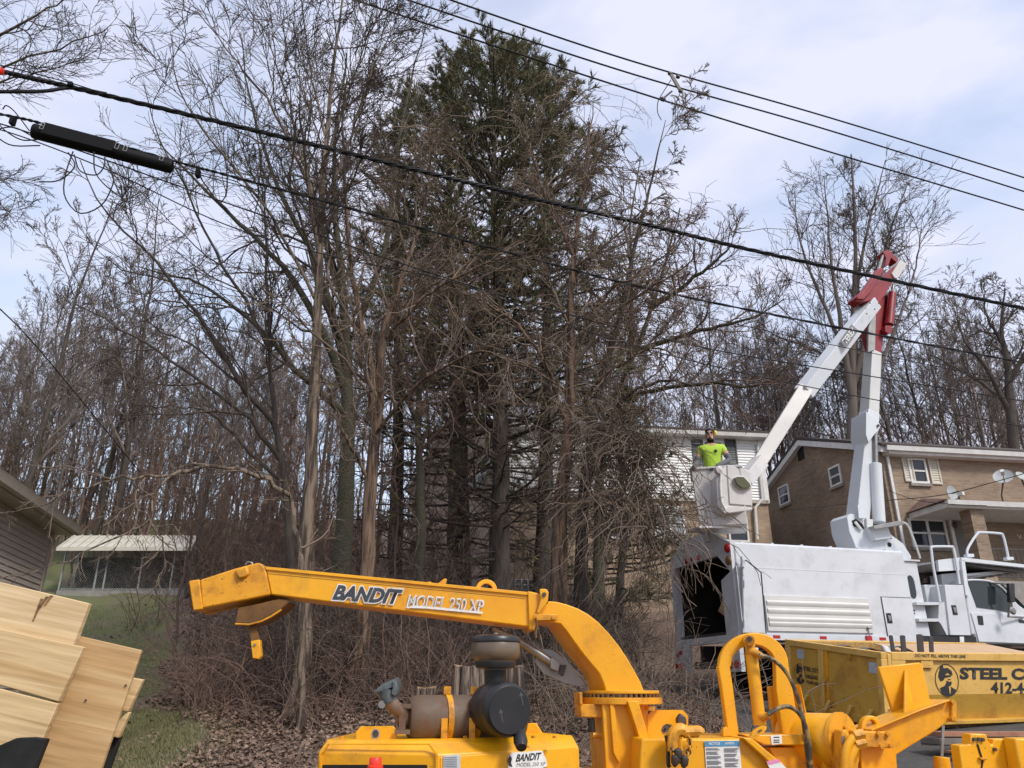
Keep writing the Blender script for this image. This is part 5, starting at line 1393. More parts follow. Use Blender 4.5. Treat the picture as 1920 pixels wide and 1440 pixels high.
# column under the turntable
def ZC(pts, Y, off=0): return [CP(*Z2(x, y), Y, off) for x, y in pts]
cpoly('column', [(1390, 845), (1560, 845), (1660, 1065), (1760, 1075), (1760, 1400), (1420, 1400)], M['yellow'], chip, .45, 4.78, 0, .006, Z2)
cpoly('column_rib', [(1436, 850), (1462, 850), (1490, 1180), (1492, 1215), (1455, 1150)], M['yellow'], chip, .03, 4.75, 0, .004, Z2)
cpoly('column_gusset', [(1538, 850), (1600, 850), (1662, 1062), (1605, 1062)], M['yellow'], chip, .12, 4.70, 0, .004, Z2)
cpoly('slew_bracket', [(1262, 868), (1395, 868), (1395, 948), (1266, 945)], M['yellow_dirty'], chip, .2, 4.82, 0, .006, Z2)
part('slew_plate', M['yellow_dirty'], chip, lambda m: m.prism([CP(*Z2(x, y), 4.8) for x, y in ((1258, 800), (1275, 798), (1278, 870), (1262, 870))], cey * .2), .003)
part('slew_hose', M['black'], chip, lambda m: m.tube([CP(*Z2(1325, 950), 4.85), CP(*Z2(1332, 1030), 4.85)], .02, 8))
part('hose_elbow', M['yellow_dirty'], chip, lambda m: m.tube([CP(*Z2(1335, 1045), 4.85), CP(*Z2(1400, 1052), 4.85)], .018, 8))
part('stop_bush', M['yellow_dirty'], chip, lambda m: m.cyl(CP(*Z2(1668, 880), 4.8), CP(*Z2(1668, 905), 4.8), .03, n=12))
# back plate with a round hole
def holeplate(m):
    n = 20
    hx, hy_, hr = 1772, 1020, 38
    inner = [(hx + hr * cos(a), hy_ - hr * sin(a)) for a in np.linspace(0, 2 * pi, n + 1)]
    sq = []
    for a in np.linspace(0, 2 * pi, n + 1):
        c_, s_ = cos(a), -sin(a); k = 1 / max(abs(c_), abs(s_))
        sq.append((min(1895, hx + 118 * c_ * k), hy_ + 118 * s_ * k))
    m.ring([CP(*Z2(x, y), 4.95) for x, y in sq], [CP(*Z2(x, y), 4.95) for x, y in inner], cey * .02)
bp = part('back_plate', M['yellow'], chip, holeplate)
cpoly('back_plate_wing', [(1590, 850), (1640, 850), (1660, 880), (1690, 905), (1656, 905), (1656, 1140), (1650, 1140)], M['yellow'], chip, .02, 4.955, 0, 0, Z2)
cpoly('trailer_plug', [(1825, 955), (1848, 920), (1880, 945), (1885, 985), (1860, 1008), (1832, 990)], M['dark_steel'], chip, .05, 4.85, 0, .01, Z2)
# ---- housing with the notice sticker
hz_ = [(100, 455), (930, 455), (1120, 625), (1300, 820), (1300, 1000), (60, 1000)]
hs = cpoly('rotor_housing', hz_, M['yellow'], chip, .6, 4.55, 0, .012, Z8)
cpoly('housing_edge', [(930, 452), (1000, 452), (1215, 630), (1310, 760), (1310, 820), (1120, 628)], M['yellow'], hs, .5, 4.50, 0, .006, Z8)
st_ = cpoly('notice_sticker', [(615, 480), (900, 475), (935, 900), (640, 900)], M['decal_white'], hs, .002, 4.543, 0, 0, Z8)
cpoly('sticker_header', [(615, 480), (900, 475), (904, 516), (618, 522)], M['decal_blue'], st_, .0015, 4.540, 0, 0, Z8)
S8 = lambda x, y: CP(*Z8(x, y), 4.538)
lettering('sticker_heading', 'NOTICE', S8(650, 510), S8(742, 508), S8(650, 488), M['decal_white'], st_, cey * -.0005, offset=.02)
lettering('sticker_heading', 'AVISO', S8(782, 507), S8(858, 505), S8(782, 486), M['decal_white'], st_, cey * -.0005, offset=.02)
rs_ = random.Random(4)
def lines(m):
    for cx0, cx1 in ((628, 752), (775, 890)):
        y = 536
        while y < 720:
            for k in range(rs_.choice((2, 3, 4))):
                w_ = rs_.uniform(.7, 1.0)
                o = (y - 536) * .06
                m.prism([CP(*Z8(px, py), 4.5395) for px, py in ((cx0 + o, y), (cx0 + o + (cx1 - cx0) * w_, y - 1), (cx0 + o + (cx1 - cx0) * w_, y + 4), (cx0 + o, y + 5))], cey * .0008)
                y += 9
            y += 10
tag(part('printed_lines', M['decal_grey'], st_, lines, recalc=False), kind='stuff')
pk = cpoly('danger_sticker', [(1122, 645), (1215, 622), (1320, 740), (1320, 800), (1190, 790)], M['decal_white'], hs, .002, 4.492, 0, 0, Z8)
cpoly('sticker_header', [(1122, 645), (1215, 622), (1238, 648), (1148, 672)], M['decal_pink'], pk, .0015, 4.490, 0, 0, Z8)
# shackle hook and chain on the housing
def hk(pts, r, name, m_, par, n=8, Y=4.45):
    return part(name, m_, par, lambda m: m.tube(spline([CP(*Z8(x, y), Y) for x, y in pts], 16), r, n))
h1 = hk([(352, 560), (350, 480), (375, 405), (420, 385), (450, 400)], .034, 'tow_hook', M['yellow_dirty'], chip)
hk([(440, 405), (560, 400), (580, 415)], .03, 'hook_pin', M['yellow_dirty'], h1)
hk([(300, 430), (315, 520), (318, 660), (330, 690)], .011, 'bungee', M['black'], h1, 6)
hk([(410, 450), (425, 560), (440, 690)], .012, 'strap', M['yellow_dirty'], h1, 6)
cpts = spline([CP(*Z8(x, y), 4.42) for x, y in ((345, 540), (370, 600), (430, 640), (480, 580), (495, 500), (485, 440))], 16)
for i in range(15):
    a, b = cpts[i], cpts[i + 1]
    d_ = nrm(b - a); up_ = nrm(np.cross(d_, cey)) if i % 2 else cey
    L_ = np.linalg.norm(b - a) * .72
    c_ = (a + b) / 2
    part('chain_link', M['yellow_dirty'] if i % 3 else M['dark_steel'], h1, lambda m: m.tube([c_ + d_ * L_ * cos(t) + up_ * .012 * sin(t) for t in np.linspace(0, 2 * pi, 13)], .005, 5))
for x, y in ((375, 640), (450, 650), (398, 590)):
    q = CP(*Z8(x, y), 4.41)
    part('chain_shackle', M['dark_steel'], h1, lambda m: m.lathe([(.006, -.03), (.022, -.01), (.022, .02), (.006, .035)], q, (0.2, 0, 1), 8))
# ---- U yoke, cylinder, hoses
def yoke(m):
    out, inn = [], []
    YK = 4.75
    out += [Z8(815, 470), Z8(770, 120)]
    inn += [Z8(905, 470), Z8(868, 120)]
    cx, cy = 1412, 1250
    out_p = [(1366, 1385), (1352, 1280), (1347, 1250)]; inn_p = [(1387, 1385), (1375, 1290), (1369, 1250)]
    for a in np.linspace(pi, 0, 18):
        out_p.append((cx + 2 + 65 * cos(a) + (1 if cos(a) > 0 else 0) * 0, 1247 - 61 * sin(a)))
        inn_p.append((cx + 1 + 41 * cos(a), 1247 - 38 * sin(a)))
    out_p += [(1486, 1290), (1505, 1400)]; inn_p += [(1455, 1290), (1470, 1400)]
    m.ring([CP(x, y, YK) for x, y in out_p], [CP(x, y, YK) for x, y in inn_p], cey * .05)
yk = part('yoke', M['yellow'], chip, yoke, .006)
part('lift_cylinder', M['yellow'], chip, lambda m: (m.tube([CP(1408, 1222, 4.72), CP(1425, 1360, 4.72)], .036, 16),), .003)
part('cylinder_eye', M['yellow_dirty'], chip, lambda m: (m.tube([CP(1404, 1196, 4.70), CP(1408, 1226, 4.71)], [.028, .034], 12), m.cyl(CP(1404, 1200, 4.66), CP(1404, 1200, 4.74), .034, n=14)), .003)
part('eye_bolt', M['dark_steel'], chip, lambda m: m.cyl(CP(1405, 1198, 4.64), CP(1405, 1198, 4.665), .016, n=8))
part('port_fitting', M['yellow_dirty'], chip, lambda m: m.tube([CP(1408, 1220, 4.70), CP(1418, 1225, 4.67), CP(1428, 1230, 4.66)], [.026, .022, .018], 10))
part('port_fitting', M['yellow_dirty'], chip, lambda m: m.tube([CP(1426, 1342, 4.70), CP(1434, 1345, 4.67), CP(1440, 1341, 4.66)], [.026, .022, .02], 10))
part('white_tag', M['decal_white'], chip, lambda m: m.prism([CP(x, y, 4.74) for x, y in ((1413, 1213), (1422, 1215), (1420, 1232), (1412, 1230))], cey * .003))
def hose(pts, r, Y=4.62):
    return part('hydraulic_hose', M['hose'], chip, lambda m: m.tube(spline([CP(x, y, Y) for x, y in pts], 30), r, 8))
hose([(1424, 1228), (1450, 1237), (1475, 1262), (1493, 1300), (1505, 1345), (1512, 1400), (1516, 1440)], .0125)
hose([(1440, 1340), (1462, 1327), (1482, 1326), (1500, 1340), (1513, 1370), (1518, 1400), (1520, 1440)], .0125, 4.6)
hose([(1490, 1290), (1506, 1340), (1512, 1380)], .008, 4.64)
# plates behind and below the yoke
cpoly('yoke_backing', [(1140, 30), (1385, 15), (1400, 40), (1450, 430), (1190, 430)], M['yellow'], chip, .04, 4.86, 0, .006, Z8)
cpoly('backing_edge', [(1395, 15), (1405, 40), (1510, 520), (1490, 520)], M['yellow'], chip, .12, 4.78, 0, .003, Z8)
for x, y in ((1272, 75), (1302, 268)):
    q = CP(*Z8(x, y), 4.85)
    part('bolt', M['yellow_dirty'], chip, lambda m: m.cyl(q, q - cey * .015, .012, n=6))
sh_ = cpoly('shelf_plate', [(930, 425), (1100, 425), (1445, 420), (1450, 512), (1110, 512)], M['yellow'], chip, .25, 4.66, 0, .006, Z8)
stk = cpoly('small_sticker', [(1155, 432), (1245, 425), (1252, 500), (1166, 508)], M['decal_white'], sh_, .002, 4.655, 0, 0, Z8)
def tiny(m):
    for y in (442, 465, 482):
        m.prism([CP(*Z8(px, py), 4.6535) for px, py in ((1180, y + 2), (1228, y), (1229, y + 8), (1181, y + 10))], cey * .0008)
part('sticker_print', M['decal_black'], stk, tiny, recalc=False)
cpoly('lower_cover', [(1150, 530), (1490, 525), (1545, 530), (1570, 900), (1330, 900)], M['yellow'], chip, .2, 4.72, 0, .006, Z8)
cpoly('cover_edge', [(1490, 528), (1550, 530), (1580, 900), (1540, 900)], M['yellow'], chip, .1, 4.68, 0, .004, Z8)
part('lift_lug', M['yellow'], chip, lambda m: m.ring([CP(*Z8(1062 + 62 * cos(a) * 1.0 + 18 * sin(a), 400 - 42 * sin(a) - 22 * cos(a)), 4.5) for a in np.linspace(-.3, 2 * pi - .3, 20)], [CP(*Z8(1062 + 24 * cos(a) + 8 * sin(a), 402 - 18 * sin(a) - 9 * cos(a)), 4.5) for a in np.linspace(-.3, 2 * pi - .3, 20)], cey * .025), .004)
cpoly('lug_stem', [(980, 460), (1010, 415), (1060, 420), (1035, 470)], M['yellow'], chip, .03, 4.5, 0, .004, Z8)
part('yoke_foot', M['yellow'], chip, lambda m: m.prism([CP(*Z8(x, y), 4.70) for x, y in ((765, 440), (770, 380), (795, 358), (815, 380), (835, 440))], cey * .04), .004)
# ---- feed drum with hub
dc = CP(1582, 1392, 4.62)
dax = nrm(A(-.62, .78, 0.0))
dr_ = MB(); dr_.lathe([(.02, 0), (.145, 0), (.150, .01), (.150, .34), (.145, .35), (.02, .35)], dc, dax, 36)
fd = dr_.build('feed_motor_drum', M['yellow'], chip)
part('drum_rim', M['yellow_dirty'], fd, lambda m: m.lathe([(.150, -.006), (.158, -.006), (.158, .02), (.150, .02)], dc, dax, 36))
part('hub', M['yellow_dirty'], fd, lambda m: m.lathe([(.095, -.012), (.095, 0.004), (.03, .004)], dc, dax, 28))
hu, hv = nrm(np.cross(dax, Z)), Z
for k in range(8):
    a = 2 * pi * k / 8
    p = dc - dax * .012 + hu * .08 * cos(a) + hv * .08 * sin(a)
    part('hub_bolt', M['yellow_dirty'], fd, lambda m: m.cyl(p, p - dax * .014, .011, n=6))
cpoly('motor_bracket', [(1580, 640), (1655, 640), (1720, 900), (1640, 900)], M['yellow'], chip, .05, 4.62, 0, .004, Z8)
cpoly('motor_body', [(1010, 610), (1030, 608), (1085, 700), (1100, 850), (1000, 850)], M['yellow_dirty'], chip, .1, 4.45, 0, .01, Z3)
part('data_plate', M['steel'], chip, lambda m: m.prism([CP(*Z3(x, y), 4.44) for x, y in ((1010, 640), (1026, 638), (1024, 680), (1008, 682))], cey * .004))
for pts in (((1085, 640), (1060, 655), (1035, 700), (1025, 760), (1022, 850)), ((1092, 680), (1075, 700), (1055, 745), (1045, 800), (1042, 850))):
    part('yellow_hose', M['yellow'], chip, lambda m: m.tube(spline([CP(*Z3(x, y), 4.40) for x, y in pts], 16), .022, 10))
for x, y in ((1085, 640), (1092, 683)):
    q = CP(*Z3(x, y), 4.40)
    part('hose_nut', M['yellow_dirty'], chip, lambda m: m.cyl(q - cex * .02, q + cex * .035 + A(0, 0, .01), .03, n=6))
# ---- feed arm and plate
arm = cpoly('feed_arm', [(395, 1010), (900, 805), (1170, 705), (1190, 720), (1190, 905), (1050, 1010), (850, 1130), (645, 1255), (665, 1500), (300, 1500), (280, 1190), (300, 1020)], M['yellow'], chip, .22, 4.70, 0, .012, Z9)
part('arm_flange', M['yellow'], arm, lambda m: m.prism([CP(*Z9(x, y), 4.66) for x, y in ((395, 1000), (900, 795), (1180, 700), (1185, 718), (900, 815), (400, 1022))], cey * .26), .004)
cpoly('arm_end_plate', [(1195, 705), (1222, 700), (1252, 735), (1256, 905), (1235, 935), (1200, 900)], M['yellow'], arm, .26, 4.68, 0, .008, Z9)
for y in (725, 890):
    q = CP(*Z9(1185, y), 4.69)
    part('bolt', M['yellow_dirty'], arm, lambda m: m.cyl(q, q - cey * .03, .014, n=6))
gb2 = cpoly('bearing_block', [(300, 1020), (590, 1022), (600, 1190), (300, 1185)], M['yellow_dirty'], arm, .06, 4.63, 0, .008, Z9)
for x, y in ((455, 1042), (548, 1045), (485, 1170), (580, 1165)):
    q = CP(*Z9(x, y), 4.63)
    part('bolt', M['yellow_dirty'], gb2, lambda m: m.cyl(q, q - cey * .02, .013, n=6))
part('arm_eye', M['yellow'], arm, lambda m: m.ring([CP(*Z9(395 + 100 * cos(a), 985 - 122 * sin(a)), 4.74) for a in np.linspace(-.2, pi + .2, 18)], [CP(*Z9(395 + 52 * cos(a), 985 - 78 * sin(a)), 4.74) for a in np.linspace(-.2, pi + .2, 18)], cey * .05), .006)
fp = cpoly('push_plate', [(465, 375), (880, 330), (905, 350), (1018, 872), (915, 875), (620, 860)], M['yellow'], chip, .025, 4.86, 0, .006, Z9)
rA, rB, rC = CP(*Z9(722, 400), 4.858), CP(*Z9(712, 850), 4.74), CP(*Z9(812, 830), 4.858)
part('plate_rib', M['yellow'], fp, lambda m: m.prism([rA, rB, rC], nrm(np.cross(rB - rA, rC - rA)) * .012), .002)
part('tie_rod', M['galv'], chip, lambda m: m.tube([CP(*Z9(1112, 960), 4.7), CP(*Z9(1098, 1275), 4.7)], .008, 6))
part('rod_socket', M['yellow'], chip, lambda m: m.tube([CP(*Z9(1095, 1275), 4.7), CP(*Z9(1115, 1480), 4.7), A(*CP(*Z9(1118, 1480), 4.7)[:2], .9)], [.042, .046, .046], 16), .004)
# ---- folded feed table at the lower right
ft = cpoly('feed_table', [(1385, 1045), (1500, 1045), (1545, 1048), (1560, 1110), (1590, 1155), (1610, 1150), (1615, 1095), (1850, 1095), (2200, 1100), (2200, 1950), (1360, 1950), (1330, 1600), (1270, 1160), (1390, 1150)], M['yellow'], chip, .08, 4.35, 0, .008, Z9)
cpoly('table_wing', [(1830, 1090), (2200, 1085), (2200, 1600), (1915, 1600)], M['yellow'], ft, .1, 4.25, 0, .01, Z9)
cpoly('table_slot', [(1450, 1150), (1465, 1150), (1500, 1260), (1515, 1310), (1500, 1440), (1490, 1440), (1500, 1310), (1485, 1265)], M['dark_inside'], ft, .006, 4.345, 0, 0, Z9)
cpoly('slot_stop', [(1480, 1280), (1560, 1290), (1558, 1305), (1500, 1310)], M['yellow_dirty'], ft, .02, 4.33, 0, .003, Z9)
for x, y in ((1415, 1100), (1460, 1098), (1498, 1102), (1620, 1200)):
    q = CP(*Z9(x, y), 4.35)
    part('bolt', M['dark_steel'], ft, lambda m: m.cyl(q, q - cey * .014, .010, n=6))
# ---- engine hood
def ZH(x, y): return (580 + x * 540 / 1920, 1330 + y * 110 / 391)
hz1 = at(820, 1390, 3.9)[2]; hzc = at(822, 1415, 3.9)[2]
H1 = at(597, 1415, 4.02); H2 = at(822, 1415, 3.9); H3 = at(1086, 1398, 4.32)
def lvl(p, z): return A(p[0], p[1], z)
back = A(-.42, .86, 0) * .9
H4, H5 = H3 + back, H1 + A(-.1, .95, 0)
T1, T2, T3 = at(614, 1393, 4.06), at(806, 1391, 3.98), at(1073, 1380, 4.38)
T4, T5 = T3 + back * .85, T1 + A(.03, .80, 0)
zlow = .55
hb_ = [lvl(p, zlow) for p in (H1, H2, H3, H4, H5)]
hm_ = [lvl(p, hzc) for p in (H1, H2, H3, H4, H5)]
ht_ = [lvl(p, hz1) for p in (T1, T2, T3, T4, T5)]
def hood(m):
    vs = hb_ + hm_ + ht_
    fs = [(4, 3, 2, 1, 0), (10, 11, 12, 13, 14)]
    for k in (0, 5):
        fs += [(k + i, k + (i + 1) % 5, k + 5 + (i + 1) % 5, k + 5 + i) for i in range(5)]
    m.add(vs, fs)
eh = part('engine_hood', M['yellow'], chip, hood, .006)
fn = nrm(np.cross(H2 - H1, Z)); fn = fn if fn[1] < 0 else -fn
def FE(px, py, off): return onplane(px, py, H2 + fn * off, fn)
part('radiator_screen', M['dark_inside'], eh, lambda m: m.prism([FE(x, y, .004) for x, y in ((605, 1434), (800, 1434), (812, 1500), (600, 1500))], -fn * .003))
part('hood_frame', M['yellow'], eh, lambda m: m.ring([FE(x, y, .012) for x, y in ((599, 1500), (599, 1414), (614, 1394.5), (805, 1394.5), (820, 1415), (820, 1500))], [FE(x, y, .012) for x, y in ((602, 1500), (602, 1415.5), (616, 1397), (803, 1397), (817, 1416.5), (817, 1500))], -fn * .012))
sn = nrm(np.cross(H3 - H2, Z)); sn = sn if sn[1] < 0 else -sn
def SE(px, py, off): return onplane(px, py, H2 + sn * off, sn)
part('side_panel', M['yellow'], eh, lambda m: m.prism([SE(x, y, .006) for x, y in ((826, 1420), (1080, 1401), (1082, 1520), (828, 1520))], -sn * .006), .003)
# lifting tabs on the hood
def tab(pts, Y, holex, holey, r):
    Pn = A(0, 1, 0)
    q = [onplane(x, y, A(0, Y, 0), Pn) for x, y in pts]
    t = part('hood_lift_tab', M['yellow'], eh, lambda m: m.prism(q, A(0, .015, 0)), .004)
    hq = onplane(holex, holey, A(0, Y, 0), Pn)
    part('tab_hole', M['galv'], t, lambda m: m.ring([hq + A(r * cos(a), -.002, r * 1.1 * sin(a)) for a in np.linspace(0, 2 * pi, 17)], [hq + A(r * .72 * cos(a), -.002, r * .85 * sin(a)) for a in np.linspace(0, 2 * pi, 17)], A(0, .004, 0)))
    part('tab_hole_back', M['dark_steel'], t, lambda m: m.prism([hq + A(r * .72 * cos(a), -.0015, r * .85 * sin(a)) for a in np.linspace(0, 2 * pi, 16, endpoint=False)], A(0, .001, 0)))
tab([(667, 1392), (667, 1372), (676, 1362), (737, 1361), (744, 1368), (744, 1391)], 4.10, 704, 1376, .021)
tab([(982, 1382), (984, 1362), (990, 1356), (1006, 1356), (1016, 1372), (1016, 1382)], 4.55, 1040, 1500, .004)
# stickers on the hood
p_ = flat('spec_sticker', [SE(x, y, 0) for x, y in ((829, 1442), (861, 1440), (861, 1414.5), (829, 1417))], M['decal_silver'], eh, sn * .010)
def spec(m):
    for i in range(7):
        y = 1420 + i * 3.3
        m.prism([SE(px, py, .0128) for px, py in ((832, y), (857, y - .6), (857, y + .7), (832, y + 1.3))], sn * .0006)
part('printed_lines', M['decal_grey'], p_, spec, recalc=False)
b_ = flat('maker_sticker', [SE(x, y, 0) for x, y in ((950, 1441), (951, 1418), (957, 1411), (1014, 1407), (1022, 1424), (1024, 1436), (1010, 1441))], M['decal_white'], eh, sn * .010)
lettering('maker_lettering', 'BANDIT', SE(964, 1428, 0), SE(1012, 1424, 0), SE(965, 1414, 0), M['decal_black'], b_, sn * .0135, shear=.3, offset=.03)
lettering('model_lettering', 'MODEL 250 XP', SE(966, 1437, 0), SE(1020, 1435, 0), SE(966, 1430, 0), M['decal_grey'], b_, sn * .0135, shear=.2)
part('mask_print', M['decal_black'], b_, lambda m: (m.prism([SE(x, y, .0125) for x, y in ((952, 1425), (956, 1416), (960, 1422), (958, 1430), (961, 1438), (954, 1436))], sn * .0006)), recalc=False)
# red cap in front of the hood
rc = at(704, 1430, 3.7)
part('tongue', M['yellow_dirty'], chip, lambda m: m.beam(A(-.5, 4.5, .5), A(rc[0] - .05, 3.2, .5), .12, .12))
part('cap_post', M['dark_steel'], chip, lambda m: m.cyl(A(rc[0], rc[1], .5), rc - A(0, 0, .034), .018, n=10))
part('red_cap', M['red_cap'], chip, lambda m: m.lathe([(.03, -.034), (.034, -.03), (.034, -.012), (.027, -.008), (.027, .016), (.024, .02), (.004, .02)], rc, (0, 0, 1), 18))
# ---- lettering on the chute
def chl(name, txt, px0, py0, px1, py1, pxt, pyt, m_, off, sh_, lift):
    return lettering(name, txt, CP(px0, py0), CP(px1, py1), CP(pxt, pyt), m_, ch, cey * -lift, shear=sh_, offset=off)
chl('maker_outline', 'BANDIT', 620.5, 1127, 754, 1136.5, 626, 1094, M['decal_white'], .095, .28, .0105)
chl('maker_lettering', 'BANDIT', 623, 1124.5, 752, 1134, 628, 1096.5, M['decal_navy'], .045, .28, .0125)
chl('model_lettering_outline', 'MODEL 250 XP', 762, 1139, 907, 1150, 764, 1114, M['decal_white'], .02, .25, .0095)
chl('model_lettering', 'MODEL 250 XP', 765, 1137, 904, 1148, 767, 1117, M['decal_grey'], -.022, .25, .0102)
part('model_swash', M['decal_white'], ch, lambda m: m.prism([CP(x, y, off=-.012) for x, y in ((758, 1140), (775, 1135), (800, 1137), (905, 1147), (905, 1151), (800, 1141), (770, 1140))], cey * .001))
# ---- muffler, exhaust, air cleaner
md = nrm(A(1, .34, 0.0))
mq = at(769, 1346, 4.15)
Lm = .56
def muff(m): m.lathe([(.03, -.015), (.085, -.01), (.102, .01), (.106, .05), (.106, Lm), (.09, Lm + .03)], mq, md, 30)
mu = part('muffler', M['muffler'], chip, muff)
for k in (.17, .31):
    c_ = mq + md * k
    b2 = part('muffler_band', M['yellow_dirty'], mu, lambda m: m.ring([c_ + nrm(np.cross(md, Z)) * .113 * cos(a) + Z * .113 * sin(a) for a in np.linspace(0, 2 * pi, 29)], [c_ + nrm(np.cross(md, Z)) * .106 * cos(a) + Z * .106 * sin(a) for a in np.linspace(0, 2 * pi, 29)], md * .028))
    part('band_clamp', M['yellow_dirty'], b2, lambda m: m.box(c_[0] - .0, c_[0] + .035, c_[1] - .03, c_[1] + .0, c_[2] + .11, c_[2] + .145))
    part('band_leg', M['yellow_dirty'], b2, lambda m: m.box(c_[0] + .0, c_[0] + .03, c_[1] - .115, c_[1] - .105, hz1 - .01, c_[2]))
e_pts = [mq - md * .0, mq - md * .05, at(757, 1338, 4.12), at(741, 1327, 4.08), at(730, 1312, 4.06)]
ex_ = part('exhaust_pipe', M['exhaust'], mu, lambda m: m.tube(spline(e_pts, 18), .033, 16))
part('pipe_clamp', M['muffler'], mu, lambda m: (m.lathe([(.046, -.02), (.05, -.01), (.05, .01), (.046, .02)], mq - md * .035, md, 16), m.beam(mq - md * .03 + A(0, -.05, .05), mq - md * .03 + A(0, -.05, -.06), .03, .03, up=(1, 0, 0)), m.beam(mq - md * .045 + A(-.02, -.06, .055), mq - md * .01 + A(.02, -.06, .055), .02, .02), m.beam(mq - md * .045 + A(-.02, -.06, -.06), mq - md * .01 + A(.02, -.06, -.06), .02, .02)))
tip = part('exhaust_tip', M['exhaust_tip'], ex_, lambda m: m.tube([at(732, 1315, 4.06), at(726, 1301, 4.055), at(728, 1290, 4.05)], [.037, .040, .038], 16, cap=True))
part('rain_flap', M['exhaust_tip'], ex_, lambda m: m.prism([at(x, y, 4.02) for x, y in ((698, 1298), (712, 1287), (736, 1276), (741, 1280), (738, 1288), (716, 1297))], A(.01, .10, .02)), .003)
part('flap_counterweight', M['exhaust_tip'], ex_, lambda m: m.prism([at(x, y, 4.01) for x, y in ((736, 1277), (742, 1279), (745, 1293), (741, 1306), (733, 1301), (736, 1290))], A(.01, .10, .01)), .003)
part('pipe_bolt', M['steel'], ex_, lambda m: m.cyl(at(716, 1321, 4.03), at(716, 1321, 4.05), .018, n=10))
# air cleaner: drum lying with its cap to the camera, precleaner bowl on a neck
aq_ = at(954, 1331, 3.98); aax = nrm(A(-.40, .91, .02))
def drum(m): m.lathe([(.02, -.012), (.100, -.012), (.116, .0), (.124, .02), (.124, .06), (.118, .065), (.120, .1), (.124, .11), (.124, .15), (.118, .155), (.118, .22), (.09, .24)], aq_, aax, 40)
ac_ = part('air_cleaner', M['black_dusty'], chip, drum)
part('cap_ridge', M['black'], ac_, lambda m: m.lathe([(.100, -.014), (.106, -.014), (.106, -.006), (.100, -.006)], aq_, aax, 40))
au = nrm(np.cross(aax, Z)); au = au if au[0] > 0 else -au
av = nrm(np.cross(au, aax)); av = av if av[2] > 0 else -av
M['emboss'] = mat('raised grey lettering', (0.075, 0.075, 0.075), .5)
lettering('cap_lettering', 'TOP', aq_ - au * .055 + av * .035, aq_ + au * .0 + av * .052, aq_ - au * .058 + av * .062, M['emboss'], ac_, -aax * .0135)
def arrow(m, o):
    a = aq_ + au * o[0] + av * o[1] - aax * .0135
    b = a + au * -.012 + av * .045
    m.beam(a, b, .004, .002, up=tuple(aax)); m.prism([b + au * -.010 - av * .006, b + au * .012 - av * .002, b + au * -.003 + av * .016], -aax * .001)
part('cap_arrow', M['emboss'], ac_, lambda m: arrow(m, (.07, .02)))
part('cap_arrow', M['emboss'], ac_, lambda m: arrow(m, (-.035, -.055)))
dv0 = aq_ + A(.05, .04, -.10); dv1 = at(978, 1402, 3.95)
part('dust_valve', M['black'], ac_, lambda m: m.tube([dv0, dv0 * .4 + dv1 * .6, dv1], [.03, .034, .024], 12))
nk0 = at(929, 1290, 4.22); nk1 = at(929, 1245, 4.22)
neck = part('inlet_neck', M['black'], ac_, lambda m: m.lathe([(.056, -.08), (.056, .11), (.06, .12), (.06, .16)], nk0, (0, 0, 1), 24))
pcb = at(929, 1247, 4.22)
pb_ = part('precleaner', M['smoke_plastic'], ac_, lambda m: m.lathe([(.05, -.012), (.10, -.005), (.104, .02), (.122, .035), (.128, .06), (.126, .10), (.120, .115), (.05, .118)], pcb, (0, 0, 1), 36))
part('precleaner_base', M['black'], pb_, lambda m: m.lathe([(.06, -.02), (.100, -.014), (.106, .004), (.106, .016), (.06, .016)], pcb, (0, 0, 1), 36))
part('precleaner_cap', M['black'], pb_, lambda m: m.lathe([(.122, .108), (.129, .112), (.130, .125), (.122, .138), (.09, .146), (.02, .150)], pcb, (0, 0, 1), 36))
part('cap_bolt', M['steel'], pb_, lambda m: m.lathe([(.012, .148), (.012, .158), (.004, .16)], pcb, (0, 0, 1), 8))
part('hose_clamp', M['steel'], ac_, lambda m: m.lathe([(.058, .088), (.062, .088), (.062, .100), (.058, .100)], nk0, (0, 0, 1), 24))
for x, y in ((828, 1392), (872, 1390), (1000, 1384), (1040, 1383), (640, 1393)):
    q = at(x, y, 4.15)
    q = lvl(q, hz1)
    part('hood_bolt', M['yellow_dirty'], eh, lambda m: m.cyl(q, q + A(0, 0, .01), .012, n=6))
# chassis that carries the machine: frame rails, axle, wheels, below the picture
rd = cex
for d in (-.25, .55):
    part('frame_rail', M['yellow_dirty'], chip, lambda m: m.beam(A(-.55, 4.5 + d, .50), A(3.6, 4.8 + d, .50), .1, .14))
part('axle', M['dark_steel'], chip, lambda m: m.beam(A(1.0, 3.9, .38), A(.9, 5.7, .38), .1, .1))
for p in (A(1.0, 3.95, .36), A(.9, 5.65, .36)):
    w_ = MB(); w_.lathe([(.2, -.1), (.33, -.1), (.36, -.06), (.36, .06), (.33, .1), (.2, .1)], p + A(0, 0, H(p[0], p[1])), A(-.05, 1, 0), 28)
    wo = w_.build('wheel', M['rubber'], chip)
    part('rim', M['steel'], wo, lambda m: m.lathe([(.2, -.09), (.16, -.05), (.05, -.06), (.05, .06), (.2, .09)], p + A(0, 0, H(p[0], p[1])), A(-.05, 1, 0), 20))
part('feed_deck', M['yellow_dirty'], chip, lambda m: m.box(2.2, 3.7, 4.25, 5.3, .6, .95), .01)
part('column_skid', M['yellow_dirty'], chip, lambda m: m.box(.45, 2.3, 4.7, 5.3, .55, 1.25))
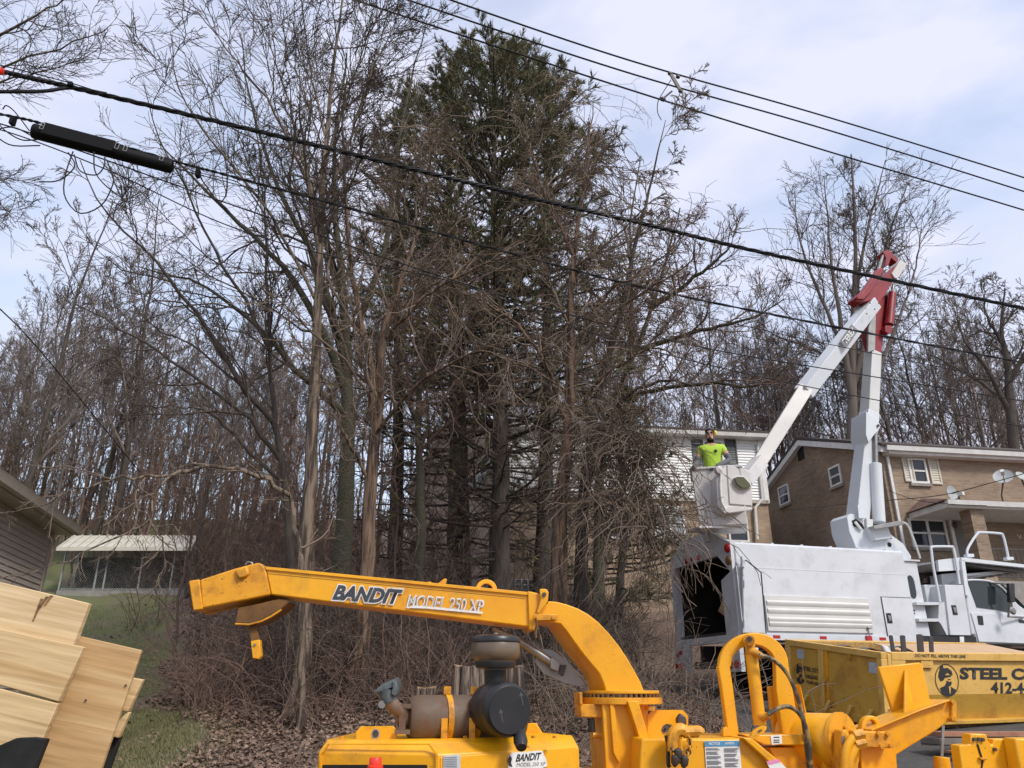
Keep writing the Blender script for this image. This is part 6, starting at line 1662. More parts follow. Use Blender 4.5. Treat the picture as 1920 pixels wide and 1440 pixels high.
# ------------------------------------------------------------------ the dumpster
dn = at(1652, 1223, 11.0); dfar = at(1449, 1198, 12.6); dr2 = at(1920, 1226, 12.1)
dL = nrm(dr2 - dn); dW = dfar - dn; wW = np.linalg.norm(dW)
dW = dW - dL * np.dot(dW, dL); wW = np.linalg.norm(dW); dW = nrm(dW)
dU = np.cross(dL, dW)
if dU[2] < 0: dU = -dU
D = lambda l, w, u: dn + dL * l + dW * w + dU * u
hD = .95; LD = 4.4
def DW(px, py, o=0.0): return onplane(px, py, dn - dL * o, dL)      # end face
def DLg(px, py, o=0.0): return onplane(px, py, dn - dW * o, dW)     # long face
dump = empty('dumpster', D(LD / 2, wW / 2, -hD), 'yellow roll off dumpster lettered STEEL CITY behind the chipper', 'dumpster')
def dbox(m, l0, l1, w0, w1, u0, u1):
    m.hexa([D(l0, w0, u0), D(l1, w0, u0), D(l1, w1, u0), D(l0, w1, u0), D(l0, w0, u1), D(l1, w0, u1), D(l1, w1, u1), D(l0, w1, u1)])
def db(name, m_, l0, l1, w0, w1, u0, u1, parent=dump, bevel=.006):
    return part(name, m_, parent, lambda m: dbox(m, l0, l1, w0, w1, u0, u1), bevel)
db('floor', M['dump_yellow'], .05, LD, .05, wW - .05, -hD, -hD + .05)
ed = db('end_door', M['dump_yellow'], .03, .06, .06, wW - .06, -hD + .06, -.07)
sw = db('side_wall', M['dump_pale'], .06, LD, .03, .06, -.56, -.06)
part('lower_side', M['dump_yellow'], dump, lambda m: m.hexa([D(.06, .03, -.56), D(LD, .03, -.56), D(LD, .06, -.56), D(.06, .06, -.56), D(.06, .16, -hD), D(LD, .16, -hD), D(LD, .2, -hD), D(.06, .2, -hD)]))
db('side_wall', M['dump_yellow'], .06, LD, wW - .06, wW - .03, -hD, -.06)
db('end_wall', M['dump_yellow'], LD - .04, LD, .06, wW - .06, -hD, -.06)
# top rails and posts
db('top_rail', M['dump_pale'], 0, .10, 0, wW, -.085, 0)
db('top_rail', M['dump_pale'], .17, LD, -.02, .09, -.10, 0)
db('top_rail', M['dump_pale'], .10, LD, wW - .1, wW + .0, -.08, 0)
db('corner_post', M['dump_pale'], -.005, .10, -.005, .09, -hD, -.087)
db('corner_post', M['dump_pale'], -.005, .10, wW - .09, wW, -hD, -.087)
db('hinge_post', M['dump_pale'], .105, .165, -.015, .06, -hD, -.02)
db('hinge_plate', M['dump_pale'], .17, .42, -.018, .03, -.22, -.102)
for u in (-.25, -.42, -.74):
    db('hinge', M['dump_pale'], .06, .17, -.04, -.006, u - .03, u + .03)
db('stake_pocket', M['dump_pale'], .72, .95, -.01, .03, -.2, -.10)
mid = np.dot(DW(1540, 1290) - dn, dW)
db('door_post', M['dump_pale'], .0, .03, mid - .05, mid + .05, -hD + .08, -.087, ed)
db('door_post', M['yellow_dirty'], .005, .03, mid - .13, mid - .055, -hD + .08, -.087, ed)
db('bottom_rail', M['dump_yellow'], -.02, .06, 0, wW, -hD - .02, -hD + .08)
db('bottom_rail', M['chute_inside'], .1, LD, .14, .22, -hD - .06, -hD)
for w in (.25, .6, 1.0, 1.45):
    part('door_dog', M['dump_pale'], ed, lambda m: m.beam(D(-.05, w, -hD + .05), D(-.03, w - .06, -hD + .19), .05, .04))
for w in (.55, 1.15):
    part('door_gusset', M['dump_yellow'], ed, lambda m: m.prism([D(.03, w, -.09), D(-.02, w, -.09), D(.03, w, -.19)], dW * .03))
for w, u in ((.18, -.2), (1.55, -.17)):
    part('faded_sticker', M['decal_silver'], ed, lambda m: dbox(m, .026, .029, w - .07, w + .07, u - .09, u + .05))
db('weld_pad', M['dump_pale'], 3.3, 3.45, .02, .05, -.8, -.66)
# writing on the long side
DS = lambda px, py: DLg(px, py)
def Zd(x, y): return (1560 + x * 360 / 1920, 1180 + y * 260 / 1387)
nvv = -dW
F_ = lambda x, y: DLg(*Zd(x, y), -.03)
lettering('fill_line_lettering', 'DO NOT FILL ABOVE THIS LINE', DLg(*Zd(828, 278), .02), DLg(*Zd(1335, 288), .02), DLg(*Zd(828, 245), .02), M['decal_black'], dump, nvv * .004, offset=.02)
_o, ref = lettering('company_lettering', 'STEEL CITY', F_(1275, 500), F_(2180, 508), F_(1275, 378), M['decal_black'], dump, nvv * .006, offset=.045)
lettering('phone_lettering', '412-443-1821', F_(1585, 640), F_(2330, 650), F_(1585, 525), M['decal_black'], dump, nvv * .006, offset=.035)
c_ = F_(1147, 508)
ex_e = (F_(1267, 512) - F_(1030, 505)) / 2; ey_e = (F_(1120, 345) - F_(1165, 670)) / 2
ey_e = dU * np.linalg.norm(ey_e)
emblem(c_, ex_e, ey_e, nvv, dump)
# writing on the end door
def Zq(x, y): return (1430 + x * 270 / 1920, 1180 + y * 200 / 1422)
G_ = lambda x, y: DW(*Zq(x, y), -.03)
nl = -dL
for t, a, b, c in (('STEEL CITY', (552, 545), (748, 588), (552, 488)), ('HAULING', (582, 650), (735, 675), (582, 598)), ('412-443-1821', (578, 720), (748, 755), (578, 672))):
    lettering('door_lettering', t, G_(*a), G_(*b), G_(*c), M['decal_black'], ed, nl * .006, offset=.035)
cE = G_(500, 590); exE = (G_(570, 608) - G_(425, 580)) / 2
emblem(cE, exE, dU * np.linalg.norm((G_(490, 450) - G_(505, 720)) / 2), nl, ed)
def scrawl(m):
    for pts in (((345, 370), (300, 380), (285, 420), (320, 450)), ((330, 480), (300, 500), (330, 520), (345, 500)), ((320, 530), (360, 560), (330, 590)), ((345, 640), (372, 660), (380, 690))):
        m.tube(spline([G_(*p) + nl * .004 for p in pts], 10), .006, 4)
tag(part('graffiti', M['decal_black'], ed, scrawl, recalc=False), kind=None)
# load: sheathing panel along the far wall, plywood sheet, stakes, roofing scraps
M['osb'] = mat('oriented strand board', (0.50, 0.32, 0.12), .85, col2=(0.36, 0.20, 0.06), scale=14, stretch=(1, 1, 3), bump=.2, ramp=(.4, .6))
ob_ = MB(F=None); dbox(ob_, .2, 3.6, wW - .16, wW - .12, -.6, -.015)
tag(ob_.build('strand_board', M['osb'], None, .004), 'strand board sheet standing along the far wall of the dumpster', 'board')
M['plysheet'] = mat('weathered plywood sheet', (0.58, 0.40, 0.24), .85, col2=(0.48, 0.31, 0.17), scale=2.5)
ps = MB(); ps.hexa([D(1.35, .15, -.16), D(4.2, .15, -.14), D(4.2, wW - .25, -.02), D(1.6, wW - .25, -.04), D(1.35, .15, -.14), D(4.2, .15, -.12), D(4.2, wW - .25, .0), D(1.6, wW - .25, -.02)])
tag(ps.build('plywood_sheet', M['plysheet'], None, .003), 'pale plywood sheet lying on top of the dumpster load', 'board')
for i, (bx, by, tx, ty, w, lab) in enumerate(((1680, 1225, 1670, 1192, .05, 'thin dark stake leaning left at the left of the four in the dumpster'), (1697, 1218, 1692, 1192, .07, 'short dark stake second from the left in the dumpster'), (1729, 1226, 1724, 1190, .09, 'widest dark stake third from the left in the dumpster'), (1749, 1226, 1745, 1194, .06, 'dark stake furthest right of the four in the dumpster'))):
    Y = 11.8 + .1 * i
    p0, p1 = at(bx, by + 30, Y), at(tx, ty, Y)
    mb = MB(); mb.beam(p0, p1, w, .03, up=(0, 1, 0))
    mb.add([p1 + A(-w / 2, -.015, 0), p1 + A(w / 2, -.015, 0), p1 + A(w / 2, .015, 0), p1 + A(-w / 2, .015, 0), p1 + A(0, 0, .012)], [(0, 1, 4), (1, 2, 4), (2, 3, 4), (3, 0, 4)])
    tag(mb.build('stake', M['dark_steel'], None, .003), lab, 'stake', 'stakes standing in the dumpster')
rng = random.Random(3)
for i, (px, py, lab, mm) in enumerate(((1595, 1214, 'curled grey roofing felt left in the dumpster load', 'dark_steel'), (1640, 1219, 'black curled roofing felt beside the thin stake', 'black'), (1697, 1215, 'flat grey shingle scrap between the stakes', 'galv'))):
    c_ = at(px, py, 11.9)
    mb = MB()
    pts = [c_ + A(-.2 + .05 * k, .02 * k, .05 * sin(k * .45) - .03) for k in range(9)]
    mb.ring(pts, [p + A(.05, .35, .03) for p in pts], A(0, 0, .012))
    tag(mb.build('roofing_scrap', M[mm], None), lab, 'roofing scrap')
mb = MB(); c_ = at(1667, 1213, 11.9); mb.hexa([c_ + A(-.06, 0, -.1), c_ + A(.05, 0, -.12), c_ + A(.09, .2, -.1), c_ + A(-.02, .2, -.1), c_ + A(-.1, .02, .03), c_ + A(.0, .02, .0), c_ + A(.05, .2, .02), c_ + A(-.04, .2, .04)])
tag(mb.build('foam_scrap', M['decal_white'], None, .01), 'crumpled white scrap beside the thin stake', 'scrap')
# boards on the asphalt below the dumpster
M['redwood'] = mat('reddish board', (0.36, 0.17, 0.10), .85, col2=(0.26, 0.12, 0.07), scale=6)
M['greywood'] = mat('grey weathered board', (0.20, 0.17, 0.14), .9, col2=(0.12, 0.10, 0.085), scale=6)
def gboard(px0, px1, py, Y0, Y1, th, wd, m_, lab, nm='plank'):
    a, b = at(px0, py, Y0), at(px1, py, Y1)
    za = max(H(a[0], a[1]), H(b[0], b[1])) + .02
    a = A(a[0], a[1], max(a[2], H(a[0], a[1]) + .03)); b = A(b[0], b[1], max(b[2], H(b[0], b[1]) + .03))
    mb = MB(); mb.beam(a, b, wd, th)
    tag(mb.build(nm, m_, None, .004), lab, 'plank', 'planks under the dumpster')
gboard(1752, 1960, 1376, 9.9, 10.4, .05, .22, M['redwood'], 'reddish brown plank on top of the pile below the dumpster')
gboard(1745, 1960, 1389, 9.9, 10.4, .07, .3, M['greywood'], 'thick grey beam below the reddish plank under the dumpster')
gboard(1735, 1790, 1392, 10.0, 10.1, .06, .16, M['greywood'], 'short dark offcut at the left end of the pile under the dumpster')
gboard(1778, 1800, 1410, 9.6, 9.65, .03, .14, M['redwood'], 'small reddish chip of board lying on the asphalt')
for s in (.5, 2.2, 3.8):
    db('skid', M['chute_inside'], s, s + .12, .25, wW - .25, -hD - .22, -hD - .02)
# ------------------------------------------------------------------ overhead lines
def wire(name, pts, r, lab, strands=0, n=60, mat_=None, cat='power line', group=None, sides=8):
    q = spline([at(x, y, Y) for x, y, Y in pts], n)
    e = None
    if strands:
        e = empty(name, q[0], lab, cat, group)
        u = nrm(np.cross(q[-1] - q[0], Z)); w = nrm(np.cross(u, q[-1] - q[0]))
        for k in range(strands):
            ph = 2 * pi * k / strands
            qq = spline(q, n * 6)
            tw = np.arange(len(qq)) * .55
            off = np.outer(np.cos(tw + ph), u) + np.outer(np.sin(tw + ph), w)
            part('strand', mat_ or M['cable'], e, lambda m: m.tube(qq + off * r * .55, r * .58, 5), recalc=False)
        part('carrier_wire', mat_ or M['cable'], e, lambda m: m.tube(q + w * r * .2, r * .5, 6), recalc=False)
        return e, q
    mb = MB(); mb.tube(q, r, sides)
    o = mb.build(name, mat_ or M['cable'], None)
    tag(o, lab, cat, group)
    return o, q
wire('power_line', [(760, -34, 12), (845, 0, 12.3), (1180, 113, 14), (1540, 216, 16), (1920, 333, 18), (2150, 408, 19.4)], .020, 'highest of the three bare power lines across the sky')
wire('power_line', [(680, -32, 12), (765, 0, 12.3), (1180, 137, 14), (1540, 240, 16), (1920, 359, 18), (2150, 434, 19.4)], .020, 'middle one of the three bare power lines across the sky')
wire('power_line', [(560, -40, 12), (665, 0, 12.3), (1180, 168, 14), (1540, 280, 16), (1920, 394, 18), (2150, 466, 19.4)], .020, 'lowest of the three bare power lines across the sky')
bd, bq = wire('cable_bundle', [(-200, 82, 8.2), (0, 133, 8.6), (135, 164, 8.9), (500, 250, 9.8), (820, 328, 10.6), (1000, 372, 11.2), (1200, 418, 11.8), (1450, 478, 12.5), (1920, 578, 14), (2150, 625, 14.8)], .036, 'thickest twisted black cable bundle crossing in front of the trees', strands=3, n=70, cat='cable')
sc, sq = wire('service_cable', [(-200, 180, 8.2), (0, 214, 8.5), (110, 240, 8.7), (330, 303, 9.1), (420, 327, 9.3), (640, 386, 9.8), (960, 475, 10.6), (1250, 549, 11.4), (1640, 627, 12.7), (1920, 680, 13.7), (2150, 722, 14.5)], .021, 'black twisted cable running below the bundle from the splice case', strands=2, n=70, cat='cable')
wire('telephone_wire', [(-150, 205, 8.2), (0, 232, 8.5), (170, 290, 8.9), (400, 372, 9.4), (600, 441, 9.9), (760, 496, 10.3), (1000, 571, 11), (1300, 648, 11.8), (1600, 700, 12.8), (1920, 752, 14), (2100, 780, 15)], .010, 'thin wire directly below the splice case cable', cat='wire')
wire('telephone_wire', [(-150, 215, 8.4), (0, 243, 8.7), (200, 318, 9.1), (420, 420, 9.6), (620, 480, 10), (860, 532, 10.6), (1160, 640, 11.4), (1500, 722, 12.6), (1920, 800, 14), (2100, 830, 15)], .009, 'lowest thin wire of the pole line among the branches', cat='wire')
wire('telephone_wire', [(330, 316, 9.1), (700, 415, 9.9), (1000, 510, 10.8), (1400, 612, 12), (1920, 720, 13.9), (2100, 755, 14.8)], .007, 'faint wire just under the black twisted cable', cat='wire')
wire('branch_cable', [(-160, 172, 8.4), (0, 172, 8.6), (80, 171, 8.75), (135, 165, 8.9), (200, 176, 9.05)], .026, 'short black cable merging into the bundle at the left', cat='cable')
wire('tie_wire', [(-120, 95, 8.4), (0, 122, 8.6), (130, 155, 8.85), (200, 176, 9.0), (330, 208, 9.3)], .008, 'thin wire just above the bundle at the left edge', cat='wire')
wire('drop_wire', [(1480, 955, 19.6), (1640, 940, 19.8), (1760, 929, 19.6), (1860, 905, 18.8), (1960, 876, 18)], .010, 'sagging service wire in front of the brick front wall', cat='wire')
wire('drop_wire', [(1668, 921, 21.6), (1720, 938, 20.8), (1780, 945, 20.3), (1850, 948, 20)], .008, 'short wire looping from the house corner to the porch', cat='wire')
wire('drop_wire', [(-20, 560, 12), (60, 640, 14), (160, 760, 17), (262, 885, 20)], .012, 'dark wire running down through the left woods', cat='wire')
# bracket and jumpers on the power lines
br_ = empty('line_bracket', at(1264, 152, 14.4), 'grey bracket clamped between the two upper power lines', 'bracket')
part('arm', M['door_grey'], br_, lambda m: m.beam(at(1257, 138, 14.4), at(1275, 168, 14.4), .05, .07))
for x, y in ((1256, 138), (1271, 144), (1276, 171)):
    p = at(x, y, 14.4)
    part('clamp', M['dark_steel'], br_, lambda m: m.lathe([(.025, -.05), (.045, -.03), (.045, .03), (.025, .05)], p, (1, .3, -.3), 10))
part('fuse_link', M['dark_steel'], br_, lambda m: m.cyl(at(1244, 184, 14.35), at(1260, 171, 14.35), .022, n=8))
for pts, lab in ((((1258, 150, 14.4), (1244, 172, 14.4), (1234, 190, 14.4), (1233, 210, 14.4), (1240, 225, 14.4)), 'jumper wire hanging at the left of the line bracket'), (((1276, 172, 14.4), (1268, 195, 14.4), (1266, 225, 14.4), (1272, 238, 14.4), (1268, 252, 14.4), (1255, 250, 14.4)), 'curly jumper wire hanging below the line bracket'), (((1300, 205, 14.5), (1288, 210, 14.4), (1274, 222, 14.4), (1266, 232, 14.4)), 'short jumper from the lowest power line')):
    wire('jumper_wire', pts, .010, lab, n=20, cat='wire')
for x, y, lab in ((1243, 186, 'left clamp on the lowest power line'), (1298, 205, 'right clamp on the lowest power line')):
    p = at(x, y, 14.35)
    mb = MB(); mb.lathe([(.02, -.07), (.05, -.04), (.055, .0), (.05, .04), (.02, .07)], p, (1, .3, -.3), 10)
    tag(mb.build('line_clamp', M['dark_steel'], None), lab, 'clamp')
# splice case
spq0, spq1 = at(62, 243, 8.55), at(326, 312, 9.05)
sax = nrm(spq1 - spq0); sl = np.linalg.norm(spq1 - spq0)
su = nrm(np.cross(sax, A(0, 1, 0))); su = su if su[2] > 0 else -su
sv = -np.cross(sax, su)
case = empty('splice_case', spq0, 'long black splice case hanging on the cable at upper left', 'splice case')
part('sleeve', M['closure'], case, lambda m: m.lathe([(.05, 0), (.10, .01), (.105, .04), (.105, sl * .3), (.095, sl * .32), (.095, sl * .97), (.085, sl * .99), (.03, sl)], spq0 - su * .02, sax, 20))
part('housing', M['closure'], case, lambda m: m.hexa([spq0 + sax * a + su * b + sv * c for a in (sl * .08, sl * .58) for b, c in ((-.10, -.13), (.09, -.13), (.09, .06), (-.10, .06))]), .015)
for k in (.08, .60, .66, .92):
    c_ = spq0 + sax * sl * k
    part('buckle', M['galv'], case, lambda m: m.ring([c_ + sax * a + su * b - sv * .134 for a, b in ((-.025, -.04), (.025, -.04), (.025, .06), (-.025, .06), (-.025, -.04))], [c_ + sax * a * .75 + su * (b * .85) - sv * .134 for a, b in ((-.025, -.04), (.025, -.04), (.025, .06), (-.025, .06), (-.025, -.04))], -sv * .004))
for px, py, Y in ((24, 227, 8.5), (371, 325, 9.15)):
    c_ = at(px, py, Y)
    part('hanger', M['closure'], case, lambda m: m.beam(c_ - A(0, 0, .06), c_ + A(0, 0, .06), .08, .05, up=(1, 0, 0)))
for pts in (((70, 262), (40, 262), (10, 245), (-8, 225)), ((128, 286), (140, 312), (110, 338), (73, 341)), ((137, 284), (122, 330), (122, 370), (150, 400), (190, 385), (210, 350), (212, 330), (200, 300)), ((139, 290), (150, 320), (180, 328), (195, 312), (196, 295)), ((176, 285), (178, 320), (195, 345), (229, 372)), ((5, 205), (12, 198), (28, 210), (55, 245)), ((60, 255), (30, 240), (5, 240), (-10, 250), (20, 272), (75, 273)), ((228, 372), (214, 340), (205, 312))):
    part('cable_loop', M['cable'], case, lambda m: m.tube(spline([at(x, y, 8.7) for x, y in pts], 24), .009, 6))
p = at(-2, 133, 8.55)
mb = MB(); mb.lathe([(.02, -.06), (.05, -.05), (.055, .0), (.05, .05), (.02, .06)], p, (1, .1, -.2), 12)
tag(mb.build('cable_marker', M['red_cap'], None), 'red marker on the bundle at the left edge', 'marker')
mb = MB(); p = at(132, 158, 8.85); mb.beam(p - A(.035, 0, 0), p + A(.035, 0, 0), .06, .07)
tag(mb.build('cable_clamp', M['closure'], None, .01), 'small black clamp where the cables join the bundle', 'clamp')
# ------------------------------------------------------------------ trees
RNG = np.random.default_rng(11)
def vn(a): return a / np.maximum(np.linalg.norm(a, axis=-1, keepdims=True), 1e-9)
def tube_arrays(P, Rr, S):
    N, K, _ = P.shape
    t = vn(np.gradient(P, axis=1))
    ref = np.where(np.abs(t[..., 2:3]) < .9, A(0, 0, 1), A(1, 0, 0))
    u = vn(np.cross(t, ref)); w = np.cross(t, u)
    a = 2 * pi * np.arange(S) / S
    V = P[:, :, None] + Rr[:, :, None, None] * (np.cos(a)[:, None] * u[:, :, None] + np.sin(a)[:, None] * w[:, :, None])
    i = np.arange(N * K * S).reshape(N, K, S)
    a0, a1 = i[:, :-1], i[:, 1:]
    F = np.stack([a0, np.roll(a0, -1, 2), np.roll(a1, -1, 2), a1], -1).reshape(-1, 4)
    return V.reshape(-1, 3), F
def arrays_mesh(name, parts_, mat_, parent, origin, smooth=True):
    Vs, Fs, o = [], [], 0
    for V, F in parts_:
        Vs.append(V); Fs.append(F + o); o += len(V)
    V = np.concatenate(Vs) - origin; F = np.concatenate(Fs)
    k = F.shape[1]
    me = bpy.data.meshes.new(name)
    me.vertices.add(len(V)); me.vertices.foreach_set('co', V.astype(np.float32).reshape(-1))
    me.loops.add(F.size); me.loops.foreach_set('vertex_index', F.astype(np.int32).reshape(-1))
    me.polygons.add(len(F)); me.polygons.foreach_set('loop_start', np.arange(0, F.size, k, dtype=np.int32))
    me.update(calc_edges=True)
    if smooth: me.shade_smooth()
    return link_mesh(name, me, mat_, parent, np.asarray(origin, float))
def walk(start, d, L, K, wander, trop, rng):
    N = len(start)
    P = np.empty((N, K, 3)); P[:, 0] = start
    d = vn(d); st = (L / (K - 1))[:, None]
    for k in range(1, K):
        d = vn(d + rng.normal(0, wander, (N, 3)) + np.asarray(trop))
        P[:, k] = P[:, k - 1] + d * st
    return P
def branch(P, Rr, n, t0, t1, ang, lenf, K, wander, trop, rng, rf=.6, rmax=1.0, rtip=.25, rmin=.003, tp=1.0):
    """n children on each parent: returns their paths and radii"""
    N, Kp, _ = P.shape
    t = t0 + (t1 - t0) * ((np.arange(n)[None] + rng.random((N, n))) / n) ** tp
    f = t * (Kp - 1); i = np.minimum(f.astype(int), Kp - 2); fr = (f - i)[..., None]
    r = np.arange(N)[:, None]
    pos = P[r, i] * (1 - fr) + P[r, i + 1] * fr
    tan = vn(P[r, i + 1] - P[r, i])
    rad = Rr[r, i] * (1 - fr[..., 0]) + Rr[r, i + 1] * fr[..., 0]
    L = np.linalg.norm(np.diff(P, axis=1), axis=2).sum(1)[:, None]
    length = (L * lenf * (1.15 - .75 * t) * rng.uniform(.6, 1.3, t.shape))
    az = rng.normal(0, 1, pos.shape)
    perp = vn(az - tan * (az * tan).sum(-1, keepdims=True))
    a = np.abs(rng.normal(ang[0], ang[1], t.shape))[..., None]
    d = np.cos(a) * tan + np.sin(a) * perp
    M_ = N * n
    cr = np.minimum(rad * rf, rmax).reshape(M_)
    C = walk(pos.reshape(M_, 3), d.reshape(M_, 3), length.reshape(M_), K, wander, trop, rng)
    CR = np.maximum(cr[:, None] * np.linspace(1, rtip, K)[None], rmin)
    return C, CR
def path(pts, K, r0, r1, jit=0.0, rng=None):
    q = spline(pts, K)
    if jit: q[1:-1] += rng.normal(0, jit, q[1:-1].shape)
    return q[None], (r1 + (r0 - r1) * (1 - np.linspace(0, 1, K)) ** 1.15)[None]
def px_path(pts):
    Y = None; out = []
    for p in pts:
        if len(p) == 3: Y = p[2]
        out.append(at(p[0], p[1], Y))
    return out
def bare_tree(name, label, cat, group, trunk_pts, r0, r1, limbs, seed, mt, mw, n1=10, n2=8, n3=7, n4=5, t1=(.3, .98), l1=.36,
              up=.06, droop=0.0, vines=0, rt=.0062, wander=.19, foot=True, l2=.42, vine_len=(1.0, 2.8), tri=3, vt=(.05, .9), a1=.75, vine_limbs=False):
    rng = np.random.default_rng(seed)
    base = np.array(trunk_pts[0], float)
    if foot: base[2] = H(base[0], base[1]) - .05; trunk_pts = [base] + list(trunk_pts[1:])
    e = empty(name, base, label, cat, group)
    TP_, TR = path(trunk_pts, 28, r0, r1, .012, rng)
    TR[0, :3] *= np.array([1.45, 1.2, 1.06])
    arrays_mesh('trunk', [tube_arrays(TP_, TR, 10)], mt, e, base)
    lp = [path(p, 16, a, b, .02, rng) for p, a, b in limbs]
    for P, Rr in lp:
        arrays_mesh('limb', [tube_arrays(P, Rr, 7)], mt, e, P[0, 0])
    out = []
    B1, R1 = branch(TP_, TR, n1, t1[0], t1[1], (a1, .2), l1, 12, wander * .6, (0, 0, up), rng, rf=.5)
    out.append(tube_arrays(B1, R1, 5))
    PP = [B1] ; RR = [R1]
    def res(P, K):
        return np.array([spline(p, K) for p in P])
    for P, Rr in lp:
        PP.append(res(P, 12)); RR.append(np.array([np.interp(np.linspace(0, 1, 12), np.linspace(0, 1, 16), Rr[0])]))
    B1 = np.concatenate(PP); R1 = np.concatenate(RR)
    B2, R2 = branch(B1, R1, n2, .10, .98, (.72, .25), l2, 9, wander, (0, 0, up - droop), rng, rf=.62, rmax=.03, rmin=rt * 1.25)
    out.append(tube_arrays(B2, R2, 4))
    B3, R3 = branch(B2, R2, n3, .10, 1.0, (.60, .22), .58, 7, wander * .75, (0, 0, up * .6 - droop * 1.3), rng, rf=.66, rmax=rt * 2.2, rmin=rt * .95)
    out.append(tube_arrays(B3, R3, 3))
    if n4:
        B4, R4 = branch(B3, R3, n4, .1, 1.0, (.60, .2), .62, 3, wander * .7, (0, 0, up * .5 - droop * 1.5), rng, rf=.8, rmax=rt * 1.1, rmin=rt * .75, rtip=.6)
        out.append(tube_arrays(B4, R4, tri))
    arrays_mesh('crown', out, mw, e, base)
    if vines:
        VB = slice(n1 + 1, None) if vine_limbs else slice(0, None)
        S, SR = branch(B1[VB], R1[VB], max(1, vines // len(B1[VB])), vt[0], vt[1], (1.1, .4), 0, 9, .2, (0, 0, -.22), rng)
        N = len(S)
        st = S[:, 0]; dd = vn(rng.normal(0, 1, (N, 3)) * A(.8, .6, .7) + A(.0, 0, .2))
        V_ = walk(st, dd, rng.uniform(vine_len[0], vine_len[1], N), 11, .3, (0, 0, -.2), rng)
        VR = np.maximum(rt * 1.3 * np.linspace(1, .55, 11)[None] * rng.uniform(.6, 1.5, (N, 1)), rt * .6)
        V2, V2R = branch(V_, VR, 3, .25, .95, (.6, .25), .34, 6, .2, (0, 0, -.12), rng, rf=.8, rmin=rt * .6, rtip=.6)
        arrays_mesh('hanging_twigs', [tube_arrays(V_, VR, 3), tube_arrays(V2, V2R, 3)], mw, e, base)
    return e

# ---- the near trees between chipper and houses
Y1 = 11.0
bare_tree('bare_tree', 'tall straight bare tree with pale ridged trunk behind the chute lettering', 'tree', None,
  px_path([(557, 1345, Y1), (572, 1100), (584, 850), (592, 650), (600, 450), (608, 300), (622, 150), (640, 20), (655, -110)]), .125, .008,
  [(px_path(p), a, .008) for p, a in (
    ([(598, 470, 11), (570, 330, 10.7), (510, 200, 10.5), (440, 110, 10.3), (370, 20, 10.2)], .035),
    ([(600, 430, 11), (560, 260, 11.2), (520, 120, 11.4), (500, -20, 11.5)], .032),
    ([(604, 400, 11), (660, 250, 10.8), (700, 130, 10.7), (760, 10, 10.6)], .032),
    ([(590, 560, 11), (520, 420, 10.6), (430, 300, 10.3), (345, 190, 10.1), (320, 60, 10)], .03),
    ([(612, 260, 11), (580, 120, 11.2), (560, -60, 11.4)], .022),
    ([(606, 330, 11), (650, 180, 11.4), (690, 60, 11.7), (720, -60, 12)], .024))],
  21, M['bark_light'], M['twig'], n1=10, t1=(.42, .98), l1=.26, up=.05, n2=10, n3=7, n4=6, wander=.2)
bare_tree('bare_tree', 'red brown shaggy barked tree with forked trunk behind the model lettering', 'tree', None,
  px_path([(668, 1330, 11.6), (680, 1150), (694, 950), (706, 790), (716, 650), (738, 560), (775, 470), (800, 360), (812, 250)]), .14, .008,
  [(px_path(p), a, .012) for p, a in (
    ([(702, 800, 11.6), (694, 690, 11.5), (668, 560, 11.4), (652, 430, 11.3), (640, 280, 11.2), (650, 150, 11.1)], .07),
    ([(720, 640, 11.6), (790, 560, 11.2), (860, 520, 11), (940, 480, 10.8), (1010, 480, 10.7)], .035),
    ([(700, 820, 11.6), (760, 740, 11), (830, 690, 10.7), (900, 660, 10.5), (990, 690, 10.4), (1060, 730, 10.4)], .03),
    ([(690, 900, 11.6), (640, 800, 11.2), (600, 700, 11), (560, 640, 10.9)], .03))],
  22, M['bark_red'], M['twig_light'], n1=9, t1=(.4, .98), l1=.26, up=.03, droop=.03, n2=9, n3=7, n4=4, vines=130, wander=.2, vine_len=(.8, 2.2))
bare_tree('bare_tree', 'thin dark leaning tree with long limbs reaching left over the lawn', 'tree', None,
  px_path([(548, 1230, 12.2), (542, 1010), (532, 880), (514, 780), (505, 640), (500, 500), (494, 350), (480, 240)]), .08, .008,
  [(px_path(p), a, .008) for p, a in (
    ([(528, 865, 12.2), (470, 790, 11.9), (380, 715, 11.6), (290, 655, 11.3), (200, 600, 11), (140, 570, 10.8)], .045),
    ([(518, 800, 12.2), (450, 720, 11.8), (390, 620, 11.5), (330, 540, 11.2), (260, 460, 11), (190, 390, 10.8), (150, 300, 10.7)], .05),
    ([(534, 905, 12.2), (460, 840, 11.9), (400, 780, 11.6), (340, 765, 11.4), (250, 760, 11.2)], .035),
    ([(506, 660, 12.2), (460, 560, 12), (400, 470, 11.8), (350, 360, 11.7), (300, 260, 11.6), (270, 160, 11.5)], .035))],
  23, M['bark_dark'], M['twig'], n1=8, t1=(.4, .98), l1=.25, up=.04, n2=8, n3=7, n4=4, wander=.17)
